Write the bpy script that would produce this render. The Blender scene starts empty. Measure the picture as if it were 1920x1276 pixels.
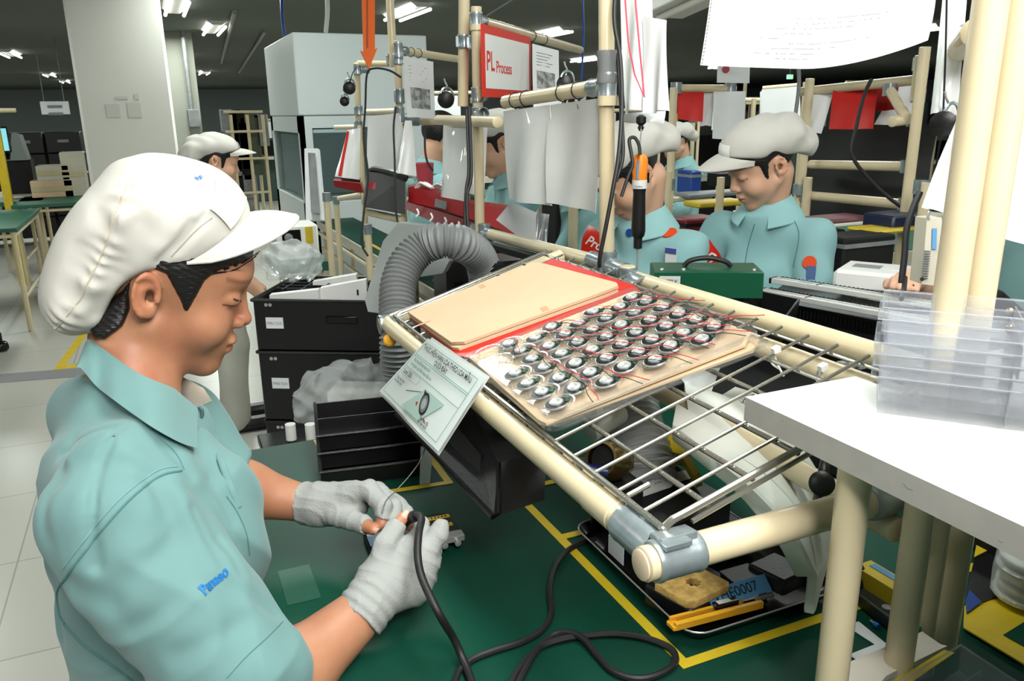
import bpy, math, random
import numpy as np
from mathutils import Vector, Matrix, noise
random.seed(5)
S=bpy.context.scene; COL=S.collection
# ---------------- camera ----------------
FPX=1500.0; H=1.5
YAW=0.4132; PIT=0.27794742; ROLL=-0.013962634
def _cam():
    fw=Vector((math.sin(YAW)*math.cos(PIT),math.cos(YAW)*math.cos(PIT),-math.sin(PIT)))
    rt=Vector((math.cos(YAW),-math.sin(YAW),0)); up=rt.cross(fw)
    c,s=math.cos(ROLL),math.sin(ROLL)
    return rt*c+up*s, -rt*s+up*c, fw
CR,CU,CF=_cam(); CC=Vector((0,0,H))
cd=bpy.data.cameras.new('camera'); cam=bpy.data.objects.new('camera',cd); COL.objects.link(cam)
cd.sensor_width=36; cd.lens=FPX/1920*36; cd.clip_start=.05; cd.clip_end=200
cam.matrix_world=Matrix(((CR.x,CU.x,-CF.x,CC.x),(CR.y,CU.y,-CF.y,CC.y),(CR.z,CU.z,-CF.z,CC.z),(0,0,0,1)))
S.camera=cam
S.view_settings.view_transform='Standard'; S.view_settings.look='None'; S.view_settings.gamma=1
S.view_settings.use_curve_mapping=False; S.view_settings.exposure=-1.42
# ---------------- light ----------------
W=bpy.data.worlds.new('world'); S.world=W; W.use_nodes=True
W.node_tree.nodes['Background'].inputs[0].default_value=(.80,.92,1,1); W.node_tree.nodes['Background'].inputs[1].default_value=0.35
def area(name,loc,size,power,col=(1,1,1),target=None,sy=None):
    l=bpy.data.lights.new(name,'AREA'); l.energy=power; l.color=col; l.size=size
    if sy: l.shape='RECTANGLE'; l.size_y=sy
    o=bpy.data.objects.new(name,l); COL.objects.link(o); o.location=loc
    if target is not None:
        o.rotation_euler=(Vector(target)-Vector(loc)).to_track_quat('-Z','Y').to_euler()
    return o
area('bounced_flash',(.3,-.5,2.62),1.1,225,(1,.98,.95),(.9,1.7,.9))
area('camera_flash',(.12,-.12,1.86),.12,9,(1,.97,.92),(.9,2.6,1.0))
for x in (-7,1,9,17):
    for y in (18,26,34): area('ceiling_lamp_light',(x,y,2.6),.5,260,(.93,1,.96),(x,y,0),2.5)
for x in (-2.2,.6,3.4,6.2):
    for y in (0.6,3.6,7.5,12.5):
        area('ceiling_lamp_light',(x,y,2.62),.35,80 if y<5 else 130,(.93,1,.95),(x,y,0),1.25)
# ---------------- points from the photograph ----------------
def ray(x,y): return CR*((x-960)/FPX)-CU*((y-638)/FPX)+CF
def D(x,y,d): return CC+ray(x,y)*d
def Zp(x,y,z): r=ray(x,y); return CC+r*((z-H)/r.z)
def Xp(x,y,X): r=ray(x,y); return CC+r*(X/r.x)
def Yp(x,y,Y): r=ray(x,y); return CC+r*(Y/r.y)
def V(*a): return Vector(a)
EX,EY,EZ=V(1,0,0),V(0,1,0),V(0,0,1)
# ---------------- materials ----------------
def lin(c):
    return tuple((u/12.92 if u<=.04045 else ((u+.055)/1.055)**2.4) for u in [k/255 for k in c])
def mat(name,rgb,rough=.5,metal=0,spec=.5,bump=0,bscale=60,var=0,vscale=8,trans=0,ior=1.45,alpha=1,emit=0,coat=0,sss=0,attr=None,sheen=0,rgb2=None,tex=None,stretch=None):
    m=bpy.data.materials.new(name); m.use_nodes=True; nt=m.node_tree; b=nt.nodes['Principled BSDF']
    c=lin(rgb)+(1,)
    b.inputs['Base Color'].default_value=c; b.inputs['Roughness'].default_value=rough; b.inputs['Metallic'].default_value=metal
    b.inputs['Specular IOR Level'].default_value=spec; b.inputs['Transmission Weight'].default_value=trans; b.inputs['IOR'].default_value=ior
    b.inputs['Alpha'].default_value=alpha; b.inputs['Coat Weight'].default_value=coat
    if sheen: b.inputs['Sheen Weight'].default_value=sheen
    if sss:
        b.inputs['Subsurface Weight'].default_value=sss; b.inputs['Subsurface Radius'].default_value=(.012,.005,.003); b.inputs['Subsurface Scale'].default_value=1
    if emit: b.inputs['Emission Color'].default_value=c; b.inputs['Emission Strength'].default_value=emit
    tc=nt.nodes.new('ShaderNodeTexCoord'); src=tc.outputs['Object']
    if stretch:
        mp=nt.nodes.new('ShaderNodeMapping'); mp.inputs['Scale'].default_value=stretch; nt.links.new(src,mp.inputs['Vector']); src=mp.outputs[0]
    col=None
    if var:
        n=nt.nodes.new('ShaderNodeTexNoise'); n.inputs['Scale'].default_value=vscale; n.inputs['Detail'].default_value=5
        nt.links.new(src,n.inputs['Vector'])
        mx=nt.nodes.new('ShaderNodeMix'); mx.data_type='RGBA'
        r=nt.nodes.new('ShaderNodeValToRGB'); r.color_ramp.elements[0].position=.38; r.color_ramp.elements[1].position=.62
        nt.links.new(n.outputs['Fac'],r.inputs[0]); nt.links.new(r.outputs[0],mx.inputs[0])
        c2=lin(rgb2)+(1,) if rgb2 else tuple(k*(1-var) for k in c[:3])+(1,)
        mx.inputs[6].default_value=c; mx.inputs[7].default_value=c2
        nt.links.new(mx.outputs[2],b.inputs['Base Color']); col=mx.outputs[2]
    if attr:
        a=nt.nodes.new('ShaderNodeAttribute'); a.attribute_name='tint'
        mx=nt.nodes.new('ShaderNodeMix'); mx.data_type='RGBA'; mx.inputs[0].default_value=1; mx.blend_type='MULTIPLY'
        if col: nt.links.new(col,mx.inputs[6])
        else: mx.inputs[6].default_value=c
        nt.links.new(a.outputs['Color'],mx.inputs[7]); nt.links.new(mx.outputs[2],b.inputs['Base Color'])
    if bump:
        n=nt.nodes.new('ShaderNodeTexNoise'); n.inputs['Scale'].default_value=bscale; n.inputs['Detail'].default_value=4
        nt.links.new(src,n.inputs['Vector'])
        if tex=='rib':
            n=nt.nodes.new('ShaderNodeTexWave'); n.inputs['Scale'].default_value=bscale; n.inputs['Distortion'].default_value=1.5; n.bands_direction='DIAGONAL'; nt.links.new(src,n.inputs['Vector'])
        bp=nt.nodes.new('ShaderNodeBump'); bp.inputs['Strength'].default_value=bump; bp.inputs['Distance'].default_value=.002
        nt.links.new(n.outputs['Fac'],bp.inputs['Height']); nt.links.new(bp.outputs[0],b.inputs['Normal'])
    return m
def clear(name,rgb,alpha,rough=.12,bump=.3,bscale=30):
    """thin see-through plastic film: part glossy surface, part see-through"""
    m=bpy.data.materials.new(name); m.use_nodes=True; nt=m.node_tree; b=nt.nodes['Principled BSDF']
    out=nt.nodes['Material Output']; nt.nodes.remove(b)
    tr=nt.nodes.new('ShaderNodeBsdfTransparent'); df=nt.nodes.new('ShaderNodeBsdfDiffuse'); gl=nt.nodes.new('ShaderNodeBsdfGlossy')
    m1=nt.nodes.new('ShaderNodeMixShader'); m2=nt.nodes.new('ShaderNodeMixShader')
    tr.inputs[0].default_value=(.97,.98,.98,1); df.inputs[0].default_value=lin(rgb)+(1,); gl.inputs['Roughness'].default_value=rough
    m1.inputs[0].default_value=alpha; nt.links.new(tr.outputs[0],m1.inputs[1]); nt.links.new(df.outputs[0],m1.inputs[2])
    fr=nt.nodes.new('ShaderNodeFresnel'); fr.inputs[0].default_value=1.42
    hf=nt.nodes.new('ShaderNodeMath'); hf.operation='MULTIPLY'; hf.inputs[1].default_value=.22; nt.links.new(fr.outputs[0],hf.inputs[0]); nt.links.new(hf.outputs[0],m2.inputs[0]); nt.links.new(m1.outputs[0],m2.inputs[1]); nt.links.new(gl.outputs[0],m2.inputs[2]); nt.links.new(m2.outputs[0],out.inputs[0])
    if bump:
        n=nt.nodes.new('ShaderNodeTexNoise'); n.inputs['Scale'].default_value=bscale
        tc=nt.nodes.new('ShaderNodeTexCoord'); nt.links.new(tc.outputs['Object'],n.inputs['Vector'])
        bp=nt.nodes.new('ShaderNodeBump'); bp.inputs['Strength'].default_value=bump; bp.inputs['Distance'].default_value=.003
        nt.links.new(n.outputs['Fac'],bp.inputs['Height']); nt.links.new(bp.outputs[0],gl.inputs['Normal'])
    return m
M={}
M['pipe']=mat('cream_pipe',(216,201,166),.32,var=.06,vscale=14,coat=.2)
M['pipe_end']=mat('pipe_cap',(226,205,175),.5)
M['zinc']=mat('zinc_joint',(170,182,186),.28,.6,bump=.25,bscale=50,var=.25,vscale=40)
M['wire']=mat('chromed_wire',(168,165,155),.22,.75)
M['green']=mat('green_mat',(13,66,50),.42,var=.5,vscale=2.2,rgb2=(20,58,46),bump=.12,bscale=14,spec=.12)
M['yellow']=mat('yellow_tape',(212,182,38),.45,var=.12,vscale=20)
M['black']=mat('black_plastic',(22,22,23),.38,bump=.15,bscale=220)
M['blackg']=mat('black_gloss',(14,14,15),.22)
M['rubber']=mat('black_rubber',(26,26,27),.5)
M['dark']=mat('dark_void',(14,15,14),.8)
M['white']=mat('white_paint',(232,232,228),.4)
M['laminate']=mat('white_laminate',(226,224,220),.35,bump=.05)
M['lamedge']=mat('grey_edge_band',(176,173,166),.5,var=.10,vscale=30)
M['card']=mat('cardboard',(212,184,150),.75,var=.07,vscale=9,bump=.1,bscale=120)
M['cardd']=mat('cardboard_edge',(150,116,80),.8,var=.3,vscale=150)
M['paper']=mat('white_paper',(222,224,224),.6,var=.05,vscale=5,bump=.2,bscale=9)
M['sleeve']=mat('grey_film_sleeve',(232,234,232),.3,var=.10,vscale=6,bump=1.0,bscale=9,coat=.4)
M['ink']=mat('black_ink',(25,28,28),.6)
M['inkg']=mat('grey_ink',(120,124,128),.6)
M['inkteal']=mat('teal_ink',(60,130,112),.6)
M['inkblue']=mat('blue_thread',(20,110,180),.6)
M['red']=mat('red_sheet',(196,28,22),.4)
M['redp']=mat('red_plastic',(150,22,26),.3)
M['signred']=mat('sign_red',(214,42,22),.4)
M['orange']=mat('orange_plastic',(236,132,30),.35)
M['orangesign']=mat('orange_sign',(222,100,32),.5)
M['pink']=mat('pink_plastic',(216,84,100),.4)
M['blue']=mat('blue_plastic',(28,66,140),.4)
M['bluel']=mat('blue_label',(86,146,196),.5)
M['hose']=mat('grey_hose',(118,120,120),.45)
M['hoselt']=mat('hose_light',(176,178,178),.5)
M['greyp']=mat('grey_plastic',(132,136,136),.45,var=.2,vscale=12,bump=.2)
M['beigep']=mat('beige_plastic',(196,190,172),.45,var=.06)
M['steel']=mat('steel',(180,182,182),.25,.5)
M['brass']=mat('brass',(170,140,90),.22,.95)
M['sponge']=mat('yellow_sponge',(214,174,98),.9,bump=1,bscale=160,var=.35,vscale=90)
M['shirt']=mat('teal_cotton',(106,143,142),.85,var=.035,vscale=10,bump=.22,bscale=24,sheen=.15)
M['skin2']=mat('skin_light',(212,166,138),.5,attr=1)
M['shirt2']=mat('teal_cotton_light',(144,188,190),.85,var=.05,vscale=6,bump=.3,bscale=14)
M['hat']=mat('white_cotton_cap',(202,199,191),.85,bump=.28,bscale=26,var=.03,vscale=9)
M['skin']=mat('skin',(182,130,98),.48,sss=.06,attr=1,var=.06,vscale=14,rgb2=(168,112,84),bump=.05,bscale=260)
M['hair']=mat('black_hair',(22,18,17),.4,bump=.6,bscale=40,stretch=(1,1,14))
M['glove']=mat('grey_knit_glove',(158,160,157),.9,bump=.5,bscale=420,var=.06,vscale=18)
M['trouser']=mat('white_trousers',(190,190,178),.8,bump=.5,bscale=8,var=.08)
M['linen']=mat('beige_lining',(205,196,180),.9)
M['film']=clear('clear_tray_film',(225,228,230),.05,.15,.12,40)
M['box']=clear('clear_box_plastic',(200,203,212),.17,.15,.25,30)
M['bag']=clear('clear_bag_film',(235,238,238),.30,.2,.9,35)
M['glass']=clear('glass_pane',(120,140,140),.25,.05,0,5)
M['greenbox']=mat('green_metal',(18,84,58),.35)
M['greenboard']=mat('green_top',(38,92,72),.5)
M['alu']=mat('aluminium_rail',(205,206,200),.4,.25)
M['copper']=mat('red_wire',(196,40,48),.4)
M['terminal']=mat('terminal_green',(30,70,50),.3)
M['wall']=mat('wall_paint',(150,160,158),.7)
M['ceil']=mat('ceiling_panel',(92,98,90),.8,var=.1,vscale=.6)
M['pillarw']=mat('pillar_paint',(222,220,212),.6,var=.02,vscale=2)
M['lamp']=mat('lamp_tube',(255,255,245),.4,emit=14)
M['screen']=mat('screen_glow',(140,220,235),.4,emit=1.2)
M['exit']=mat('exit_glow',(160,235,190),.4,emit=3)
# ---------------- mesh helpers ----------------
class MB:
    def __init__(s): s.v=[]; s.f=[]; s.m=[]; s.k=0
    def add(s,vs,fs):
        n=len(s.v); s.v+=[Vector(v) for v in vs]; s.f+=[tuple(i+n for i in f) for f in fs]; s.m+=[s.k]*len(fs); return s
    def obox(s,c,a,b,d,bev=0):
        """box about centre c with half vectors a,b,d"""
        a,b,d=Vector(a),Vector(b),Vector(d); c=Vector(c)
        if bev<=0:
            vs=[c+a*i+b*j+d*k for i in(-1,1) for j in(-1,1) for k in(-1,1)]
            return s.add(vs,[(0,1,3,2),(4,6,7,5),(0,4,5,1),(2,3,7,6),(0,2,6,4),(1,5,7,3)])
        la,lb,ld=a.length,b.length,d.length; ra,rb,rd=[max(0,1-bev/max(l,1e-6)) for l in(la,lb,ld)]
        vs=[];idx={}
        for i in(-1,1):
            for j in(-1,1):
                for k in(-1,1):
                    for t,(x,y,z) in enumerate(((1,rb,rd),(ra,1,rd),(ra,rb,1))):
                        idx[i,j,k,t]=len(vs); vs.append(c+a*i*x+b*j*y+d*k*z)
        fs=[]
        for i in(-1,1):
            q=[(i,-1,-1),(i,1,-1),(i,1,1),(i,-1,1)]; fs.append([idx[p+(0,)] for p in (q if i>0 else q[::-1])])
            q=[(-1,i,-1),(1,i,-1),(1,i,1),(-1,i,1)]; fs.append([idx[p+(1,)] for p in (q[::-1] if i>0 else q)])
            q=[(-1,-1,i),(1,-1,i),(1,1,i),(-1,1,i)]; fs.append([idx[p+(2,)] for p in (q if i>0 else q[::-1])])
        for i in(-1,1):
            for j in(-1,1):
                fs.append([idx[i,j,-1,0],idx[i,j,-1,1],idx[i,j,1,1],idx[i,j,1,0]])
                fs.append([idx[i,-1,j,0],idx[i,-1,j,2],idx[i,1,j,2],idx[i,1,j,0]])
                fs.append([idx[-1,i,j,1],idx[-1,i,j,2],idx[1,i,j,2],idx[1,i,j,1]])
                for k in(-1,1): fs.append([idx[i,j,k,0],idx[i,j,k,1],idx[i,j,k,2]])
        return s.add(vs,fs)
    def box(s,lo,hi,bev=0):
        lo,hi=Vector(lo),Vector(hi); h=(hi-lo)/2
        return s.obox((lo+hi)/2,(h.x,0,0),(0,h.y,0),(0,0,h.z),bev)
    def ring(s,c,n,r,seg,u=None):
        n=Vector(n).normalized()
        u=(u or (EZ if abs(n.z)<.9 else EX)); u=(u-n*u.dot(n)).normalized(); w=n.cross(u)
        return [Vector(c)+u*math.cos(2*math.pi*i/seg)*r+w*math.sin(2*math.pi*i/seg)*r for i in range(seg)]
    def lathe(s,p,axis,prof,seg=24,cap=True):
        """prof: (distance along axis, radius)"""
        n=Vector(axis).normalized(); vs=[];fs=[]
        for t,r in prof: vs+=s.ring(Vector(p)+n*t,n,max(r,1e-5),seg)
        for k in range(len(prof)-1):
            for i in range(seg):
                j=(i+1)%seg; fs.append((k*seg+i,k*seg+j,(k+1)*seg+j,(k+1)*seg+i))
        if cap: fs.append(tuple(range(seg))[::-1]); fs.append(tuple((len(prof)-1)*seg+i for i in range(seg)))
        return s.add(vs,fs)
    def cyl(s,a,b,r,seg=20,r2=None):
        a,b=Vector(a),Vector(b); return s.lathe(a,b-a,[(0,r),((b-a).length,r if r2 is None else r2)],seg)
    def tube(s,pts,r,seg=10,n=6,rf=None,flat=None,cap=True):
        P=smooth(pts,n) if n>1 else [Vector(p) for p in pts]
        T=[(P[min(i+1,len(P)-1)]-P[max(i-1,0)]).normalized() for i in range(len(P))]
        u=EZ if abs(T[0].z)<.9 else EX; vs=[];fs=[]; L=0
        for i,p in enumerate(P):
            if i: L+=(P[i]-P[i-1]).length
            u=(u-T[i]*u.dot(T[i])).normalized(); w=T[i].cross(u); rr=rf(L,i/(len(P)-1)) if rf else r
            for k in range(seg):
                a=2*math.pi*k/seg; vs.append(p+u*math.cos(a)*rr*(flat or 1)+w*math.sin(a)*rr)
        for i in range(len(P)-1):
            for k in range(seg):
                j=(k+1)%seg; fs.append((i*seg+k,i*seg+j,(i+1)*seg+j,(i+1)*seg+k))
        if cap: fs.append(tuple(range(seg))[::-1]); fs.append(tuple((len(P)-1)*seg+i for i in range(seg)))
        return s.add(vs,fs)
    def prism(s,poly,d):
        """closed polygon (3-D points) pushed along d"""
        n=len(poly); P=[Vector(p) for p in poly]; d=Vector(d)
        return s.add(P+[p+d for p in P],[tuple(range(n))[::-1],tuple(range(n,2*n))]+[(i,(i+1)%n,n+(i+1)%n,n+i) for i in range(n)])
    def grid(s,fn,nu,nv,thick=0,nrm=None):
        vs=[Vector(fn(i/nu,j/nv)) for i in range(nu+1) for j in range(nv+1)]
        a=lambda i,j:i*(nv+1)+j
        fs=[(a(i,j),a(i+1,j),a(i+1,j+1),a(i,j+1)) for i in range(nu) for j in range(nv)]
        if thick:
            N=nrm if nrm else (vs[a(nu,0)]-vs[0]).cross(vs[a(0,nv)]-vs[0]).normalized()
            n=len(vs); vs2=[v-N*thick for v in vs]
            fs+=[tuple(n+k for k in f[::-1]) for f in fs]
            bd=[a(i,0) for i in range(nu+1)]+[a(nu,j) for j in range(1,nv+1)]+[a(i,nv) for i in range(nu-1,-1,-1)]+[a(0,j) for j in range(nv-1,0,-1)]
            fs+=[(bd[k],n+bd[k],n+bd[(k+1)%len(bd)],bd[(k+1)%len(bd)]) for k in range(len(bd))]
            vs+=vs2
        return s.add(vs,fs)
    def build(s,name,mats,parent=None,sharp=38,local=False):
        me=bpy.data.meshes.new(name)
        off=Vector((0,0,0))
        if parent is not None and not local:
            q=parent
            while q is not None: off+=q.location; q=q.parent
        me.from_pydata([tuple(v-off) for v in s.v],[],s.f)
        if not isinstance(mats,(list,tuple)): mats=[mats]
        for m in mats: me.materials.append(m)
        me.polygons.foreach_set('material_index',s.m); me.polygons.foreach_set('use_smooth',[True]*len(s.f))
        me.validate(); me.update()
        if sharp: me.set_sharp_from_angle(angle=math.radians(sharp))
        o=bpy.data.objects.new(name,me); COL.objects.link(o)
        if parent is not None: o.parent=parent
        return o
def smooth(pts,n=6):
    P=[Vector(p) for p in pts]
    if len(P)<3: return P
    out=[]
    for i in range(len(P)-1):
        p0=P[i-1] if i else P[0]*2-P[1]; p1,p2=P[i],P[i+1]; p3=P[i+2] if i+2<len(P) else P[-1]*2-P[-2]
        for k in range(n):
            t=k/n; out.append(.5*((2*p1)+(p2-p0)*t+(2*p0-5*p1+4*p2-p3)*t*t+(3*p1-p0-3*p2+p3)*t**3))
    return out+[P[-1]]
def tag(o,label=None,cat=None,group=None,kind=None):
    if label: o['label']=label
    if cat: o['category']=cat
    if group: o['group']=group
    if kind: o['kind']=kind
    return o
def thing(name,label,cat,loc=(0,0,0),group=None,rot=None):
    o=bpy.data.objects.new(name,None); COL.objects.link(o); o.location=Vector(loc); o.empty_display_size=.05
    if rot is not None: o.rotation_euler=rot
    return tag(o,label,cat,group)
def copytree(o,parent=None):
    c=o.copy(); COL.objects.link(c)
    if parent is not None: c.parent=parent
    for ch in o.children: copytree(ch,c)
    return c
DG=None
def text(body,o,ux,uy,h,mat_,parent,name='lettering',ext=.0003,maxw=None,font_shear=0,bold=0,sx=1):
    """lettering of cap height about h standing on plane (o, ux, uy)"""
    cu=bpy.data.curves.new('txt','FONT'); cu.body=body; cu.size=1; cu.extrude=0; cu.shear=font_shear; cu.offset=bold
    t=bpy.data.objects.new('txt',cu); COL.objects.link(t)
    bpy.context.view_layer.update()
    me=bpy.data.meshes.new_from_object(t.evaluated_get(bpy.context.evaluated_depsgraph_get()))
    COL.objects.unlink(t); bpy.data.objects.remove(t)
    if not me.vertices: return None
    ux,uy=Vector(ux).normalized(),Vector(uy).normalized(); nz=ux.cross(uy).normalized()
    sc=h/.7; xs=[v.co.x for v in me.vertices]; w=(max(xs)-min(xs))*sc; fx=sx*(min(1,maxw/w/sx) if maxw else 1)
    mb=MB(); mb.add([Vector(o)+ux*v.co.x*sc*fx+uy*v.co.y*sc+nz*ext for v in me.vertices],[tuple(p.vertices) for p in me.polygons])
    bpy.data.meshes.remove(me)
    return mb.build(name,mat_,parent,sharp=0)
PR=.014
def pipe(root,a,b,name='pipe',r=PR,caps=True):
    a,b=Vector(a),Vector(b); d=(b-a).normalized()
    mb=MB(); mb.lathe(a,d,[(0,r*.86),(.0012,r),((b-a).length-.0012,r),((b-a).length,r*.86)],22)
    return mb.build(name,M['pipe'],root)
def joint(root,p,post,arms=(),L=.042,r=PR,half=None):
    """zinc clamp: sleeve around the post plus a sleeve on each arm"""
    mb=MB(); p=Vector(p); h=half or L*.55
    def sleeve(a,d,l):
        d=d.normalized(); R=r*1.17
        mb.lathe(a,d,[(0,r*1.02),(0,R),(l*.08,R*1.05),(l*.16,R),(l*.84,R),(l*.92,R*1.05),(l,R),(l,r*1.02)],22,cap=False)
    post=Vector(post).normalized(); sleeve(p-post*h,post,2*h)
    for a in arms:
        a=Vector(a).normalized(); sleeve(p+a*r*.9,a,L)
        sd=a.cross(post).normalized()
        mb.obox(p+a*(r+L*.45)+sd*r*1.2,a*L*.3,post*r*.45,sd*.0025,.001)
        mb.lathe(p+a*(r+L*.45)+sd*r*1.1,sd,[(0,.0045),(.006,.0045),(.0075,.003)],8)
    if not arms:
        sd=post.cross(ray(960,400)).normalized(); mb.obox(p+sd*r*1.2,post*h*.8,(post.cross(sd))*r*.6,sd*.004,.001)
    return mb.build('pipe_joint',M['zinc'],root)
def sheet(name,c4,m,label=None,cat=None,group=None,wave=.004,thick=.0006,parent=None,nu=14,nv=14,seed=0,curl=0,ph=0):
    """paper or film with corners TL,TR,BR,BL, gently waved"""
    TL,TR,BR,BL=[Vector(c) for c in c4]; N=(TR-TL).cross(BL-TL).normalized()
    def fn(u,v):
        p=(TL*(1-u)+TR*u)*(1-v)+(BL*(1-u)+BR*u)*v
        a=wave*(math.sin(u*5+seed)+.6*math.sin(u*9+v*3+seed*2))*(v**.7)+curl*v*v
        return p+N*a
    mb=MB(); mb.grid(fn,nu,nv,thick,N)
    o=mb.build(name,m,parent,sharp=60)
    if label: tag(o,label,cat,group)
    return o,fn,N
def bundle(name,*a,**k): return sheet(name,*a,**k)
# ================= room =================
CZ=2.7
def struct(name,mb,m,parent=None,sharp=38):
    o=mb.build(name,m,parent,sharp)
    if parent is None: o['kind']='structure'
    return o
# floor: pale vinyl tiles
fm=mat('floor_tile',(190,188,178),.28,bump=.03,bscale=3,var=.06,vscale=1.2); nt=fm.node_tree; b=nt.nodes['Principled BSDF']
br=nt.nodes.new('ShaderNodeTexBrick'); tc=[n for n in nt.nodes if n.type=='TEX_COORD'][0]; nt.links.new(tc.outputs['Object'],br.inputs['Vector'])
br.offset=0; br.inputs['Scale'].default_value=1; br.inputs['Brick Width'].default_value=.6; br.inputs['Row Height'].default_value=.6; br.inputs['Mortar Size'].default_value=.003
br.inputs['Color1'].default_value=lin((192,190,180))+(1,); br.inputs['Color2'].default_value=lin((186,184,175))+(1,); br.inputs['Mortar'].default_value=lin((150,148,138))+(1,)
nt.links.new(br.outputs['Color'],b.inputs['Base Color'])
struct('floor',MB().box((-24,-2.5,-.1),(34,41,0)),fm)
struct('ceiling',MB().box((-24,-2.5,CZ),(34,41,CZ+.1)),M['ceil'])
struct('wall_back',MB().box((-24,41,0),(34,41.2,CZ)),M['wall'])
struct('wall_left',MB().box((-24.2,-2.5,0),(-24,41,CZ)),M['wall'])
struct('wall_right',MB().box((34,-2.5,0),(34.2,41,CZ)),M['wall'])
struct('wall_front',MB().box((-24,-2.7,0),(34,-2.5,CZ)),M['wall'])
# dark strip and tape on the floor
struct('trim_1',MB().prism([Zp(-60,722,.001),Zp(-60,706,.001),Zp(420,668,.001),Zp(420,684,.001)],(0,0,.001)),mat('grey_floor_joint',(132,130,132),.5))
o=MB(); 
for q in ([(100,693),(116,693),(190,590),(176,590)],[(104,693),(340,665),(345,655),(110,686)]):
    o.prism([Zp(x,y,.0005) for x,y in q][::-1],(0,0,.0007))
tag(o.build('floor_tape',M['yellow']),'yellow tape angle stuck on the pale floor behind the nearest worker','tape')
# big white pillar
a=Yp(126,60,7.4); c_=Yp(307,60,7.4)
mb=MB(); mb.box((a.x,7.4,0),(c_.x,8.3,CZ),.02); pil=struct('wall_pillar',mb,M['pillarw'])
mb=MB()
for (x,y,w,h) in ((212,207,9,9),(252,206,9,10),(228,183,8,2),(256,181,3,4)):
    p=Yp(x,y,7.398); s=p.y*1.13/1500; mb.box((p.x-w*s,7.396,p.z-h*s),(p.x+w*s,7.399,p.z+h*s))
mb.build('wall_stain',mat('old_glue_marks',(206,205,197),.7),pil)
# second column with a wall box
a=Yp(305,100,13.5); c_=Yp(363,100,13.5); struct('wall_column',MB().box((a.x,13.5,0),(c_.x,14.2,CZ)),mat('column_paint',(150,152,140),.7))
a=Yp(352,205,13.1); c_=Yp(377,238,13.1)
t=thing('junction_box','grey junction box hung on the far column below a conduit','box',(a.x,13.1,c_.z)); MB().box((a.x,13.1,c_.z),(c_.x,13.5,a.z),.01).build('box_body',M['greyp'],t)
MB().cyl((a.x+.06,13.3,a.z),(a.x+.06,13.3,CZ),.03).build('conduit',M['greyp'],t)
# ceiling lamps
LP=[(20,104,0),(93,142,0),(122,154,0),(331,17,1),(401,58,1),(383,138,1),(338,110,1),(762,28,1),(1028,66,1),(1100,113,1),(1160,103,1),(1358,126,1),(1700,60,1)]
LN=['twin tube ceiling lamp nearest the left edge of the photo','twin tube ceiling lamp, second from the left edge','small twin tube ceiling lamp close to the white pillar','bright twin tube ceiling lamp at the top, just right of the white pillar',
 'twin tube ceiling lamp seen left of the tall white cabinet','small ceiling lamp low above the far wall, left of the white cabinet','small ceiling lamp glinting beside the far column','large twin tube ceiling lamp right of the orange arrow sign','ceiling lamp behind the red framed sign bar',
 'ceiling lamp left of the tall cream post','ceiling lamp seen just right of the tall cream post','tiny ceiling lamp under the big hanging paper','ceiling lamp hidden behind the big hanging paper']
for (x,y,k),lb in zip(LP,LN):
    p=Zp(x,y,CZ-.07); L=.62
    t=thing('ceiling_lamp',lb,'lamp',(p.x,p.y,CZ))
    mb=MB(); mb.prism([p+V(-.13,-L,.07),p+V(.13,-L,.07),p+V(.06,-L,.02),p+V(-.06,-L,.02)],(0,2*L,0)); mb.build('housing',M['white'],t)
    for s in(-1,1):
        MB().cyl(p+V(s*.1,-L*.97,0),p+V(s*.1,L*.97,0),.019,10).build('lamp_tube',M['lamp'],t)
# nearer hanging lamp housing top right of centre
a=D(1240,22,3.0); b2=D(1420,-62,2.55); d=(b2-a)
t=thing('hanging_lamp','white lamp housing hanging above the line, cut by the top of the photo','lamp',tuple(a))
mb=MB(); n=d.cross(EZ).normalized(); mb.obox((a+b2)/2,d/2,n*.10,EZ*.022,.004); mb.build('housing',M['white'],t)
mb=MB(); mb.cyl(a+d*.08-EZ*.035+n*.04,b2-EZ*.035+n*.04,.013,12); mb.build('lamp_tube',mat('unlit_tube',(235,232,225),.3),t)
# thin wires under the ceiling
def wire(name,pts,r,m,label,cat='cable',group=None,**k):
    o=MB().tube(pts,r,8,6,**k).build(name,m); tag(o,label,cat,group); return o
wire('air_hose',[D(612,-40,5.6),D(614,20,5.6),D(611,60,5.7)],.016,M['white'],'white air hose dropping to the top of the tall white cabinet','hose')
wire('air_hose',[D(527,-30,6),D(529,30,6),D(534,70,6.1),D(536,90,6.2)],.012,M['blue'],'blue air hose hanging just left of the tall white cabinet','hose')
wire('suspension_cable',[D(1092,-20,4.5),D(1094,60,4.5),D(1091,130,4.5),D(1086,200,4.5)],.006,M['blue'],'thin blue cable hanging behind the tall cream post')
wire('suspension_cable',[D(975,-10,5),D(940,12,5),D(905,34,5)],.005,M['greyp'],'thin grey cable slanting above the red framed sign')
wire('suspension_cable',[Zp(440,22,CZ-.02),Zp(415,118,CZ-.02)],.03,M['greyp'],'pale conduit along the ceiling, left of the pair seen beside the white cabinet')
wire('suspension_cable',[Zp(497,58,CZ-.02),Zp(448,136,CZ-.02)],.03,M['greyp'],'pale conduit along the ceiling, right of the pair seen beside the white cabinet')
# exit light far right
p=D(1481,144,11); t=thing('exit_lamp','tiny green exit lamp glowing above the far racks','lamp',tuple(p)); MB().obox(p,(.045,0,0),(0,.02,0),(0,0,.03),.005).build('lamp_face',M['exit'],t)
MB().cyl(p+V(0,0,.03),(p.x,p.y,CZ),.006).build('lamp_stem',M['greyp'],t)
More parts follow.
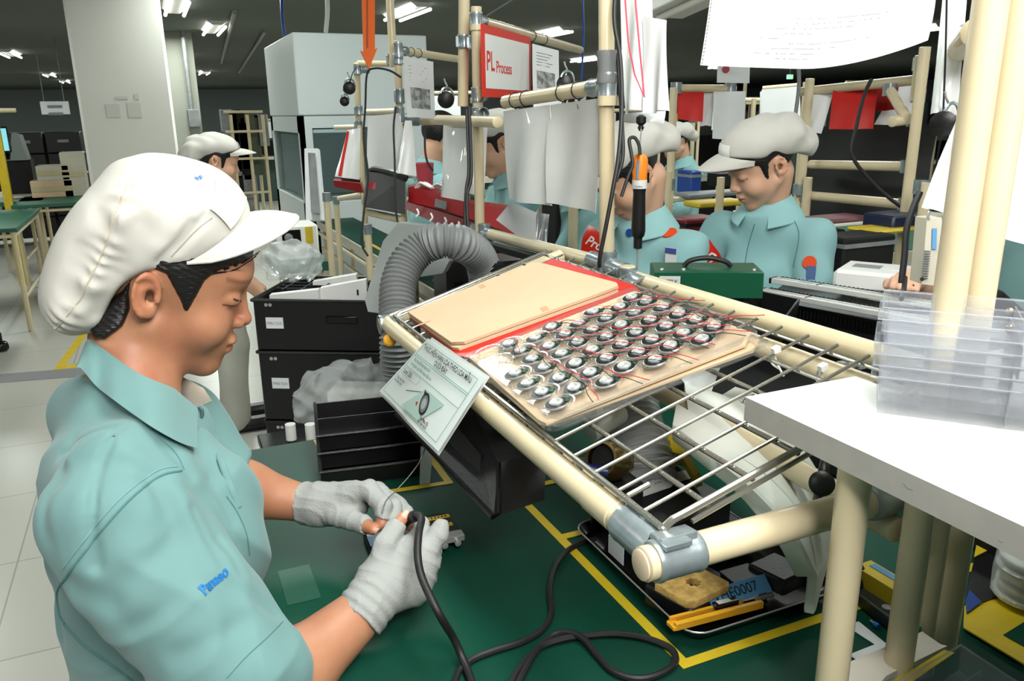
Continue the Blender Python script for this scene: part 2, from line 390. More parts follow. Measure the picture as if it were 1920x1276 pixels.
# ================= left background =================
def simple_table(name,lab,x0,y0,x1,y1,z,top,group=None,low=None,legs=4):
    t=thing(name,lab,'table',((x0+x1)/2,(y0+y1)/2,0),group)
    MB().box((x0,y0,z-.03),(x1,y1,z),.004).build('tabletop',top,t)
    for x in(x0+.03,x1-.03):
        for y in(y0+.03,y1-.03): pipe(t,(x,y,0),(x,y,z-.03),'leg',.018)
    for y in (y0+.03,y1-.03): pipe(t,(x0+.03,y,z-.06),(x1-.03,y,z-.06),'rail',.014)
    for x in (x0+.03,x1-.03): pipe(t,(x,y0+.03,z-.06),(x,y1-.03,z-.06),'rail',.014)
    for x in (x0+.03,x1-.03): pipe(t,(x,y0+.03,.25),(x,y1-.03,.25),'rail',.014)
    return t
a=Zp(10,432,.75); 
simple_table('pipe_table','green topped table with cream pipe legs, nearest of the two at the left edge',-1.75,6.6,-.92,8.0,.76,M['greenboard'])
simple_table('pipe_table','green topped table with cream pipe legs, beside the white pillar',-1.18,8.35,-.62,9.3,.76,M['greenboard'])
simple_table('pipe_table','low green topped bench under the black chair at the left edge',-1.9,5.85,-1.18,6.45,.48,M['greenboard'])
# chair
t=thing('office_chair','black office chair with castors, cut by the left edge','chair',(-1.36,5.35,0))
MB().obox((-1.36,5.35,.72),(.22,0,0),(0,.22,0),(0,0,.035),.02).build('seat',M['black'],t)
mb=MB(); mb.obox((-1.33,5.18,1.0),(.21,.02,0),(0,.03,0),(0,0,.22),.02); mb.build('backrest',M['black'],t)
MB().cyl((-1.36,5.35,.1),(-1.36,5.35,.7),.03).build('column',M['black'],t)
for k in range(5):
    a=k*2*math.pi/5+.4; e=V(-1.36+.3*math.cos(a),5.35+.3*math.sin(a),.08)
    MB().tube([(-1.36,5.35,.14),e],.018,8,1).build('base_leg',M['black'],t)
    mb=MB(); mb.lathe(e+V(0,-.03,-.045),EY,[(0,.03),(.01,.035),(.05,.035),(.06,.03)],16); mb.build('castor',M['blackg'],t)
w=Zp(3,648,.035); t=thing('castor_wheel','black castor wheel on the floor at the far left edge','wheel',(w.x,w.y,0))
MB().lathe(w+V(-.02,-.03,0),V(1,.6,0),[(0,.03),(.01,.035),(.05,.035),(.06,.03)],18).build('tyre',M['blackg'],t)
MB().cyl(w,w+V(0,0,.09),.012).build('stem',M['black'],t)
# dark shelving with black crates + cartons (behind the tables)
def crate_stack(x0,y,n,z0,w,h,lab,grp,dd=.5):
    for k in range(n):
        t=thing('storage_crate',lab.replace('#',['lowest','second from the bottom','middle','second from the top','topmost'][k if n==5 else (k if k<n-1 else 4)]),'crate',(x0+w/2,y,z0+k*h),grp)
        mb=MB(); mb.box((x0,y,z0+k*h+.002),(x0+w,y+dd,z0+(k+1)*h-.006),.008); mb.build('crate_body',M['black'],t)
        MB().obox((x0+w/2,y-.006,z0+(k+.55)*h),(w*.16,0,0),(0,.006,0),(0,0,.018),.003).build('handle',M['greyp'],t)
for i,xx in enumerate((-1.92,-1.52,-1.12)):
    crate_stack(xx,11.2+.05*i,5,.1,.38,.25,'black storage crate, # in the %s stack behind the green tables'%['left','middle','right'][i],'black crates in the left background')
def carton(c,w,d,h,lab,m,rz=0,tape=True,name='carton',cat='box'):
    cx,sx=math.cos(rz),math.sin(rz); a,b=V(cx,sx,0),V(-sx,cx,0); c=Vector(c)
    t=thing(name,lab,cat,tuple(c)); MB().obox(c+EZ*h/2,a*w/2,b*d/2,EZ*h/2,.004).build('box_body',m,t)
    if tape: MB().obox(c+EZ*(h/2)-b*(d/2+.0015),a*w*.5,b*.001,EZ*.025).build('packing_tape',mat('tape_beige',(190,176,140),.4),t)
    return t
for i,(x,y,w,h,z,m,lb) in enumerate([(106,383,.36,.16,.76,'card','brown carton on the green table by the white pillar'),(108,360,.28,.14,.92,'beigep','beige carton standing on the brown carton'),(146,360,.2,.42,.76,'beigep','tall cream carton between the brown carton and the pillar')]):
    p=Yp(x,y,9.2); carton((p.x,9.2,z),w,.3,h,lb,M[m])
# sign, sheet, monitor
a=Yp(74,190,15); b2=Yp(132,214,15)
t=thing('hanging_sign','white notice board hanging over the left background','sign',((a.x+b2.x)/2,15,b2.z)); MB().box((a.x,15,b2.z),(b2.x,15.03,a.z),.005).build('board',M['paper'],t)
mb=MB()
for k in range(2): mb.box((a.x+.1,14.985,a.z-.1-.11*k),(b2.x-.1,14.995,a.z-.06-.11*k))
mb.build('writing',M['inkg'],t)
for s in (.15,.85): MB().cyl((a.x+(b2.x-a.x)*s,15.01,a.z),(a.x+(b2.x-a.x)*s,15.01,CZ),.006).build('hanger',M['greyp'],t)
a=Yp(10,250,9.6); b2=Yp(52,300,9.6)
t=thing('plastic_cover','pale plastic cover draped over equipment at the left edge','cover',(a.x,9.6,b2.z)); mb=MB()
mb.prism([V(a.x,9.6,b2.z),V(b2.x,9.6,b2.z),V(b2.x-.04,9.6,a.z-.02),V(a.x+.05,9.6,a.z)],(0,.3,0)); mb.build('cover_sheet',mat('grey_cover',(120,128,124),.6),t)
MB().box((a.x-.1,9.62,.76),(b2.x+.02,9.88,b2.z)).build('equipment',M['dark'],t)
MB().box((a.x-.2,9.4,.72),(b2.x+.1,10.1,.76)).build('stand',M['beigep'],t)
for x in(a.x-.15,b2.x+.05):
    for y in (9.45,10.0): pipe(t,(x,y,0),(x,y,.74),'leg',.018)
p=Yp(-8,262,8.9); t=thing('monitor','glowing monitor at the left edge','monitor',(p.x,8.9,p.z-.3)); MB().box((p.x-.2,8.9,p.z-.12),(p.x+.11,8.95,p.z+.12),.01).build('casing',M['black'],t)
MB().box((p.x-.18,8.895,p.z-.1),(p.x+.095,8.9,p.z+.1)).build('screen',M['screen'],t)
MB().cyl((p.x,8.94,.76),(p.x,8.94,p.z-.1),.025).build('stand',M['black'],t)
MB().box((p.x-.35,8.75,.72),(p.x+.3,9.15,.76)).build('desk',M['greenboard'],t)
for x in(p.x-.3,p.x+.25): pipe(t,(x,8.9,0),(x,8.9,.73),'leg',.02)
a=Yp(0,207,8.6); t=thing('yellow_post','yellow post with a short cream arm at the left edge','post',(a.x-.05,8.6,0)); MB().box((a.x-.1,8.6,0),(a.x-.03,8.66,a.z)).build('post_body',M['yellow'],t); pipe(t,(a.x-.1,8.63,a.z),(a.x+.12,8.63,a.z),'arm',.02)
# far garment like racks of pipes behind the standing worker
t=thing('parts_rack','far pipe rack crowded with grey and green gear, left of the white cabinet','rack',(1.5,11.5,0))
for i,x in enumerate((432,446,463,478,492)):
    p=Yp(x,215,11.5+.4*(i%2)); pipe(t,(p.x,p.y,0),(p.x,p.y,p.z),'post',.022)
for z in (.5,.95,1.3,1.55):
    a=Yp(428,300,11.5); b2=Yp(500,300,11.5); pipe(t,(a.x,11.45,z),(b2.x,11.45,z),'rail',.016)
random.seed(9)
for i in range(16):
    x=random.uniform(430,498); y=random.uniform(235,400); p=Yp(x,y,11.7); w=random.uniform(.05,.16); h=random.uniform(.1,.32)
    MB().obox(p,(w,0,0),(0,.07,0),(0,0,h),.01).build('hung_gear',[M['dark'],M['greyp'],M['dark'],mat('olive_gear',(70,80,58),.5)][i%4],t)
# ---------- tall white cabinet ----------
Y0=5.15; a=Yp(547,60,Y0); b2=Yp(799,62,Y0); X0,X1=a.x,b2.x; ZT=a.z
dp=1.25
t=thing('test_cabinet','tall white enclosure with a window, behind the pipe racks','cabinet',((X0+X1)/2,Y0+.5,0))
def zz(x,y): return Yp(x,y,Y0).z
zl=zz(560,218); zw=zz(590,240); zb=.72; wx0=Yp(590,300,Y0).x; wx1=Yp(776,300,Y0).x
cw=mat('cabinet_white',(205,214,214),.35)
mb=MB(); mb.box((X0,Y0,zl+.004),(X1,Y0+dp,ZT),.006); mb.build('upper_body',cw,t)
mb=MB(); mb.box((X0,Y0,zw),(X1,Y0+.03,zl)); mb.box((X0,Y0,zb-.2),(wx0,Y0+.03,zw)); mb.box((wx1,Y0,zb-.2),(X1,Y0+.03,zw)); mb.box((X0,Y0+dp-.03,zb),(X1,Y0+dp,zl)); mb.box((X1-.03,Y0,zb),(X1,Y0+dp,zl))
mb.box((X0,Y0,zl-.1),(X0+.03,Y0+dp,zl)); mb.box((X0,Y0+.0,zb),(X0+.03,Y0+.08,zl)); mb.box((X0,Y0+dp-.1,zb),(X0+.03,Y0+dp,zl)); mb.build('lower_frame',cw,t)
mb=MB(); mb.box((wx0,Y0+.01,zb+.3),(wx1,Y0+.016,zw)); mb.build('window_pane',M['glass'],t)
mb=MB(); mb.box((X0+.01,Y0+.08,zb+.25),(X0+.016,Y0+dp-.1,zl-.1)); mb.build('window_pane',M['glass'],t)
MB().box((X0,Y0,0),(X1,Y0+dp,zb+.25),.006).build('base_body',cw,t)
mb=MB()
N=26
def fn(u,v): return V(X0+.05+.015*math.sin(u*26),Y0+.35+u*.72,zb+.26+v*(zl-.12-zb-.26))
mb.grid(fn,40,2,.003,V(1,0,0)); mb.build('curtain',mat('strip_curtain',(190,202,204),.4),t)
MB().box((wx0+.02,Y0+.05,zw-.03),(wx1-.3,Y0+.09,zw-.01)).build('lamp_tube',mat('strip_lamp',(220,245,245),.4,emit=1.2),t)
mb=MB(); mb.obox((wx0+.35,Y0+.7,1.1),(.3,0,0),(0,.2,0),(0,0,.3),.05); mb.build('machine_block',mat('machine_teal',(60,80,80),.5),t)
# tilted board leaning in front of cabinet
a=D(575,281,4.6); b2=D(600,281,4.55); c_=D(612,415,4.4); d_=D(578,415,4.45)
sheet('notice_board',(a,b2,c_,d_),M['paper'],'narrow white framed board leaning before the cabinet window','board',wave=0,thick=.02)
mb=MB(); q=[D(578,286,4.53),D(591,287,4.50),D(600,400,4.34),D(584,398,4.38)]; mb.prism(q,(0,.01,0)); tag(mb.build('photo_strip',M['greyp']),'dark photo strip on the narrow board before the cabinet','photo')
# white instrument with yellow label on far desk
p=D(553,450,4.0); t=thing('white_machine','white bench machine with a yellow label and black lens, behind the plastic bag','machine',tuple(p+V(0,0,-.09)))
MB().obox(p,V(.10,0,0),V(0,.1,0),V(0,0,.085),.008).build('casing',M['white'],t)
MB().obox(p+V(-.03,-.101,.03),V(.045,0,0),V(0,.004,0),V(0,0,.035),.003).build('dark_panel',M['blackg'],t)
MB().obox(p+V(.055,-.102,.035),V(.018,0,0),V(0,.002,0),V(0,0,.04)).build('yellow_label',M['yellow'],t)
MB().lathe(p+V(-.045,-.1,.03),-EY,[(0,.02),(.02,.02),(.022,.012)],16).build('lens',M['greyp'],t)
MB().lathe(p+V(.06,-.1,-.04),-EY,[(0,.012),(.015,.012)],12).build('knob',M['black'],t)
MB().box((p.x-.13,p.y-.2,p.z-.13),(p.x+.12,p.y+.2,p.z-.085)).build('desk_top',M['greenboard'],t)
pipe(t,(p.x-.10,p.y-.17,0),(p.x-.10,p.y-.17,p.z-.12),'leg'); pipe(t,(p.x+.08,p.y-.17,0),(p.x+.08,p.y-.17,p.z-.12),'leg')
# ================= work table =================
TZ=.88
t=thing('work_table','long green topped work table under the sloping wire shelf','table',(.8,.6,0))
MB().box((.068,-.45,TZ-.02),(1.62,1.515,TZ),.003).build('tabletop',M['green'],t)
MB().box((.062,-.45,TZ-.022),(.0675,1.515,TZ-.001)).build('edge_band',M['beigep'],t)
for x in (.1,1.58):
    for y in (-.4,.5,1.48): pipe(t,(x,y,0),(x,y,TZ-.02),'leg')
for z in (.2,TZ-.05):
    pipe(t,(.1,-.42,z),(.1,1.49,z),'rail')
# tapes
def tape(name,pts,w,label,m='yellow',z=TZ):
    mb=MB()
    for k_,((x0,y0),(x1,y1)) in enumerate(pts):
        zk=z+.0004+.0002*k_; a,b=V(x0,y0,zk),V(x1,y1,zk); d=(b-a).normalized(); n=V(-d.y,d.x,0)*w/2
        mb.prism([a-d*w/2-n,b+d*w/2-n,b+d*w/2+n,a-d*w/2+n],(0,0,.0004))
    return tag(mb.build(name,M[m]),label,'tape')
tape('marking_tape',[((.497,1.137),(.497,.646)),((.497,.646),(1.05,.646)),((.497,.963),(.75,.963)),((.497,1.137),(.64,1.137))],.014,'long yellow tape outline around the soldering iron tray on the green table')
tape('marking_tape',[((.408,1.213),(.413,1.353)),((.408,1.213),(.20,1.235))],.013,'yellow tape corner beside the black stacked bins')
tape('marking_tape',[((.235,1.50),(.235,1.36)),((.235,1.36),(.30,1.36))],.014,'short yellow tape piece at the far left corner of the table')
# old clear tape ghost
p=Zp(560,1095,TZ); tag(MB().obox(p+V(0,0,.0005),(.022,0,0),(0,.045,0),(0,0,.0003)).build('tape_patch',mat('old_tape',(26,76,60),.5)),'faded greenish tape patch on the table in front of the nearest worker','tape')
# ================= front shelf frame =================
FX=.372; FZ=1.118
def SP(x,y,h=0):
    s=.30; n=V(-s,0,1).normalized(); return V(x,y,1.143+s*(x-.375))+n*h
SN=V(-.30,0,1).normalized(); SU=V(1,0,.30).normalized()
def PP(px,py,h=0):
    r=ray(px,py); o=SP(.375,0,h); t=(o-CC).dot(SN)/r.dot(SN); return CC+r*t
fr=thing('shelf_frame','cream pipe frame carrying the sloping wire shelf, joined by zinc clamps','pipe frame',(FX,.52,TZ))
a=Zp(1205,1056,FZ); b=Zp(1680,925,FZ); a=V(.350,.522,FZ); b=V(.655,.524,FZ)
pipe(fr,a,b,'pipe',r=.0158)
MB().lathe(a-V(.0006,0,0),(-1,0,0),[(0,.0140),(.0012,.0140),(.0018,.013)],22).build('pipe_cap',M['pipe_end'],fr)
pipe(fr,(FX+.002,.545,FZ+.002),(FX,1.425,FZ+.003),'pipe',r=.0155)
MB().lathe((FX+.002,.60,FZ+.002),(0,1,0),[(0,.0155),(.001,.0165),(.05,.0165),(.051,.0155)],22).build('pipe_sleeve',M['pipe'],fr)
joint(fr,(FX+.012,.522,FZ),EX,[],r=.0158,half=.024)
joint(fr,(FX+.003,.522,FZ+.002),V(.15,1,0),[],r=.0152,half=.001)
MB().lathe((FX+.002,.534,FZ+.002),EY,[(0,.0175),(0,.0188),(.008,.0195),(.045,.0188),(.05,.0195),(.056,.0188),(.056,.016)],22,cap=False).build('pipe_joint',M['zinc'],fr)
MB().obox((FX+.006,.515,FZ+.019),(.014,0,0),(0,.008,0),(0,0,.003),.001).build('joint_lug',M['zinc'],fr)
MB().lathe((FX+.006,.560,FZ+.019),(0,.1,1),[(0,.006),(.004,.006),(.0045,.003)],8).build('joint_bolt',M['zinc'],fr)
joint(fr,(.640,.524,FZ),EX,[],r=.0158,half=.024)
fa=Zp(722,614,FZ); pipe(fr,(FX-.015,1.43,FZ),(.74,1.43,FZ+.1),'pipe'); joint(fr,(FX+.005,1.43,FZ+.003),EX,[V(0,-1,0)],L=.05,half=.022)
# cross-support posts under the right joint
def vpost(root,px,py,d,z0,z1,name='pipe',r=PR):
    p=D(px,py,d); return pipe(root,(p.x,p.y,z0),(p.x,p.y,z1),name,r),p
_,P1=vpost(fr,1806,375,.70,TZ,2.62)
_,P2=vpost(fr,1862,375,.71,1.2,2.62)
_,P3=vpost(fr,1745,1060,.88,TZ,1.2)
q_=Zp(1768,1205,TZ); pipe(fr,V(q_.x,q_.y,TZ),V(q_.x,q_.y,1.2),'pipe',r=.015)
MB().lathe((P3.x,P3.y,TZ+.001),EZ,[(0,PR*1.02),(0,PR*1.35),(.035,PR*1.35),(.035,PR*1.02)],20,cap=False).build('pipe_joint',M['zinc'],fr)
pipe(fr,(P1.x,P1.y+.02,FZ-.03),(P1.x,1.40,FZ-.0),'pipe')
# back tubes
BX=.755
b1=Xp(1185,521,BX); b2=Xp(1500,619,BX); dirb=(b2-b1); pipe(fr,b1,b1+dirb*1.7,'pipe')
c1=Xp(1445,657,.69); c2=Xp(1622,723,.69); pipe(fr,c1-(c2-c1)*2.2,c2+(c2-c1)*.6,'pipe')
# C post
Cb=Xp(1138,507,.76); Ct=Xp(1137,-60,.76); 
pipe(fr,V(Cb.x,Cb.y,TZ),Cb,'pipe'); pipe(fr,Cb,Ct,'pipe')
joint(fr,Xp(1140,497,.757),EZ,[V(0,1,.02),V(0,-1,-.03)],L=.05)
q=Xp(1177,500,.745); MB().lathe(V(q.x,q.y,1.16),EZ,[(0,PR),(q.z-1.16,PR),(q.z-1.158,PR*.9)],20).build('pipe_cap',M['pipe'],fr)
joint(fr,q-V(0,0,.022),EZ,[V(0,-1,-.05)],L=.04)
p=Xp(1139,125,.76); MB().lathe(p-EZ*.028,EZ,[(0,PR*1.05),(0,PR*1.3),(.008,PR*1.35),(.024,PR*1.18),(.04,PR*1.35),(.055,PR*1.3),(.055,PR*1.05)],20,cap=False).build('grey_coupler',M['hose'],fr)
pc=Xp(1139,160,.76); pl=Xp(948,191,.74)
joint(fr,pc,EZ,[(pl-pc)],L=.04)
MB().lathe(Xp(1140,198,.76),EZ,[(0,PR),(.0,PR*1.35),(.017,PR*1.35),(.017,PR)],20,cap=False).build('pipe_collar',M['pipe'],fr)
pipe(fr,pc,pl,'pipe')
# B station
rb=thing('post_frame','cream pipe post frame that carries the red framed sign','pipe frame',(.8,1.95,TZ))
XB=.80
Bt=Xp(893,12,XB); Bm=Xp(896,440,XB); pipe(rb,V(Bm.x,Bm.y,TZ-.4),Bt,'pipe',r=.0135)
s1=Xp(907,424,XB-.03); pipe(rb,V(s1.x,s1.y,TZ-.4),s1,'pipe',r=.0135)
joint(rb,Xp(895,434,XB),EZ,[],r=.0135); jb=Xp(908,436,XB-.03); joint(rb,jb,EZ,[(Cb-V(0,0,.01)-jb)],r=.0135)
pipe(rb,jb,Xp(1133,494,.757),'pipe')
joint(rb,Xp(896,487,XB),EZ,[],r=.0135)
e1=Xp(871,-40,XB); e2=Xp(868,199,XB); pipe(rb,e1,e2,'pipe',r=.0145)
joint(rb,Xp(890,80,XB),EZ,[],r=.0135,half=.017); joint(rb,Xp(870,78,XB),EZ,[],r=.0145,half=.017)
Bj=Xp(893,38,XB); bd=V(math.sin(math.radians(42)),math.cos(math.radians(42)),0)
bar_end=None
def along(p0,d,px):
    """point on horizontal line p0+t*d that falls on image column px"""
    lo,hi=-3,6
    for _ in range(50):
        m=(lo+hi)/2; q=p0+d*m-CC; x=960+FPX*q.dot(CR)/q.dot(CF)
        if x<px: lo=m
        else: hi=m
    return p0+d*lo
Be=along(Bj,bd,1088); 
pipe(rb,Bj,Be,'pipe'); joint(rb,Bj,EZ,[bd],r=.0135,L=.035)
joint(rb,Xp(895,178,XB),EZ,[bd],r=.0135,L=.035); joint(rb,Xp(896,213,XB),EZ,[V(0,-1,0)],r=.0135,L=.03)
for y in (57,193): MB().lathe(Xp(894,y,XB),EZ,[(0,.0137),(0,.017),(.014,.017),(.014,.0137)],18,cap=False).build('pipe_collar',M['pipe'],rb)
n1=Xp(896,225,XB); nf=Xp(834,224,XB); nn=Xp(948,230,XB); nn=V(nn.x,nn.y,n1.z-.004); pipe(rb,V(n1.x-.02,nf.y,n1.z),V(n1.x-.02,nn.y,n1.z-.004),'pipe')
# A station
XA=.86
ra=thing('post_frame','cream pipe post frame beside the orange arrow sign','pipe frame',(XA,2.8,TZ))
At=Xp(745,76,XA); Am=Xp(750,240,XA); Ab=Xp(757,410,XA)
pipe(ra,Am,At,'pipe'); pipe(ra,V(Ab.x,Ab.y,TZ),V(Am.x,Am.y,Am.z),'pipe',r=.0125)
f1=Xp(729,-40,XA); f2=Xp(738,126,XA); pipe(ra,f1,f2,'pipe',r=.0145)
joint(ra,Xp(747,110,XA),EZ,[],half=.02); joint(ra,Xp(735,112,XA),EZ,[],half=.02)
Aj=Xp(747,94,XA); ae=along(Aj,bd,862); pipe(ra,Aj,ae,'pipe'); joint(ra,Aj,EZ,[bd],L=.05)
for y in (180,214): joint(ra,Xp(750,y,XA),EZ,[],half=.026)
g=Xp(750,228,XA); pipe(ra,g,along(g,EX,850),'pipe'); joint(ra,g,EZ,[EX],L=.06,half=.01)
g2=Xp(748,208,XA); pipe(ra,g2,V(g2.x,Xp(688,214,XA).y,g2.z),'pipe',r=.012)
# A0 station
XO=.88
r0=thing('post_frame','cream pipe post frame standing before the white cabinet','pipe frame',(XO,3.3,TZ))
q1=Xp(669,118,XO); q2=Xp(672,235,XO); q3=Xp(681,352,XO); pipe(r0,q2,q1,'pipe'); pipe(r0,V(q3.x,q3.y,TZ+.05),V(q3.x,q3.y,q2.z),'pipe',r=.0125)
joint(r0,Xp(670,130,XO),EZ,[EX],L=.04); g=Xp(670,119,XO); pipe(r0,g,along(g,EX,730),'pipe',r=.013)
for y in (207,235): joint(r0,Xp(673,y,XO),EZ,[],half=.02)
g=Xp(672,238,XO); pipe(r0,g,V(g.x-.03,g.y+.35,g.z-.005),'pipe',r=.012)
# small tubes and short posts of the far line
pf=thing('desk_frame','low cream pipe frame with short posts along the far desk edge','pipe frame',(.7,3.6,.4))
for (x0,y0,x1,y1,d) in ((613,358,620,470,3.35),(633,365,637,470,3.9),(688,418,692,475,2.95)):
    a,b_=D(x0,y0,d),D(x1,y1,d); pipe(pf,V(b_.x,b_.y,.4),V(b_.x,b_.y,a.z),'post',r=.0135); MB().lathe(V(b_.x,b_.y,a.z-.035),EZ,[(0,.014),(0,.017),(.035,.017),(.035,.014)],16,cap=False).build('pipe_joint',M['zinc'],pf)
a,b_=D(690,398,2.9),D(755,412,2.75); pipe(pf,a,b_,'rail',r=.013)
a,b_=D(636,372,3.8),D(672,366,3.6); pipe(pf,a,b_,'rail',r=.012)
# ================= wire shelf =================
ws=thing('wire_shelf','chromed wire shelf sloping across the cream pipe frame','shelf',(.53,.96,1.18))
mb=MB(); WR=.0020
YN,YF,XF,XR=.533,1.395,.376,.69
mb.cyl(SP(XF,YN,.0),SP(XF,YF,.0),.0033,8); mb.build('rim_wire',M['wire'],ws)
mb=MB(); mb.cyl(SP(XF,YN,-.022),SP(XF,YF,-.022),.0026,8); 
pts=[];k=0;y=YN
while y<=YF: pts.append(SP(XF-.001,y,-.001 if k%2 else -.022)); y+=.0227; k+=1
mb.tube(pts,.0019,6,3); mb.build('rim_truss',M['wire'],ws)
for y in (YN,YF): MB().tube([SP(XF-.002,y,-.022),SP(XF-.002,y,-.01),SP(XF+.01,y,.0),SP(XF+.05,y,0),SP(XR,y,0)],.0036,8,4).build('rim_wire',M['wire'],ws)
MB().cyl(SP(XF+.03,YN,-.012),SP(XR,YN,-.010),.0026,8).build('rim_wire',M['wire'],ws)
y=.541+.0225
while y<YF-.01:
    MB().cyl(SP(XF,y,0),SP(XR+.004,y,0),WR,8).build('cross_wire',M['wire'],ws); y+=.0455
for x in (.425,.475,.528,.58,.635,.682):
    MB().cyl(SP(x,YN,-.0045),SP(x,YF,-.0045),.0028,8).build('long_wire',M['wire'],ws)
MB().cyl(SP(XF+.006,.60,-.004),SP(XF+.03,.60,-.004),.003,8).build('rim_tie',M['wire'],ws)
# cable ties
for (px,py,nm) in ((1543,688,'white cable tie round a shelf wire, nearer the white shelf'),(1455,655,'white cable tie at the right corner of the clear tray')):
    p=PP(px,py,.004); mb=MB(); mb.obox(p,SU*.005,EY*.004,SN*.004,.001); mb.tube([p,p-SN*.012+EY*.004,p-SN*.024,p-SN*.034-EY*.006],.0013,6,4); mb.tube([p,p+EY*.01-SN*.01,p-SN*.022+EY*.012,p-SN*.026],.0013,6,4)
    tag(mb.build('cable_tie',M['white']),nm,'cable tie')
# ---- red sheet, cardboard, tray stack
def flatsheet(name,px,h,th,m,label,cat,seg=1):
    P=[PP(x,y,h) for x,y in px]; mb=MB(); mb.prism(P[::-1],SN*th); o=mb.build(name,m); return tag(o,label,cat)
flatsheet('red_sheet',[(768,597),(1036,486),(1050,489),(1190,536),(1205,552),(880,672),(862,668)],.0035,.0015,M['red'],'red plastic sheet under the plain cardboard on the wire shelf','sheet')
# two plain boards
for k,(px,lab) in enumerate([([(768,594),(1003,499),(1012,498),(1158,541),(1160,547),(1140,556),(862,657),(850,655)],'brown cardboard sheet underneath the top plain board'),
                             ([(765,588),(1000,496),(1010,495),(1157,534),(1160,540),(1138,549),(872,645),(848,646)],'plain brown cardboard sheet on top, left of the speaker trays')]):
    h=.0055+.006*k; P=[PP(x,y,h) for x,y in px]; root=thing('cardboard_sheet',lab,'cardboard',tuple(P[0]))
    MB().prism(P[::-1],SN*.0045).build('board',M['card'],root)
    if k:
        for q in ([(896,536),(905,532),(911,537),(902,541)],[(1012,577),(1024,573),(1031,580),(1018,584)],[(780,610),(806,600),(807,602),(781,612)]):
            Q=[PP(x,y,h+.0047) for x,y in q]; MB().prism(Q[::-1],SN*.0003).build('tape_piece',mat('tan_tape',(190,146,104),.5),root)
def rrect(P,r,n=5):
    """rounded polygon"""
    out=[]
    for i in range(4):
        p,a,b=P[i],P[i-1],P[(i+1)%4]; da,db=(a-p).normalized()*r,(b-p).normalized()*r
        for k in range(n+1):
            t=k/n; out.append((p+da)*(1-t)**2+p*2*t*(1-t)+(p+db)*t*t)
    return out
def shrink(P,f,dz):
    c=sum(P,V(0,0,0))/len(P); return [p+(c-p).normalized()*f+dz for p in P]
def clear_tray(px,h,depth,lab,seeds=None):
    P=[PP(x,y,h+depth) for x,y in px]; root=thing('clear_tray',lab,'tray',tuple(P[0]))
    mb=MB(); R0=rrect(P,.02); R1=[shrink(R0,.006,-SN*.001),shrink(R0,.014,-SN*.002),shrink(R0,.018,-SN*(depth-.002))]
    rings=[[p-SN*.006 for p in R0],R0]+R1; n=len(R0); vs=[]
    for r_ in rings: vs+=r_
    fs=[(k*n+i,k*n+(i+1)%n,(k+1)*n+(i+1)%n,(k+1)*n+i) for k in range(len(rings)-1) for i in range(n)]
    mb.add(vs,fs); mb.build('tray_rim',M['film'],root)
    mb=MB(); fl=shrink(R0,.018,-SN*(depth-.002)); mb.add(fl,[tuple(range(n))]); mb.build('tray_floor',M['film'],root)
    return root,P
TP=[(863,668),(1193,534),(1432,622),(1026,792)]
TP2=[(880,676),(1205,545),(1452,643),(1030,806)]
clear_tray(TP2,.002,.014,'lower clear plastic tray under the speaker tray')
# cardboard in the lower tray and under the speakers
for k,(h,off,lab) in enumerate([(.0075,(1,12),'brown cardboard liner in the lower clear tray, edge showing'),(.0135,(0,0),'brown cardboard liner under the silver speakers')]):
    px=[(880+off[0],672+off[1]),(1190,548+off[1]*.5),(1408+off[0]*18,628+off[1]),(1398+off[0]*14,650+off[1]*.9),(1025+off[0],797+off[1]*.2),(1010,790+off[1]*.4)]
    P=[PP(x,y,h) for x,y in px]; o=MB().prism(P[::-1],SN*.003).build('cardboard_liner',M['card']); tag(o,lab,'cardboard')
tray,TPp=clear_tray(TP,.0175,.013,'upper clear plastic tray holding rows of small silver speakers')
HS=.0205
sc8=2.658
rows=[[(865,475),(938,497),(1020,527),(1100,558),(1185,590),(1275,624)],
[(805,524),(880,553),(958,588),(1038,620),(1122,655),(1215,685)],
[(672,548),(740,578),(812,613),(888,648),(968,685),(1057,717)],
[(602,605),(670,637),(740,672),(818,712),(898,750),(982,788)],
[(465,622),(533,657),(597,697),(668,738),(740,778),(828,820)],
[(385,678),(452,718),(515,757),(585,803),(658,850),(740,895)],
[(252,705),(310,742),(368,783),(430,825),(505,875),(580,925)],
[(285,855),(345,905),(418,948),(490,1003)]]
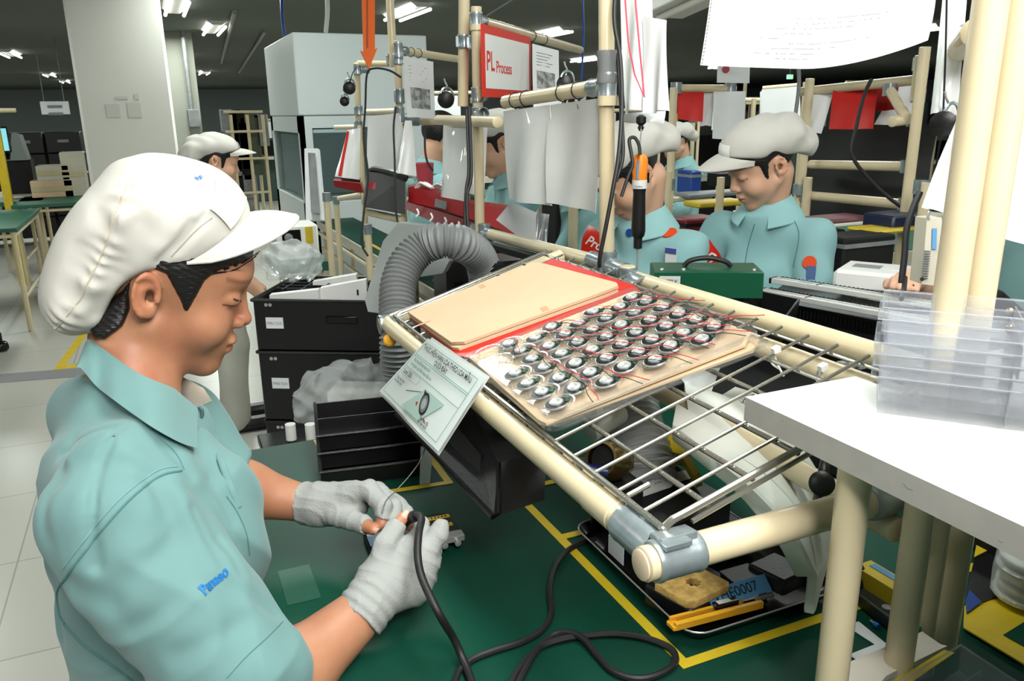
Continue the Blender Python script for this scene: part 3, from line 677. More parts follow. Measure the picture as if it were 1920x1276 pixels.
# moulded wells in the tray film
def well(p,root):
    mb=MB(); mb.lathe(p+SN*.001,SN,[(0,.0165),(.0035,.0185),(.006,.0205),(.0062,.0225)],20,cap=False); mb.build('tray_well',M['film'],root)
rowname=['first row from the back pipe','second row from the back pipe','third row from the back pipe','fourth row from the back pipe','fifth row from the back pipe','sixth row from the back pipe','seventh row from the back pipe','short front row']
posn=['first','second','third','fourth','fifth','sixth']
def speaker_mesh(root,wires=True):
    n=EZ
    mb=MB(); mb.lathe((0,0,0),n,[(0,.0135),(.0012,.0148),(.0026,.0148),(.003,.014)],26); mb.build('basket',M['steel'],root,local=True)
    mb=MB(); mb.lathe((0,0,.003),n,[(0,.0138),(.0006,.0134),(.0007,.0098)],26); mb.build('magnet_ring',mat_black2,root,local=True)
    mb=MB(); mb.lathe((0,0,.0034),n,[(0,.0086),(.0022,.0084),(.0026,.0078),(.0016,.0070),(.0016,.0056),(.0024,.0052),(.0026,.0036),(.0016,.0030),(.0018,.001)],26); mb.build('magnet_cup',M['alusp'],root,local=True)
    MB().obox((.0135,.002,.0045),(.0025,0,0),(0,.0045,0),(0,0,.0012),.0004).build('terminal',M['terminal'],root,local=True)
    if wires:
        MB().tube([(.0135,.004,.006),(.022,.002,.009),(.034,-.006,.011),(.048,-.012,.009),(.058,-.02,.010)],.00055,5,5).build('red_lead',M['copper'],root,local=True)
        MB().tube([(.0135,.0,.006),(.024,-.004,.008),(.036,-.014,.009),(.05,-.022,.007)],.00050,5,5).build('black_lead',M['ink'],root,local=True)
mat_black2=mat('magnet_black',(16,22,22),.35); M['alusp']=mat('speaker_cup',(196,200,198),.3,.45)
proto=thing('speaker','x','speaker',(0,0,0)); speaker_mesh(proto)
proto2=thing('speaker','x','speaker',(0,0,0)); speaker_mesh(proto2,False)
zax=SN; xax=SU*math.cos(.75)-EY*math.sin(.75); yax=zax.cross(xax)
Rb=Matrix((xax,yax,zax)).transposed()
random.seed(3)
for ri,row in enumerate(rows):
    for si,(x,y) in enumerate(row):
        src=proto2 if ri==7 else proto
        o=copytree(src); p=PP(860+x/sc8,380+y/sc8+2,HS+.004); o.location=p
        a=random.uniform(-.35,.35)+(-.5 if ri==6 else 0)
        o.rotation_euler=(Rb@Matrix.Rotation(a,3,'Z')@Matrix.Rotation(random.uniform(-.08,.08),3,'X')).to_euler()
        o['label']='silver speaker in the %s, %s from the cardboard side'%(rowname[ri],posn[si]); o['group']='silver speakers in the clear tray'
        well(p-SN*.004,tray)
for (x,y) in ((160,762),(205,808)): 
    q=PP(860+x/sc8,380+y/sc8,HS); well(q,tray); mb=MB(); mb.lathe(q,SN,[(0,.012),(.003,.010),(.004,.007),(.0045,.001)],16,cap=False); mb.build('tray_well',M['film'],tray)
for r_ in (proto,proto2):
    for c in list(r_.children): bpy.data.objects.remove(c)
    bpy.data.objects.remove(r_)
# ---- instruction card on the front rim
TL,TR,BR,BL=Xp(803,634,.355),Xp(911,709,.355),Xp(822,846,.305),Xp(712,733,.305)
N=(TR-TL).cross(BL-TL).normalized()
if N.dot(CC-TL)<0: N=-N
card=thing('instruction_card','instruction card in a clear sleeve with a speaker picture, hung on the front rail','sign',tuple(TL))
cardm=mat('card_print',(238,246,243),.35,coat=.4)
o,fn,_=sheet('card_sheet',(TL,TR,BR,BL),cardm,wave=.0012,thick=.0008,parent=card,seed=1)
o,_,_=sheet('clear_sleeve',(TL+(TL-BL)*.03-N*.004,TR+(TR-BR)*.03-N*.004,BR+(BR-TR)*.05-N*.004,BL+(BL-TL)*.05-N*.004),M['sleeve'],wave=.0012,thick=.0004,parent=card,seed=1)
ux=(TR-TL); uy=(TL-BL); wd,ht=ux.length,uy.length; ux.normalize(); uy=(uy-ux*uy.dot(ux)).normalized()
def cp(u,v): return (TL*(1-u)+TR*u)*(1-v)+(BL*(1-u)+BR*u)*v+N*.0032
def cline(u0,v0,u1,v1,w,m,name='print_line'):
    a,b=cp(u0,v0),cp(u1,v1); d=(b-a).normalized(); s=N.cross(d)*w/2; MB().prism([a-s,b-s,b+s,a+s],N*.0002).build(name,m,card)
for q in ((.05,.05,.95,.05),(.95,.05,.95,.93),(.95,.93,.05,.93),(.05,.93,.05,.05),(.05,.27,.95,.27),(.05,.245,.95,.245),(.05,.45,.95,.45)): cline(*q,.0006,M['inkteal'])
for q in ((.08,.47,.36,.47),(.36,.47,.36,.57),(.36,.57,.08,.57),(.08,.57,.08,.47)): cline(*q,.0004,M['inkg'])
for s,u,v,h,mw,mm in (("THỰC HIỆN HÀN LOA THEO LOA MẪU",.09,.135,.0082,.85,'ink'),("DƯỚI ĐÂY",.38,.225,.0078,.32,'ink'),("Dây màu đỏ hàn bên dưới",.10,.33,.005,.8,'inkteal'),("hướng hàn quy định theo mẫu loa",.10,.40,.005,.78,'inkteal'),
    ("Line 230",.10,.545,.008,.24,'ink'),("Dây màu đen",.08,.66,.005,.24,'ink'),("hàn bên trên",.08,.71,.005,.24,'ink'),("Dây màu đỏ",.66,.86,.005,.24,'ink'),("hàn bên dưới",.66,.91,.005,.24,'ink')):
    text(s,cp(u,v),ux,uy,h,M[mm],card,maxw=wd*mw,ext=.0006,bold=.012)
pc_=cp(.60,.68)
MB().prism([cp(.50,.52)+N*.0002,cp(.80,.52)+N*.0002,cp(.66,.90)+N*.0002,cp(.38,.90)+N*.0002],N*.0002).build('picture',mat('picture_green',(178,206,196),.5),card)
mb=MB(); mb.lathe(pc_+N*.0005,N,[(0,.017),(.0002,.017)],24); mb.build('picture_disc',M['ink'],card)
mb=MB(); mb.lathe(pc_+N*.0009,N,[(0,.0125),(.0002,.0125)],24); mb.build('picture_disc',M['inkg'],card)
mb=MB(); mb.lathe(pc_+N*.0013,N,[(0,.008),(.0002,.008)],24); mb.build('picture_disc',mat('pic_grey',(170,176,174),.5),card)
def arrow(u0,v0,u1,v1,w,m):
    cline(u0,v0,u1,v1,w,m,'arrow'); a,b=cp(u0,v0),cp(u1,v1); d=(b-a).normalized(); s=N.cross(d); MB().prism([b+d*.006+N*.0003,b-d*.003+s*.004+N*.0003,b-d*.003-s*.004+N*.0003],N*.0003).build('arrow',m,card)
arrow(.30,.71,.52,.56,.0012,M['ink']); arrow(.72,.84,.52,.74,.0016,M['copper'])
# number sticker on front pipe
p=V(FX+.012,.925,FZ+.003); q=Xp(915,781,FX); p=V(FX+.004,q.y,FZ+.003)
vdir=(CC-p); vdir=(vdir-EY*vdir.y).normalized(); up=vdir.cross(EY).normalized()
if up.z<0: up=-up
st=thing('number_sticker','small white sticker with a 2 on the front cream pipe','sticker',tuple(p+vdir*PR))
mb=MB()
def fn(u,v):
    a=(v-.5)*1.1; return p+EY*(.5-u)*.016*-1*-1+vdir*math.cos(a)*(PR+.0006)+up*math.sin(a)*(PR+.0006)*-1
mb.grid(fn,4,8,0); mb.build('sticker_base',M['paper'],st)
w_=.008
text('2',p+vdir*(PR+.001)-up*.005+EY*.004,-EY,up,.010,M['ink'],st,ext=.0004,bold=.01)
for s in (-1,1):
    a=p+vdir*(PR+.0008)+EY*s*.0075; MB().obox(a,EY*.0004,up*.0065,vdir*.0002).build('sticker_border',M['ink'],st)
    a=p+vdir*(PR+.0008)*.97+up*s*.0065; MB().obox(a,EY*.0078,up*.0004,vdir*.0004).build('sticker_border',M['ink'],st)
# yellow round button under the far joint
p=D(731,637,1.47); t=thing('call_button','round yellow button under the far left pipe joint','button',tuple(p)); MB().lathe(p,CC-p,[(0,.011),(.003,.012),(.006,.009),(.0065,.001)],20).build('button_cap',mat('button_yellow',(235,170,30),.3),t); MB().lathe(p,p-CC,[(0,.012),(.015,.012)],16).build('button_base',M['black'],t)
# ================= white shelf board with leg =================
sh=thing('white_shelf','white laminated shelf board with grey edge at the right','shelf',(.8,.2,1.24))
Z1,Z0=1.24,1.2165
poly=[V(.484,.56,Z0),V(.484,-.35,Z0),V(1.25,-.35,Z0),V(1.25,.56,Z0),V(P2.x+.024,.56,Z0),V(P2.x+.024,P1.y-.03,Z0),V(P1.x-.024,P1.y-.03,Z0),V(P1.x-.024,.56,Z0)]
mb=MB(); mb.k=0; mb.prism(poly[::-1],V(0,0,Z1-Z0)); bo=mb.build('board',[M['laminate'],M['lamedge']],sh)
for pl_ in bo.data.polygons:
    if abs(pl_.normal.z)<.5: pl_.material_index=1
l1=D(1602,900,.672); l2=D(1553,1255,.74)
lt=V(l1.x,l1.y,Z0); lb=V(l1.x,l1.y,.93); pipe(sh,(lt.x,lt.y,TZ+.0),lt,'leg')
z_=Zp(1545,1262,1.02); mb=MB(); mb.lathe((lt.x,lt.y,TZ),EZ,[(0,PR*1.04),(0,PR*1.3),(.10,PR*1.3),(.10,PR*1.04)],22,cap=False); mb.build('pipe_joint',M['zinc'],sh)
random.seed(11)
for i in range(16):
    y=random.uniform(.25,.52); z=random.uniform(Z0+.002,Z1-.003); l=random.uniform(.002,.009); a=random.uniform(-.8,.8)
    if i%3==0: MB().tube([(.4838,y,z),(.4838,y+l*.5,z+l*a),(.4838,y+l,z+l*.2)],.00025,4,3).build('scuff',M['inkg'],sh)
# ================= stack of clear boxes =================
e0=V(.557,.476,0); u=V(.655,-.755,0).normalized(); w=V(-u.y,u.x,0); 
if w.y<0: w=-w
orders=['bottom','second','third','fourth','fifth','sixth','topmost']
zc=Z1+.001
for k in range(7):
    hgt=.034; zb=zc+k*.0102; off=random.uniform(-.003,.003); L=.30; Wd=.066
    t=thing('clear_box','clear plastic box, %s in the nested stack on the white shelf'%(orders[k]+(' from the bottom' if 0<k<6 else '')),'box',tuple(e0+V(0,0,zb)),'clear boxes nested on the white shelf')
    c=lambda a,b,z:e0+u*(a+off)+w*b+V(0,0,z)
    mb=MB()
    ta=.0025
    lo=[c(ta*1.5,ta,zb),c(L-ta,ta,zb),c(L-ta,Wd-ta,zb),c(ta*1.5,Wd-ta,zb)]
    hi=[c(0,0,zb+hgt),c(L,0,zb+hgt),c(L,Wd,zb+hgt),c(0,Wd,zb+hgt)]
    rm=[c(-.004,-.004,zb+hgt+.0005),c(L+.004,-.004,zb+hgt+.0005),c(L+.004,Wd+.004,zb+hgt+.0005),c(-.004,Wd+.004,zb+hgt+.0005)]
    mb.add(lo+hi+rm,[(0,1,5,4),(1,2,6,5),(2,3,7,6),(3,0,4,7),(4,5,9,8),(5,6,10,9),(6,7,11,10),(7,4,8,11),(3,2,1,0)])
    mb.build('box_shell',M['box'],t,sharp=20)
    for s in (.10,.20):
        mb=MB(); mb.prism([c(s,0,zb+.002),c(s,Wd,zb+.002),c(s,Wd,zb+hgt-.004),c(s,0,zb+hgt-.004)],u*.0008); mb.build('divider',M['box'],t)
    mb=MB(); mb.tube(rm+[rm[0]],.0007,5,1); mb.build('rim_bead',M['box'],t)
# ================= things on the work table =================
# black open-front bins, three nested steps
a=Zp(603,912,TZ); b=Zp(796,888,TZ); ux=(b-a).normalized(); uy=V(-ux.y,ux.x,0); wd=(b-a).length
for k in range(3):
    o=a+uy*(.040*k)+EZ*(.002+.017*k); d=.11; hgt=.044; t_=.003
    t=thing('parts_bin','black open front parts bin, %s of the three behind the hands'%['lowest and nearest','middle','uppermost and farthest'][k],'bin',tuple(o),'black open front bins on the green table')
    A=lambda x,y,z:o+ux*x+uy*y+EZ*z
    mb=MB(); mb.prism([A(0,0,0),A(wd,0,0),A(wd,d,0),A(0,d,0)],EZ*t_); mb.build('bin_floor',M['black'],t)
    mb=MB(); mb.prism([A(0,-.008,0),A(wd,-.008,0),A(wd,-.016,hgt-.012),A(0,-.016,hgt-.012)][::-1],uy*t_); 
    mb.tube([A(-.002,-.016,hgt-.012),A(wd+.002,-.016,hgt-.012)],.003,8,1); mb.build('front_panel',M['black'],t)
    for s in (0,1):
        x=s*wd; mb=MB(); mb.prism([A(x,0,0),A(x,d,0),A(x,d,hgt+.006),A(x,.045,hgt+.006),A(x,-.016,hgt-.012)],ux*(t_ if s==0 else -t_)); 
        mb.tube([A(x,-.016,hgt-.012),A(x,.045,hgt+.006),A(x,d,hgt+.006)],.0028,8,1); mb.build('side_panel',M['black'],t)
    mb=MB(); mb.prism([A(0,d,0),A(wd,d,0),A(wd,d,hgt+.006),A(0,d,hgt+.006)],-uy*t_); mb.build('back_panel',M['black'],t)
MB().box(a+V(.0,.0,0),a+V(.0,.0,0)) 
# clear bag edge standing right of the bins
p=D(796,880,1.33); t=thing('clear_bag','scrap of clear plastic at the right end of the lowest black bin','bag',tuple(p)); mb=MB(); mb.prism([D(790,838,1.34),D(812,845,1.30),D(806,905,1.33),D(788,908,1.36)],V(0,.004,0)); mb.build('bag_film',M['bag'],t)
# hanging black bin under the instruction card
t=thing('hanging_bin','black sloping bin hooked under the front rail behind the instruction card','bin',tuple(V(FX,1.0,.95)))
q=[D(742,770,1.32),D(800,800,1.26),D(880,905,1.06),D(926,967,1.00),D(933,962,1.02),D(934,878,1.05),D(905,800,1.10),D(880,745,1.18),D(800,700,1.3)]
mb=MB(); side=[D(745,776,1.30),D(926,968,1.0),D(934,868,1.05),D(878,748,1.17),D(790,715,1.28)]
dx=V(.085,.03,-.01); mb.prism(side,dx); mb.build('bin_body',M['black'],t,sharp=20)
mb=MB(); mb.tube([D(743,776,1.297),D(924,969,.997),D(935,962,1.003),D(935,868,1.045)],.0035,8,1); mb.build('bin_lip',M['blackg'],t)
mb=MB(); mb.prism([D(780,800,1.255),D(900,925,1.055),D(903,852,1.075),D(850,790,1.15)],-dx*.02); mb.build('bin_panel',M['black'],t)
wire('steel_hoop',[D(905,735,1.12),D(945,770,1.13),D(955,815,1.12),D(942,848,1.10),D(935,850,1.08)],.005,M['greyp'],'grey metal hoop behind the number 2 sticker, under the shelf','hoop',flat=2.2) if False else tag(MB().tube([D(905,735,1.12),D(940,770,1.13),D(950,815,1.12),D(940,848,1.10)],.005,8,6,flat=2.2).build('steel_hoop',M['greyp']),'grey curved metal strip under the front rail near the number sticker','strip')
# solder wire
wire('solder_wire',[D(798,838,1.2),D(785,868,1.18),D(765,895,1.15),D(742,920,1.12),D(724,938,1.09),D(716,962,1.07)],.0008,M['wire'],'thin silver solder wire running down to the gloved fingers','wire')
# fixture plate under hands
c=Zp(772,1000,TZ+.012); fx=(Zp(862,998,TZ)-Zp(700,1030,TZ)).normalized(); fy=V(-fx.y,fx.x,0)
t=thing('work_fixture','small black fixture plate with yellow labels and a metal clamp under the gloved hands','fixture',tuple(V(c.x,c.y,TZ)))
MB().obox(V(c.x,c.y,TZ+.010),fx*.068,fy*.036,EZ*.009,.002).build('plate',M['blackg'],t)
tp=TZ+.0195
for i,(u_,v_) in enumerate(((.045,.020),(.042,-.006))):
    q=V(c.x,c.y,tp)+fx*u_+fy*v_; MB().obox(q,fx*.020,fy*.0045,EZ*.0004).build('yellow_label',M['yellow'],t)
    for k in range(6): MB().obox(q+fx*(-.014+.0055*k)+EZ*.0005,fx*.0016,fy*.0022,EZ*.0002).build('print_mark',M['ink'],t)
q=V(c.x,c.y,tp)-fx*.058-fy*.012; MB().obox(q,fx*.009,fy*.014,EZ*.0004).build('blue_label',M['bluel'],t)
q=V(c.x,c.y,TZ+.018)+fx*.046-fy*.042; MB().obox(q,fx*.022,fy*.009,EZ*.005,.001).build('clamp_block',M['steel'],t)
for s in(-1,1): 
    MB().lathe(q+fx*s*.010-fy*.009-EZ*.004,-fy,[(0,.005),(.006,.005),(.007,.003)],10).build('clamp_screw',M['steel'],t)
# cables on the table
def zc_(pts,z): return [Zp(x,y,z_) for (x,y),z_ in zip(pts,z if isinstance(z,(list,tuple)) else [z]*len(pts))]
R_=.0042; zt=TZ+R_+.001
pts=[D(752,990,1.035),D(757,976,1.02),D(775,966,1.01),D(790,970,.985),D(785,1000,.955),D(783,1040,.935),D(792,1085,.925)]+zc_([(823,1150),(850,1195),(868,1235),(884,1276),(900,1330)],[.955,.915,.892,zt,zt])
t=thing('soldering_cable','thick black cable arching from the soldering iron in the gloved hand down to the table','cable',tuple(Zp(884,1276,TZ)))
MB().tube(pts,.0047,12,8).build('cable_jacket',M['rubber'],t)
MB().tube([D(744,994,1.04),D(752,984,1.032),D(765,972,1.018),D(778,967,1.005)],.0075,12,5).build('strain_relief',M['rubber'],t)
si=thing('soldering_iron','black soldering iron handle held in the right gloved hand','soldering iron',tuple(D(735,985,1.05)))
MB().tube([D(756,976,1.03),D(742,984,1.045),D(722,1000,1.065)],.0085,14,4).build('handle',M['rubber'],si)
MB().tube([D(724,998,1.063),D(712,1010,1.08)],.0055,12,1).build('blue_collar',M['bluel'],si)
MB().tube([D(714,1008,1.078),D(704,1018,1.09)],.0022,8,1,rf=lambda L,u:.0022*(1-u*.6)).build('tip',M['steel'],si)
loop=[(1118,1010),(1088,1018),(1060,1036),(1038,1070),(1031,1110),(1034,1150),(1015,1182),(975,1204),(930,1218),(893,1232),(872,1246),(858,1262),(850,1290)]
wire('coiled_cable',zc_(loop,zt),.0042,M['rubber'],'black cable leaving the tray corner and sweeping left across the green table')
loop=[(968,1290),(985,1255),(1005,1222),(1035,1192),(1065,1185),(1095,1198),(1120,1228),(1150,1258),(1195,1272),(1240,1262),(1266,1240),(1258,1216),(1215,1197),(1160,1188),(1110,1190),(1060,1196),(1018,1210),(990,1235),(968,1262),(955,1290)]
zz_=[zt]*4+[zt+.004]*2+[zt]*9+[zt+.002,zt,zt,zt,zt]
wire('coiled_cable',zc_(loop,zz_),.0042,M['rubber'],'black cable lying in a long loop at the bottom centre of the table')
# ---- soldering tray
TX0,TX1,TY0,TY1=.512,.752,.656,.956
t=thing('soldering_tray','black rimmed metal tray holding the sponge and yellow tweezers','tray',((TX0+TX1)/2,(TY0+TY1)/2,TZ))
def rr(x0,x1,y0,y1,r,z,n=6):
    out=[]
    for cx_,cy_,a0 in ((x1-r,y1-r,0),(x0+r,y1-r,90),(x0+r,y0+r,180),(x1-r,y0+r,270)):
        for k in range(n+1): a=math.radians(a0+90*k/n); out.append(V(cx_+r*math.cos(a),cy_+r*math.sin(a),z))
    return out
def rings(rs,cap0=True,cap1=False):
    n=len(rs[0]); vs=[p for r in rs for p in r]; fs=[(k*n+i,k*n+(i+1)%n,(k+1)*n+(i+1)%n,(k+1)*n+i) for k in range(len(rs)-1) for i in range(n)]
    if cap0: fs.append(tuple(range(n))[::-1])
    if cap1: fs.append(tuple(range((len(rs)-1)*n,len(rs)*n)))
    return MB().add(vs,fs)
zb=TZ+.003
rs=[rr(TX0+.02,TX1-.02,TY0+.02,TY1-.02,.015,zb),rr(TX0+.012,TX1-.012,TY0+.012,TY1-.012,.02,zb+.004),rr(TX0,TX1,TY0,TY1,.028,zb+.020),rr(TX0+.0035,TX1-.0035,TY0+.0035,TY1-.0035,.026,zb+.020),rr(TX0+.015,TX1-.015,TY0+.015,TY1-.015,.019,zb+.006),rr(TX0+.022,TX1-.022,TY0+.022,TY1-.022,.014,zb+.003)]
rings(rs,True,True).build('tray_body',M['blackg'],t)
e=rr(TX0+.001,TX1-.001,TY0+.001,TY1-.001,.027,zb+.0205); MB().tube(e+[e[0]],.0012,6,1).build('tray_rim',M['steel'],t)
# sponge holder + sponge
def quad3(cx,cy,hx,hy,rot):
    c_,s_=math.cos(rot),math.sin(rot); return V(c_,s_,0)*hx,V(-s_,c_,0)*hy
S1,S2,S3,S4=[Zp(x,y,TZ+.045) for x,y in ((1222,1088),(1300,1062),(1375,1092),(1293,1138))]
sc_=(S1+S2+S3+S4)/4; sx_=((S4-S1)+(S3-S2))/4; sy_=((S2-S1)+(S3-S4))/4
t=thing('sponge_holder','black iron stand base holding the yellow sponge in the tray','stand',tuple(V(sc_.x,sc_.y,TZ+.006)))
MB().obox(V(sc_.x+.012,sc_.y+.01,TZ+.021),sx_*1.22,sy_*1.3,EZ*.015,.003).build('holder_body',M['black'],t)
mb=MB(); mb.obox(V(sc_.x,sc_.y,TZ+.036)+sx_*1.2+sy_*3.1,sx_*.9,sy_*.7,EZ*.012,.003); mb.build('holder_block',M['black'],t)
t=thing('sponge','yellow cleaning sponge with a dark hole in the black tray','sponge',tuple(V(sc_.x,sc_.y,TZ+.037)))
sp_=MB(); hx_=sx_*1.0; hy_=sy_*1.0; N_=28; ring_o=[];
def sq(a):
    c_,s_=math.cos(a),math.sin(a); m=max(abs(c_),abs(s_)); return c_/m,s_/m
cen=V(sc_.x,sc_.y,0); zs0,zs1=TZ+.0375,TZ+.047
lv=[]
lv.append([cen+hx_*(sq(2*math.pi*i/N_)[0])+hy_*(sq(2*math.pi*i/N_)[1])+EZ*zs0 for i in range(N_)])
lv.append([p+EZ*(zs1-.001-zs0) for p in lv[0]]); lv.append([cen+(p-cen-EZ*(p.z))*.97+EZ*zs1 for p in lv[0]])
hc=cen+hy_*.05; hr=lambda i:.0088*(1+.18*math.sin(i*1.7))
lv.append([hc+V(math.cos(2*math.pi*i/N_),math.sin(2*math.pi*i/N_),0)*0+(hx_.normalized()*math.cos(2*math.pi*i/N_)+hy_.normalized()*math.sin(2*math.pi*i/N_))*hr(i)+EZ*zs1 for i in range(N_)])
lv.append([p-EZ*.009 for p in lv[-1]])
rings(lv,False,False).build('sponge_body',M['sponge'],t,sharp=50)
MB().obox(hc+EZ*(zs0+.0005),hx_.normalized()*.009,hy_.normalized()*.009,EZ*.0004).build('hole_bottom',M['dark'],t)
# asset label
L0,L1,L2,L3=[D(x,y,d) for x,y,d in ((1330,1118,.985),(1448,1078,1.0),(1446,1106,1.01),(1345,1148,.99))]
ll=Zp(1337,1140,TZ+.03); lr=Zp(1448,1106,TZ+.03); ux=(lr-ll).normalized(); tilt=(V(-ux.y,ux.x,0)*.75+EZ*.65).normalized(); hh=.022; W_=(lr-ll).length
t=thing('asset_label','blue label with black characters on the tray equipment','label',tuple(ll))
nn_=ux.cross(tilt).normalized(); mb=MB(); mb.prism([ll,lr,lr+tilt*hh,ll+tilt*hh],-nn_*.002); mb.build('label_plate',M['bluel'],t)
text('VHE0007',ll+ux*.006+tilt*.0055+nn_*.0002,ux,tilt,.0125,M['ink'],t,maxw=W_*.88)
lm=ll.lerp(lr,.5); MB().prism([V(lm.x,lm.y+.006,TZ+.008),V(lr.x,lr.y+.006,TZ+.008),lr+tilt*hh-nn_*.0025,lm+tilt*hh-nn_*.0025],V(0,.03,0)).build('label_block',M['black'],t)
# yellow tweezers / cutter
a=Zp(1262,1170,TZ+.03); b=Zp(1425,1128,TZ+.022); ux=(b-a).normalized(); uy=V(-ux.y,ux.x,0); Lc=(b-a).length
t=thing('snap_knife','yellow plastic snap knife lying across the front of the black tray','knife',tuple(a))
yel=mat('knife_yellow',(240,176,44),.35)
MB().obox(a+ux*Lc*.5-uy*.004,ux*Lc*.5,uy*.0035,EZ*.005,.001).build('body_rail',yel,t)
MB().obox(a+ux*Lc*.42+uy*.008+EZ*.002,ux*Lc*.42,uy*.0022,EZ*.0035,.001).build('body_rail',yel,t)
MB().obox(a+ux*.003+uy*.002-EZ*.003,ux*.006,uy*.008,EZ*.003,.001).build('end_cap',yel,t)
MB().obox(a+ux*Lc*.62+uy*.006+EZ*.006,ux*.018,uy*.005,EZ*.0035,.001).build('slider',M['blackg'],t)
MB().obox(a+ux*Lc*.60+uy*.006+EZ*.0098,ux*.010,uy*.0035,EZ*.0003).build('slider_label',M['paper'],t)
MB().obox(a+ux*(Lc+.01)+uy*.004+EZ*.003,ux*.014,uy*.003,EZ*.002).build('blade_tip',M['steel'],t)
MB().obox(a+ux*Lc*.93+uy*.010+EZ*.004,ux*.012,uy*.004,EZ*.003,.001).build('white_tag',M['paper'],t)
# black equipment under the shelf with paper label
zq=TZ+.085
E=[Zp(x,y,zq) for x,y in ((1150,905),(1250,862),(1370,935),(1235,1000))]
t=thing('power_unit','black power unit with a handwritten paper label under the wire shelf','power unit',tuple(V(E[0].x,E[0].y,TZ+.01)))
MB().prism(E[::-1],EZ*-.07).build('casing',M['black'],t)
P_=[Zp(x,y,zq+.0012) for x,y in ((1180,905),(1290,880),(1310,893),(1265,905),(1258,913),(1185,938),(1178,925))]
MB().prism(P_[::-1],EZ*.0004).build('paper_label',M['paper'],t)
ux=(P_[1]-P_[0]).normalized(); uy=V(-ux.y,ux.x,0)
text('Guide By Ersa 44',P_[0]-uy*.010+ux*.002+EZ*.0006,ux,uy,.006,M['ink'],t,maxw=.085,font_shear=.3)
text('24V  3A',P_[0]-uy*.022+ux*.030+EZ*.0006,ux,uy,.006,M['ink'],t,maxw=.05,font_shear=.3)
t=thing('power_unit','black low box with a small white side label beside the near pipe joint','power unit',tuple(V(.56,.90,TZ+.01)))
MB().obox(V(.585,.868,TZ+.038),(.016,0,0),(0,.070,0),(0,0,.025),.003).build('casing',M['black'],t)
MB().obox(Zp(1155,1030,TZ+.03)+V(0,0,.0),V(.0005,0,0),V(0,.02,0),V(0,0,.014)).build('side_label',M['paper'],t)
MB().obox(V(.66,.86,TZ+.03),(.06,0,0),(0,.07,0),(0,0,.02),.005).build('casing',M['black'],t)
# vertical hose
def hose(name,pts,r,label,rib=.012,m='hose',n=10):
    t=thing(name,label,'hose',tuple(Vector(pts[0])))
    P=smooth(pts,60); L=[0]
    for i in range(1,len(P)): L.append(L[-1]+(P[i]-P[i-1]).length)
    N=int(L[-1]/rib*8); Q=[];j=0
    for k in range(N+1):
        s=L[-1]*k/N
        while j<len(L)-2 and L[j+1]<s: j+=1
        u=(s-L[j])/max(L[j+1]-L[j],1e-9); Q.append(P[j].lerp(P[j+1],u))
    mb=MB(); mb.tube(Q,r,28,1,rf=lambda l,u:r*(1+.075*math.cos(2*math.pi*l/rib))); mb.build('hose_wall',M[m],t); return t
hose('fume_hose',[D(1180,740,1.28),D(1190,800,1.25),D(1205,850,1.22),D(1215,900,1.2)],.042,'grey ribbed hose standing upright under the wire shelf',rib=.011,m='hoselt')
# brass cup
p=D(1140,862,1.08); ax=(D(1120,858,1.05)-D(1180,872,1.12)).normalized(); t=thing('brass_sponge_cup','round brass coloured cup lying open under the wire shelf','cup',tuple(p))
MB().lathe(p+ax*.02,-ax,[(0,.020),(0,.024),(.012,.027),(.03,.028),(.05,.024),(.056,.018),(.056,.0)],26,cap=False).build('cup_shell',M['brass'],t)
MB().lathe(p+ax*.012,-ax,[(0,.019),(.001,.019)],24).build('cup_inside',M['dark'],t)
MB().obox(p-EZ*.045-ax*.02,(.03,0,0),(0,.03,0),(0,0,.022),.004).build('cup_base',M['black'],t)
q=D(1110,880,1.06); t=thing('blue_tool','dark blue tool handle beside the brass cup','handle',tuple(q)); MB().tube([D(1085,870,1.06),D(1110,880,1.06),D(1140,884,1.06)],.007,10,4).build('grip',mat('navy',(24,34,84),.4),t)
MB().cyl(D(1112,880,1.06),Zp(1112,1005,TZ),.004,8).build('grip_stand',M['black'],t)
# white curved fume extractor housing
fe=thing('fume_extractor','off white curved fume extractor housing under the shelf, right side','extractor',tuple(D(1450,860,1.0)))
few=mat('extractor_white',(222,224,214),.38)
def ribbon(pts,w,th,dirs,m,name,root,n=8):
    """bent band: path pts, half width w along dirs, thickness th"""
    P=smooth(pts,n); Dn=[Vector(d) for d in dirs]; mb=MB(); vs=[]; K=len(P)
    for i,p in enumerate(P):
        u=i/(K-1)*(len(Dn)-1); j=min(int(u),len(Dn)-2); d=Dn[j].lerp(Dn[j+1],u-j)
        T=(P[min(i+1,K-1)]-P[max(i-1,0)]).normalized(); nrm=T.cross(d).normalized()
        ww=w if not callable(w) else w(i/(K-1)); d=d.normalized()
        for a,b in ((-1,-1),(-.9,-1.3),(.9,-1.3),(1,-1),(1,1),(.9,1.3),(-.9,1.3),(-1,1)): vs.append(p+d*ww*a+nrm*th*b*.5)
    fs=[(i*8+k,i*8+(k+1)%8,(i+1)*8+(k+1)%8,(i+1)*8+k) for i in range(K-1) for k in range(8)]+[tuple(range(8))[::-1],tuple((K-1)*8+k for k in range(8))]
    mb.add(vs,fs); return mb.build(name,m,root)
ribbon([D(1265,790,1.05),D(1330,835,1.0),D(1400,885,.95),D(1450,935,.92),D(1490,990,.91),D(1522,1060,.93)],lambda u:.026+.008*math.sin(u*3),.02,[V(.6,.7,.25),V(.7,.5,.1),V(.8,.5,0)],few,'front_arch',fe)
ribbon([D(1290,775,1.08),D(1370,800,1.04),D(1450,850,1.0),D(1510,920,.98),D(1535,1000,.98),D(1535,1080,1.0)],.085,.010,[V(.5,.8,.1),V(.7,.7,.0),V(.75,.6,0)],few,'side_shell',fe)
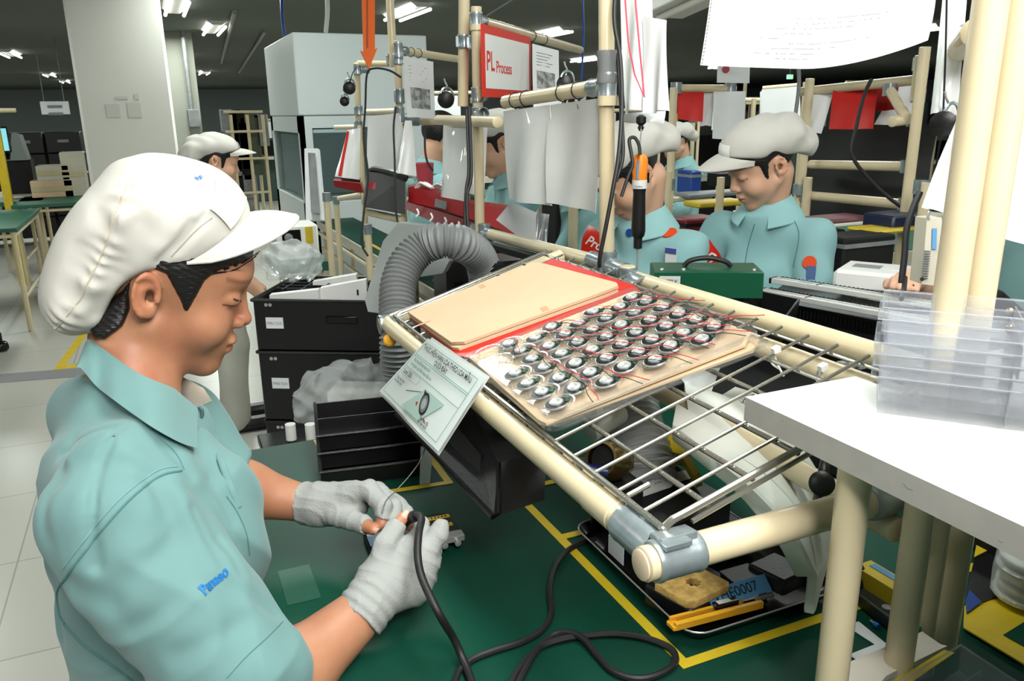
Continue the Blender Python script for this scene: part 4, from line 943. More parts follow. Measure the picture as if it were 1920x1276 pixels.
mb=MB(); mb.prism([D(1320,810,1.16),D(1372,752,1.2),D(1400,735,1.2),D(1480,760,1.1),D(1500,860,1.1),D(1420,850,1.12)],V(.02,.05,-.01)); mb.build('hood_panel',few,fe)
MB().tube([D(1160,775,1.2),D(1120,800,1.15),D(1105,810,1.14)],.016,12,5).build('nozzle',few,fe)
a_=D(1371,770,1.155); b_=D(1412,752,1.155); text('BenOD',D(1366,772,1.15),(b_-a_),EZ,.011,M['ink'],fe,maxw=.04,font_shear=.3,bold=.02)
MB().tube([D(1366,777,1.15),D(1392,770,1.15)],.0012,5,1).build('underline',M['ink'],fe)
MB().tube([D(1060,860,1.2),D(1210,862,1.12),D(1300,850,1.08)],.003,8,6).build('white_lead',M['greyp'],fe)
# black round knob on an arm
p=D(1541,906,.86); t=thing('clamp_knob','round black knob on a black arm below the white shelf','knob',tuple(p)); MB().lathe(p,(CC-p),[(0,.011),(.002,.0135),(.008,.0135),(.011,.010),(.0115,.002)],24).build('knob_cap',M['black'],t)
MB().tube([D(1553,850,.90),D(1545,880,.88),D(1538,915,.88),D(1530,960,.92)],.006,10,5).build('arm',M['black'],t); MB().cyl(p,p+(p-CC).normalized()*.02,.008,12).build('knob_stem',M['black'],t)
# yellow guard wedge
mb=MB(); mb.prism([D(1250,812,1.25),D(1262,808,1.25),D(1312,885,1.12),D(1300,890,1.12),D(1275,850,1.18),D(1252,845,1.24)],V(.03,.03,-.04)); tag(mb.build('yellow_guard',M['yellow']),'yellow metal guard beside the upright ribbed hose','guard')
# paper notes hanging under shelf right
sheet('paper_note',(D(1262,690,1.3),D(1350,690,1.25),D(1330,765,1.2),D(1318,763,1.22)),M['paper'],'crumpled white paper note under the wire shelf, right of the hose','paper',wave=.006)
# ---- right bottom corner things on the table
def zpoly(name,px,z,th,m,label,cat='board'):
    P=[Zp(x,y,z) for x,y in px]; mb=MB(); mb.prism(P[::-1] if (P[1]-P[0]).cross(P[2]-P[1]).z<0 else P,V(0,0,-th) if False else V(0,0,th)); return tag(mb.build(name,m),label,cat)
tape('marking_tape',[],0,'') if False else None
zpoly('marking_tape',[(1597,1168),(1610,1165),(1666,1210),(1610,1240),(1592,1227),(1640,1208),(1594,1178)],TZ+.0005,.0006,M['paper'],'white tape corner on the table behind the front leg','tape')
bx=[Zp(x,y,TZ+.055) for x,y in ((1612,1042),(1690,1085),(1660,1100),(1608,1060))]
q0=Zp(1600,1075,TZ+.03); q1=Zp(1672,1120,TZ+.03); d_=(q1-q0); n_=V(-d_.y,d_.x,0).normalized()
t=thing('yellow_box','yellow box with a blue label on the table behind the front leg','box',tuple(V(q0.x,q0.y,TZ)))
if n_.y<0: n_=-n_
MB().prism([q0-EZ*.028,q1-EZ*.028,q1+EZ*.012,q0+EZ*.012],n_*.03+EZ*0).build('box_body',M['yellow'],t)
MB().obox((q0+q1)/2+n_*.022+EZ*.0125,d_*.35,n_*.005,EZ*.0005).build('blue_label',M['bluel'],t)
p=Zp(1640,1128,TZ+.015); t=thing('metal_bracket','dark metal bar with a screw on the table between the pipes','bracket',tuple(V(p.x,p.y,TZ)))
dd=(Zp(1665,1150,TZ)-Zp(1600,1100,TZ)).normalized(); MB().obox(V(p.x,p.y,TZ+.01),dd*.05,V(-dd.y,dd.x,0)*.011,EZ*.009,.002).build('bar',mat('dark_metal',(70,74,74),.35,.6),t)
MB().lathe(V(p.x,p.y,TZ+.019)+dd*.02,EZ,[(0,.006),(.002,.006),(.003,.003)],14).build('screw',M['steel'],t)
t=thing('black_ring','black ring shaped cable end beside the front leg','ring',tuple(Zp(1600,1080,TZ))); pr_=[Zp(1600,1080,TZ+.035)+V(.016*math.cos(a),.004*math.sin(a),.018*math.sin(a)) for a in [k*math.pi/8 for k in range(17)]]; MB().tube(pr_,.004,8,1).build('ring_body',M['rubber'],t)
p=Zp(1644,1172,TZ+.004); t=thing('cable_terminal','tiny blue crimp terminal on the table beside the cream post','terminal',tuple(p)); MB().cyl(p-dd*.004,p+dd*.003,.0035,10).build('sleeve',mat('terminal_blue',(30,110,200),.4),t); MB().cyl(p-dd*.011,p-dd*.004,.0015,8).build('prong',M['steel'],t)
zpoly('strip_board',[(1585,1252),(1728,1192),(1762,1216),(1775,1219),(1660,1276),(1640,1300),(1570,1300)],TZ+.06,.006,mat('cream_board',(222,214,200),.5),'cream board at the bottom right with a rounded notch round the post')
zpoly('marking_tape',[(1665,1283),(1770,1219),(1790,1224),(1700,1285)],TZ+.067,.001,M['yellow'],'yellow tape strip along the edge of the clear tray at the bottom','tape')
# clear tray bottom right
t=thing('clear_tray','clear plastic tray with compartments at the bottom right corner','tray',tuple(Zp(1760,1260,TZ+.06)))
A0,A1,A2,A3=[Zp(x,y,TZ+.085) for x,y in ((1684,1282),(1802,1212),(1935,1300),(1830,1400))]
c_=(A0+A1+A2+A3)/4; low=[c_+(p-c_)*.88-EZ*.022 for p in(A0,A1,A2,A3)]
lip=[c_+(p-c_)*1.05 for p in (A0,A1,A2,A3)]
mb=MB(); mb.add(low+[A0,A1,A2,A3]+lip,[(3,2,1,0)]+[(i,(i+1)%4,4+(i+1)%4,4+i) for i in range(4)]+[(4+i,4+(i+1)%4,8+(i+1)%4,8+i) for i in range(4)]); mb.build('tray_shell',M['box'],t,sharp=20)
for s in (.33,.66): 
    a_=low[0].lerp(low[3],s); b_=low[1].lerp(low[2],s); MB().prism([a_,b_,b_+EZ*.016,a_+EZ*.016],(A3-A0).normalized()*.001).build('divider',M['box'],t)
MB().tube(lip+[lip[0]],.0012,6,1).build('rim_bead',M['box'],t)
# yellow panel and black mat to the right
zpoly('yellow_board',[(1808,1138),(1925,1068),(1925,1250),(1806,1178)],TZ+.004,.002,M['yellow'],'yellow painted board on the table below the white shelf','board')
zpoly('green_inset',[(1881,1190),(1925,1163),(1925,1215)],TZ+.0064,.0006,M['green'],'green patch showing inside the yellow board','patch')
zpoly('black_mat',[(1826,1048),(1870,1022),(1925,1045),(1925,1100),(1838,1130),(1812,1118)],TZ+.007,.002,M['black'],'black rubber mat beside the yellow board','mat')
zpoly('yellow_board',[(1826,1046),(1832,1012),(1870,990),(1905,1008),(1870,1024)],TZ+.010,.002,M['yellow'],'yellow strip behind the black mat under the white shelf','strip')
zpoly('blue_pad',[(1810,1125),(1818,1108),(1840,1130),(1812,1150)],TZ+.0075,.002,M['blue'],'small blue pad between the black mat and the yellow board','pad')
for k in range(5):
    p=Zp(1925,1118-0,TZ+.012)+EZ*(.012*k)+V(.004*((k*7)%3-1),0,0); t=thing('wrapped_plate','white rounded plastic plate, %s in the wrapped pile at the right edge'%['lowest','second from the bottom','middle','second from the top','topmost'][k],'plate',tuple(p),'white plates wrapped in film')
    MB().lathe(p,EZ,[(0,.030),(.002,.036),(.008,.038),(.0095,.037),(.008,.030)],24).build('plate_body',M['white'],t)
p=Zp(1925,1118,TZ+.012); o=MB(); o.lathe(p-EZ*.001,EZ,[(0,.032),(.005,.042),(.03,.043),(.055,.041),(.068,.034),(.07,.02)],16,cap=False); tag(o.build('wrap_film',M['bag']),'clear film wrapped round the white plates at the right edge','film')
# green earth cable
wire('earth_cable',[Zp(1738,1162,TZ+.06),Zp(1728,1170,TZ+.065),Zp(1722,1188,TZ+.055),Zp(1728,1202,TZ+.03),Zp(1742,1215,TZ+.01)],.0022,mat('wire_green',(36,130,50),.4),'small green cable looping behind the right post')
# ================= signed distance tools =================
def A3(p): return np.array([p[0],p[1],p[2]],dtype=np.float32)
def sph(P,c,r): return np.linalg.norm(P-A3(c),axis=1)-r
def ell(P,c,r,R=None):
    q=P-A3(c)
    if R is not None: q=q@R
    r=A3(r); k0=np.linalg.norm(q/r,axis=1); k1=np.linalg.norm(q/(r*r),axis=1)+1e-9
    return k0*(k0-1)/k1
def cap(P,a,b,ra,rb=None,flat=None,fs=1.0):
    rb=ra if rb is None else rb; a,b=A3(a),A3(b); ab=b-a; q=P-a
    t=np.clip(q@ab/max(float(ab@ab),1e-12),0,1); d=q-t[:,None]*ab
    if flat is not None:
        n=A3(flat); n=n/np.linalg.norm(n); dn=d@n; d=d+np.outer(dn*(fs-1),n)
    return (np.linalg.norm(d,axis=1)-(ra+(rb-ra)*t))*(1 if fs<=1 else 1/fs**.5)
def chain(P,pts,rs,k=.004):
    d=None
    for i in range(len(pts)-1):
        e=cap(P,pts[i],pts[i+1],rs[i],rs[i+1]); d=e if d is None else smin(d,e,k)
    return d
def smin(a,b,k):
    h=np.clip(.5+.5*(b-a)/k,0,1); return b*(1-h)+a*h-k*h*(1-h)
def smax(a,b,k): return -smin(-a,-b,k)
def poly2(x,z,poly):
    """signed distance in the plane to a closed outline, negative inside"""
    n=len(poly); d=np.full(x.shape,1e9,np.float32); ins=np.zeros(x.shape,bool)
    for i in range(n):
        ax,az=poly[i]; bx,bz=poly[(i+1)%n]; ex,ez=bx-ax,bz-az; wx,wz=x-ax,z-az
        t=np.clip((wx*ex+wz*ez)/(ex*ex+ez*ez+1e-12),0,1); d=np.minimum(d,(wx-t*ex)**2+(wz-t*ez)**2)
        c=((az>z)!=(bz>z))&(x<(bx-ax)*(z-az)/(bz-az+1e-12)+ax); ins^=c
    d=np.sqrt(d); return np.where(ins,-d,d)
def sdf_mesh(f,lo,hi,h,B=10):
    lo=A3(lo); n=[int(math.ceil((hi[i]-lo[i])/h/B))*B for i in range(3)]
    g=np.full([k+1 for k in n],1.0,np.float32)
    nb=[k//B for k in n]
    cs=np.stack(np.meshgrid(*[(np.arange(k)+.5)*B*h for k in nb],indexing='ij'),-1).reshape(-1,3).astype(np.float32)+lo
    fc=f(cs); rad=B*h*.5*1.8*1.35+.004
    g4=np.sign(fc).reshape(nb)
    for ax in range(3): g4=np.repeat(g4,B,axis=ax)
    g[:n[0],:n[1],:n[2]]=g4*.05; g[n[0]]=g[n[0]-1]; g[:,n[1]]=g[:,n[1]-1]; g[:,:,n[2]]=g[:,:,n[2]-1]
    ids=np.nonzero(np.abs(fc)<rad)[0]
    bi=np.stack(np.unravel_index(ids,nb),-1)
    o=np.arange(B+1); off=np.stack(np.meshgrid(o,o,o,indexing='ij'),-1).reshape(-1,3)
    for s in range(0,len(bi),150):
        I=(bi[s:s+150,None,:]*B+off[None]).reshape(-1,3); v=f(I.astype(np.float32)*h+lo)
        g[I[:,0],I[:,1],I[:,2]]=v
    ins=g<0; V_=[];cell={}
    c=[ins[a:a+n[0],b:b+n[1],d:d+n[2]] for a in(0,1) for b in(0,1) for d in(0,1)]
    s=sum(x.astype(np.int8) for x in c); act=np.argwhere((s>0)&(s<8))
    idx=-np.ones(n,np.int64); idx[act[:,0],act[:,1],act[:,2]]=np.arange(len(act))
    acc=np.zeros((len(act),3)); cnt=np.zeros(len(act))
    cor=[(a,b,d) for a in(0,1) for b in(0,1) for d in(0,1)]
    for i in range(8):
        for j in range(i+1,8):
            if sum(abs(cor[i][k]-cor[j][k]) for k in range(3))!=1: continue
            va=g[act[:,0]+cor[i][0],act[:,1]+cor[i][1],act[:,2]+cor[i][2]]; vb=g[act[:,0]+cor[j][0],act[:,1]+cor[j][1],act[:,2]+cor[j][2]]
            m=(va<0)!=(vb<0); t=np.where(m,va/(va-vb+1e-12),0)
            p=np.array(cor[i])+t[:,None]*(np.array(cor[j])-np.array(cor[i])); acc+=p*m[:,None]; cnt+=m
    verts=(act+acc/cnt[:,None])*h+lo
    F=[]
    for ax in range(3):
        b1,b2=(ax+1)%3,(ax+2)%3
        sl=[slice(0,n[0]),slice(0,n[1]),slice(0,n[2])]; s2=list(sl); s2[ax]=slice(1,n[ax]+1)
        A=ins[tuple(sl)]; Bq=ins[tuple(s2)]; e=np.argwhere(A!=Bq); e=e[(e[:,b1]>0)&(e[:,b2]>0)]
        q=[]
        for d1,d2 in ((0,0),(1,0),(1,1),(0,1)):
            k=e.copy(); k[:,b1]-=d1; k[:,b2]-=d2; q.append(idx[k[:,0],k[:,1],k[:,2]])
        q=np.stack(q,-1); fl=A[e[:,0],e[:,1],e[:,2]]; q[~fl]=q[~fl][:,::-1]; F.append(q)
    F=np.concatenate(F); F=F[(F>=0).all(1)]
    return verts,F
def relax(v,F,it=1,lam=.5):
    e=np.concatenate([F[:,[0,1]],F[:,[1,2]],F[:,[2,3]],F[:,[3,0]]])
    for _ in range(it):
        a=np.zeros_like(v); c=np.zeros(len(v)); np.add.at(a,e[:,0],v[e[:,1]]); np.add.at(a,e[:,1],v[e[:,0]]); np.add.at(c,e[:,0],1); np.add.at(c,e[:,1],1)
        v=v+(a/np.maximum(c,1)[:,None]-v)*lam
    return v
def np_mesh(name,v,F,mt,parent=None,tint=None,off=None):
    me=bpy.data.meshes.new(name)
    if off is not None: v=v-np.array([off.x,off.y,off.z])
    me.vertices.add(len(v)); me.vertices.foreach_set('co',v.astype(np.float32).ravel())
    me.loops.add(F.size); me.loops.foreach_set('vertex_index',F.astype(np.int32).ravel())
    me.polygons.add(len(F)); me.polygons.foreach_set('loop_start',np.arange(0,F.size,F.shape[1],dtype=np.int32)); me.polygons.foreach_set('loop_total',np.full(len(F),F.shape[1],np.int32))
    me.update(calc_edges=True); me.polygons.foreach_set('use_smooth',[True]*len(F)); me.materials.append(mt)
    if tint is not None:
        a=me.color_attributes.new('tint','FLOAT_COLOR','POINT'); a.data.foreach_set('color',np.concatenate([tint,np.ones((len(v),1))],1).astype(np.float32).ravel())
    o=bpy.data.objects.new(name,me); COL.objects.link(o)
    if parent is not None: o.parent=parent
    return o
def sdf_obj(name,f,lo,hi,h,mt,parent=None,tint=None,off=None,it=1):
    v,F=sdf_mesh(f,lo,hi,h); v=relax(v,F,it,.5)
    return np_mesh(name,v,F,mt,parent,tint(v.astype(np.float32)) if tint else None,off)
def hitray(f,px,py,d0,d1,n=160):
    ds=np.linspace(d0,d1,n); r=ray(px,py); P=np.array([[CC.x+r.x*d,CC.y+r.y*d,CC.z+r.z*d] for d in ds],dtype=np.float32); v=f(P)
    i=np.argmax(v<0)
    if v[i]>=0: return D(px,py,(d0+d1)/2)
    if i==0: return D(px,py,d0)
    t=v[i-1]/(v[i-1]-v[i]); return D(px,py,ds[i-1]+(ds[i]-ds[i-1])*t)
def nrm(f,p):
    e=.004; P=np.array([[p[0]+(k==i)*s*e for k in range(1)]+[0,0] for i in range(3) for s in(1,-1)],dtype=np.float32)
    P=np.array([[p[k]+(k==i)*s*e for k in range(3)] for i in range(3) for s in(1,-1)],dtype=np.float32); v=f(P)
    return V(v[0]-v[1],v[2]-v[3],v[4]-v[5]).normalized()
def press(f,o,ext=.0006):
    """lay a small flat mesh object on surface f"""
    me=o.data; off=Vector((0,0,0)); q=o.parent
    while q is not None: off+=q.location; q=q.parent
    for _ in range(4):
        P=np.array([tuple(v.co+off) for v in me.vertices],dtype=np.float32); d=f(P)-ext; e=.002; G=[]
        for k in range(3):
            Q=P.copy(); Q[:,k]+=e; G.append((f(Q)-(d+ext))/e)
        G=np.stack(G,-1); G/=np.linalg.norm(G,axis=1)[:,None]+1e-6; P=P-G*d[:,None]
        for v,p in zip(me.vertices,P): v.co=Vector([float(t) for t in p])-off
    me.update()
def frame(yaw,pitch,roll):
    """columns forward,left,up ; pitch>0 looks down, roll>0 leans to the right ear"""
    y,p,r=[math.radians(a) for a in(yaw,pitch,roll)]
    Rz=np.array([[math.cos(y),-math.sin(y),0],[math.sin(y),math.cos(y),0],[0,0,1]])
    Ry=np.array([[math.cos(p),0,math.sin(p)],[0,1,0],[-math.sin(p),0,math.cos(p)]])
    Rx=np.array([[1,0,0],[0,math.cos(r),-math.sin(r)],[0,math.sin(r),math.cos(r)]])
    return (Rz@Ry@Rx).astype(np.float32)
# ---------------- head in its own frame: x forward, y left, z up, origin between the ear canals
def head_f(q,fine=True):
    d=ell(q,(-.008,0,.045),(.093,.074,.083))
    d=smin(d,ell(q,(.034,0,-.018),(.058,.058,.078)),.025)
    for s in(-1,1):
        d=smin(d,cap(q,(-.002,s*.050,-.040),(.066,s*.010,-.086),.016,.017),.022)
        d=smin(d,sph(q,(.056,s*.036,-.030),.027),.02)
    d=smin(d,sph(q,(.0745,0,-.087),.0165),.014)
    d=smin(d,ell(q,(.076,0,.044),(.020,.048,.024)),.02)
    for s in(-1,1):
        d=smax(d,-ell(q,(.101,s*.032,.016),(.0135,.017,.0105)),.010)
        d=smin(d,ell(q,(.0755,s*.031,.013),(.0135,.0165,.0125)),.004)
    d=smin(d,cap(q,(.0875,0,.020),(.1010,0,-.014),.0062,.0082),.009)
    d=smin(d,sph(q,(.1042,0,-.0180),.0090),.006)
    for s in(-1,1):
        d=smin(d,ell(q,(.0955,s*.0125,-.0225),(.009,.0068,.0072)),.004)
        d=smax(d,-ell(q,(.1000,s*.0065,-.0295),(.004,.0035,.005)),.002)
    d=smin(d,ell(q,(.0775,0,-.054),(.019,.028,.024)),.014)
    d=smin(d,ell(q,(.0945,0,-.0480),(.0085,.0215,.0062)),.0045)
    d=smin(d,ell(q,(.0925,0,-.0605),(.0085,.0180,.0072)),.004)
    d=smax(d,-ell(q,(.1015,0,-.0545),(.011,.025,.0011)),.0022)
    if fine:
        for s in(-1,1):
            R=np.array([[math.cos(.18),s*.30,0],[-s*.30,math.cos(.3),0],[0,0,1]],dtype=np.float32)
            a=math.radians(-12); T=np.array([[math.cos(a),0,math.sin(a)],[0,1,0],[-math.sin(a),0,math.cos(a)]],dtype=np.float32)
            c=np.array([-.016,s*.0775,.003],dtype=np.float32); w=((q-c)@T)*1.16
            w=w.copy(); w[:,1]=w[:,1]+s*w[:,0]*.42*1.0
            e=ell(w,(0,0,0),(.0175,.0045,.030)); e=smin(e,ell(w,(.003,0,-.024),(.009,.0055,.010)),.005)
            rad=np.sqrt((w[:,0]/.0150)**2+(w[:,2]/.0275)**2); ring_=np.sqrt(((rad-1)*.019)**2+(w[:,1]-s*.0035)**2)-.0042
            ring_=np.where((w[:,2]<-.012)&(w[:,0]>-.004),1,ring_); e=smin(e,ring_.astype(np.float32),.003)
            rad2=np.sqrt(((w[:,0]-.001)/.0088)**2+((w[:,2]-.001)/.0165)**2); r2=np.sqrt(((rad2-1)*.0115)**2+(w[:,1]-s*.003)**2)-.0026
            r2=np.where(w[:,0]>.004,1,r2); e=smin(e,r2.astype(np.float32),.003)
            e=smax(e,-ell(w,(.0040,s*.006,-.003),(.0082,.0100,.0125)),.0025); e=smax(e,-ell(w,(-.004,s*.007,.016),(.0085,.0045,.0060)),.0025)
            e=smin(e,sph(w,(.0125,s*.002,-.004),.0042),.004)
            d=smin(d,e/1.16,.0045)
    return d
def face_tint(q):
    t=np.ones((len(q),3),np.float32)
    def mix(m,c): t[:]=t*(1-m[:,None])+np.array(c,np.float32)*m[:,None]
    ay=np.abs(q[:,1])
    lip=np.clip(1-np.sqrt(((q[:,2]+.0545)/.0125)**2+(q[:,1]/.0245)**2),0,1)*3*(q[:,0]>.086); mix(np.clip(lip,0,1)*.75,(.80,.48,.50))
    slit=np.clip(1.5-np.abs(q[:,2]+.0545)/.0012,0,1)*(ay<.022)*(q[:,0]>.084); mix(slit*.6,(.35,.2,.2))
    zb=.0385+.10*(ay-.018)-3.2*(ay-.028)**2
    br=np.clip(1.3-np.abs(q[:,2]-zb)/.0038,0,1)*(ay>.014)*(ay<.052)*(q[:,0]>.055); mix(br*.55,(.25,.2,.18))
    ze=.0065-2.*(ay-.031)**2*10*.9+.004; la=np.clip(1.4-np.abs(q[:,2]-(.0088-9.*(ay-.031)**2))/.0014,0,1)*(ay>.017)*(ay<.047)*(q[:,0]>.06); mix(la*.95,(.12,.09,.08))
    ch=np.exp(-(((q[:,0]-.06)/.03)**2+((ay-.045)/.03)**2+((q[:,2]+.02)/.022)**2)); mix(ch*.12,(1.02,.80,.76))
    er=np.clip((ay-.074)/.006,0,1)*(q[:,0]<.02); mix(er*.5,(1.05,.78,.74))
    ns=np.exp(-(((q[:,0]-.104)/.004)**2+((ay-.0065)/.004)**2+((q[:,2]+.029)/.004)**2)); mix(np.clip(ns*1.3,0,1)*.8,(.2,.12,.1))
    return t
NAVEL=np.array
# ================= hung sheets on the line =================
def hung(px,dl,m,label,cat='plastic sleeve',group=None,name='plastic_sleeve',wave=.006,seed=0,thick=.0012):
    pts=[D(x,y,d) for (x,y),d in zip(px,dl)]
    o,fn,N=sheet(name,pts,m,label,cat,group,wave,thick,seed=seed); return o,fn,N
def ringtie(p,axis,r=.017,hang=.03,par=None,name='binder_ring',lab=None):
    n=Vector(axis).normalized(); mb=MB(); pts=mb.ring(p,n,r,14); mb.tube(pts+[pts[0]],.0013,5,1)
    low=p-EZ*r; mb.tube([low,low-EZ*hang*.5+n*.003,low-EZ*hang],.0012,5,4)
    o=mb.build(name,M['rubber']); return tag(o,lab,'ring')
cA=Xp(1139,160,.76); cB=Xp(948,191,.74); cdir=(cB-cA)
def onbar(px,drop=0):
    p=along(cA,cdir.normalized(),px) if cdir.length else cA
    return p-EZ*drop
# two large sleeves on the bar of the tall post
def barsleeve(x0,x1,yb0,yb1,label,seed,m='sleeve',off=0):
    # top edge follows the bar; bottom from picture rows, same vertical plane
    lo=[]
    for x,yb in ((x0,yb0),(x1,yb1)):
        t=None; best=None
        for k in range(0,140):
            q=cA+cdir*(k/100-.15); 
            v_=q-CC; xx=960+FPX*v_.dot(CR)/v_.dot(CF)
            if best is None or abs(xx-x)<best[0]: best=(abs(xx-x),q)
        q=best[1]; d_=(q-CC).dot(CF); lo.append((q-EZ*.02,D(x,yb,d_)))
    t0,t1=lo[0][0],lo[1][0]; b0=V(t0.x,t0.y,lo[0][1].z); b1=V(t1.x,t1.y,lo[1][1].z)
    s=V(-off,0,0)
    return sheet('plastic_sleeve',(t0+s,t1+s,b1+s,b0+s),M[m],label,'plastic sleeve','sleeves on the bar of the tall post',.009,.0015,seed=seed,nu=24,nv=20)
barsleeve(950,1036,378,392,'grey plastic sleeve, left of the two hung on the bar beside the tall post',2,off=.006)
barsleeve(1030,1124,386,408,'grey plastic sleeve, right of the two hung on the bar beside the tall post',5)
for i,x in enumerate((967,987,1055,1085)):
    best=min(((abs(960+FPX*((cA+cdir*(k/200))-CC).dot(CR)/((cA+cdir*(k/200))-CC).dot(CF)-x),k) for k in range(200)))[1]
    ringtie(cA+cdir*(best/200),cdir,.0165,.018,lab='black binder ring, %s on the bar beside the tall post'%['first from its open end','second from its open end','third from its open end','nearest the tall post'][i])
hung([(1000,186),(1060,170),(1058,210),(1000,220)],[1.95,1.9,1.9,1.95],M['paper'],'white header paper behind the sleeves on the tall post bar','paper')
# red framed sign
sg=thing('process_sign','red framed white sign reading PL Process hung on a cream bar','sign',tuple(Xp(903,45,XB)))
TLs,BLs=Xp(903,44,XB-.02),Xp(915,181,XB-.02); Lw=None
def alongs(p0,px): return along(p0,bd,px)
TRs=alongs(V(TLs.x,TLs.y,TLs.z),995); hh_=TLs.z-BLs.z; BRs=V(TRs.x,TRs.y,TRs.z-hh_); BLs=V(TLs.x,TLs.y,BLs.z)
uxs=(TRs-TLs).normalized(); ns=uxs.cross(EZ).normalized(); 
if ns.dot(CC-TLs)<0: ns=-ns
wS=(TRs-TLs).length
MB().prism([TLs,BLs,BRs,TRs],-ns*.003).build('sign_frame',M['signred'],sg)
m_=.021; MB().prism([TLs+uxs*m_-EZ*m_+ns*.0004,BLs+uxs*m_+EZ*m_+ns*.0004,BRs-uxs*m_+EZ*m_+ns*.0004,TRs-uxs*m_-EZ*m_+ns*.0004],ns*.0006).build('sign_face',M['white'],sg)
text('PL',BLs+uxs*(m_+.004)+EZ*(hh_*.38)+ns*.0012,uxs,EZ,.046,M['signred'],sg,sx=.95,bold=.015)
text('Process',BLs+uxs*(m_+.078)+EZ*(hh_*.36)+ns*.0012,uxs,EZ,.029,M['signred'],sg,maxw=wS-2*m_-.082,bold=.015)
# papers behind the sign and on other bars
def photo_paper(px,dl,label,seed=0,group=None):
    o,fn,N=hung(px,dl,M['paper'],None,wave=.003,seed=seed); root=thing('work_sheet',label,'paper',tuple(fn(.5,0)),group)
    me=o.data
    for v in me.vertices: v.co=v.co-root.location
    o.parent=root; o.name='paper_sheet'
    s=-1 if N.dot(CC-fn(.5,.5))<0 else 1
    mb=MB(); mb.grid(lambda u,v:fn(.15+.7*u,.50+.35*v)+N*s*.0016,6,6); mb.build('printed_photo',mat('print_grey',(96,98,98),.5,var=.7,vscale=60,rgb2=(170,172,172)),root)
    mb=MB()
    for k in range(5): a,b=fn(.15,.14+.06*k),fn(.15+.6-.1*(k%3),.14+.06*k); mb.prism([a+N*s*.0016,b+N*s*.0016,b+N*s*.0016-EZ*.002,a+N*s*.0016-EZ*.002],N*s*.0002)
    mb.build('printed_lines',M['inkg'],root); return root
photo_paper([(998,82),(1047,95),(1045,185),(1000,178)],[2.25,2.35,2.35,2.25],'white sheet with a grey photo hanging just right of the red framed sign')
photo_paper([(756,105),(812,116),(816,222),(764,220)],[2.75,2.85,2.85,2.75],'white sheet with a grey photo on the bar left of the red framed sign',3)
for i,(x,y) in enumerate(((996,64),(1018,74))):
    q=along(Bj,bd,x); ringtie(q,bd,.0165,.02,lab='black binder ring on the sign bar, %s'%['nearer the sign','farther from the sign'][i])
for i,x in enumerate((770,784)):
    q=along(Aj,bd,x); ringtie(q,bd,.0165,.01,lab='black binder ring on the bar above the photo sheet, %s'%['left one','right one'][i])
SL='sleeves hung over the far stations'
hung([(832,232),(880,225),(874,378),(826,368)],[2.35,2.15,2.15,2.35],M['sleeve'],'grey plastic sleeve hanging left of the sign post over the red toolbox','plastic sleeve',None,seed=3)
hung([(868,222),(915,216),(908,368),(868,360)],[2.3,2.3,2.3,2.3],M['sleeve'],'grey plastic sleeve just behind the sign post','plastic sleeve',None,seed=6)
hung([(690,218),(748,212),(778,335),(686,325)],[2.9,2.75,2.75,2.9],M['sleeve'],'wide grey plastic sleeve hanging above the dark toolbox','plastic sleeve',None,seed=8)
hung([(760,226),(772,226),(780,330),(742,325)],[2.7,2.68,2.68,2.7],M['sleeve'],'narrow grey sleeve edge beside the arrow sign post','plastic sleeve',None,seed=9)
hung([(652,244),(676,240),(672,336),(632,332)],[3.2,3.1,3.1,3.2],M['sleeve'],'grey plastic sleeve hanging at the farthest post, red edged','plastic sleeve',None,seed=4)
mb=MB(); mb.prism([D(651,246,3.17),D(655,246,3.17),D(640,330,3.17),D(634,330,3.17)],V(0,.004,0)); tag(mb.build('red_strip',M['red']),'thin red strip along the sleeve at the farthest post','strip')
# orange arrow sign
t=thing('arrow_sign','orange arrow shaped sign pointing down, hung from above','sign',tuple(D(690,60,2.6)))
q=[D(x,y,2.6) for x,y in ((678,-30),(703,-30),(703,92),(708,90),(692,130),(676,95),(682,97))]; MB().prism(q[::-1],V(0,.006,0)).build('arrow_board',M['orangesign'],t)
MB().prism([D(x,y,2.59) for x,y in ((688,-20),(690,-20),(690,88),(688,88))],V(0,.003,0)).build('arrow_line',mat('arrow_print',(150,70,30),.5),t)
# spring balancers
def balancer(px,py,d,label,s=1):
    p=D(px,py,d); t=thing('spring_balancer',label,'balancer',tuple(p))
    v=(CC-p).normalized(); MB().lathe(p-v*.012*s,v,[(0,.022*s),(.003,.028*s),(.020*s,.028*s),(.024*s,.020*s),(.026*s,.006)],22).build('drum',M['black'],t)
    MB().tube([p+EZ*.026*s,p+EZ*.04*s+V(.006,0,0),p+EZ*.055*s,p+EZ*.068*s+V(-.004,0,0)],.0028*s,8,4).build('hook',M['steel'],t)
    mb=MB(); pr=[p+V(.024*math.cos(a)*s,-.01,.030*math.sin(a)*s)+EZ*.008 for a in [k*math.pi/10-.4 for k in range(11)]]; mb.tube(pr,.004*s,8,1); mb.build('bracket',M['zinc'],t)
    return t
balancer(836,187,2.55,'black spring balancer hanging left of the sign post',.95)
balancer(1060,158,2.15,'black spring balancer hanging right of the red framed sign',.85)
balancer(655,165,3.2,'dark spring balancer hanging at the farthest post',.9)
balancer(646,190,3.3,'small metal balancer fitting left of the farthest post',.7)
balancer(1768,232,.98,'black balancer hanging behind the right hand posts',.55)
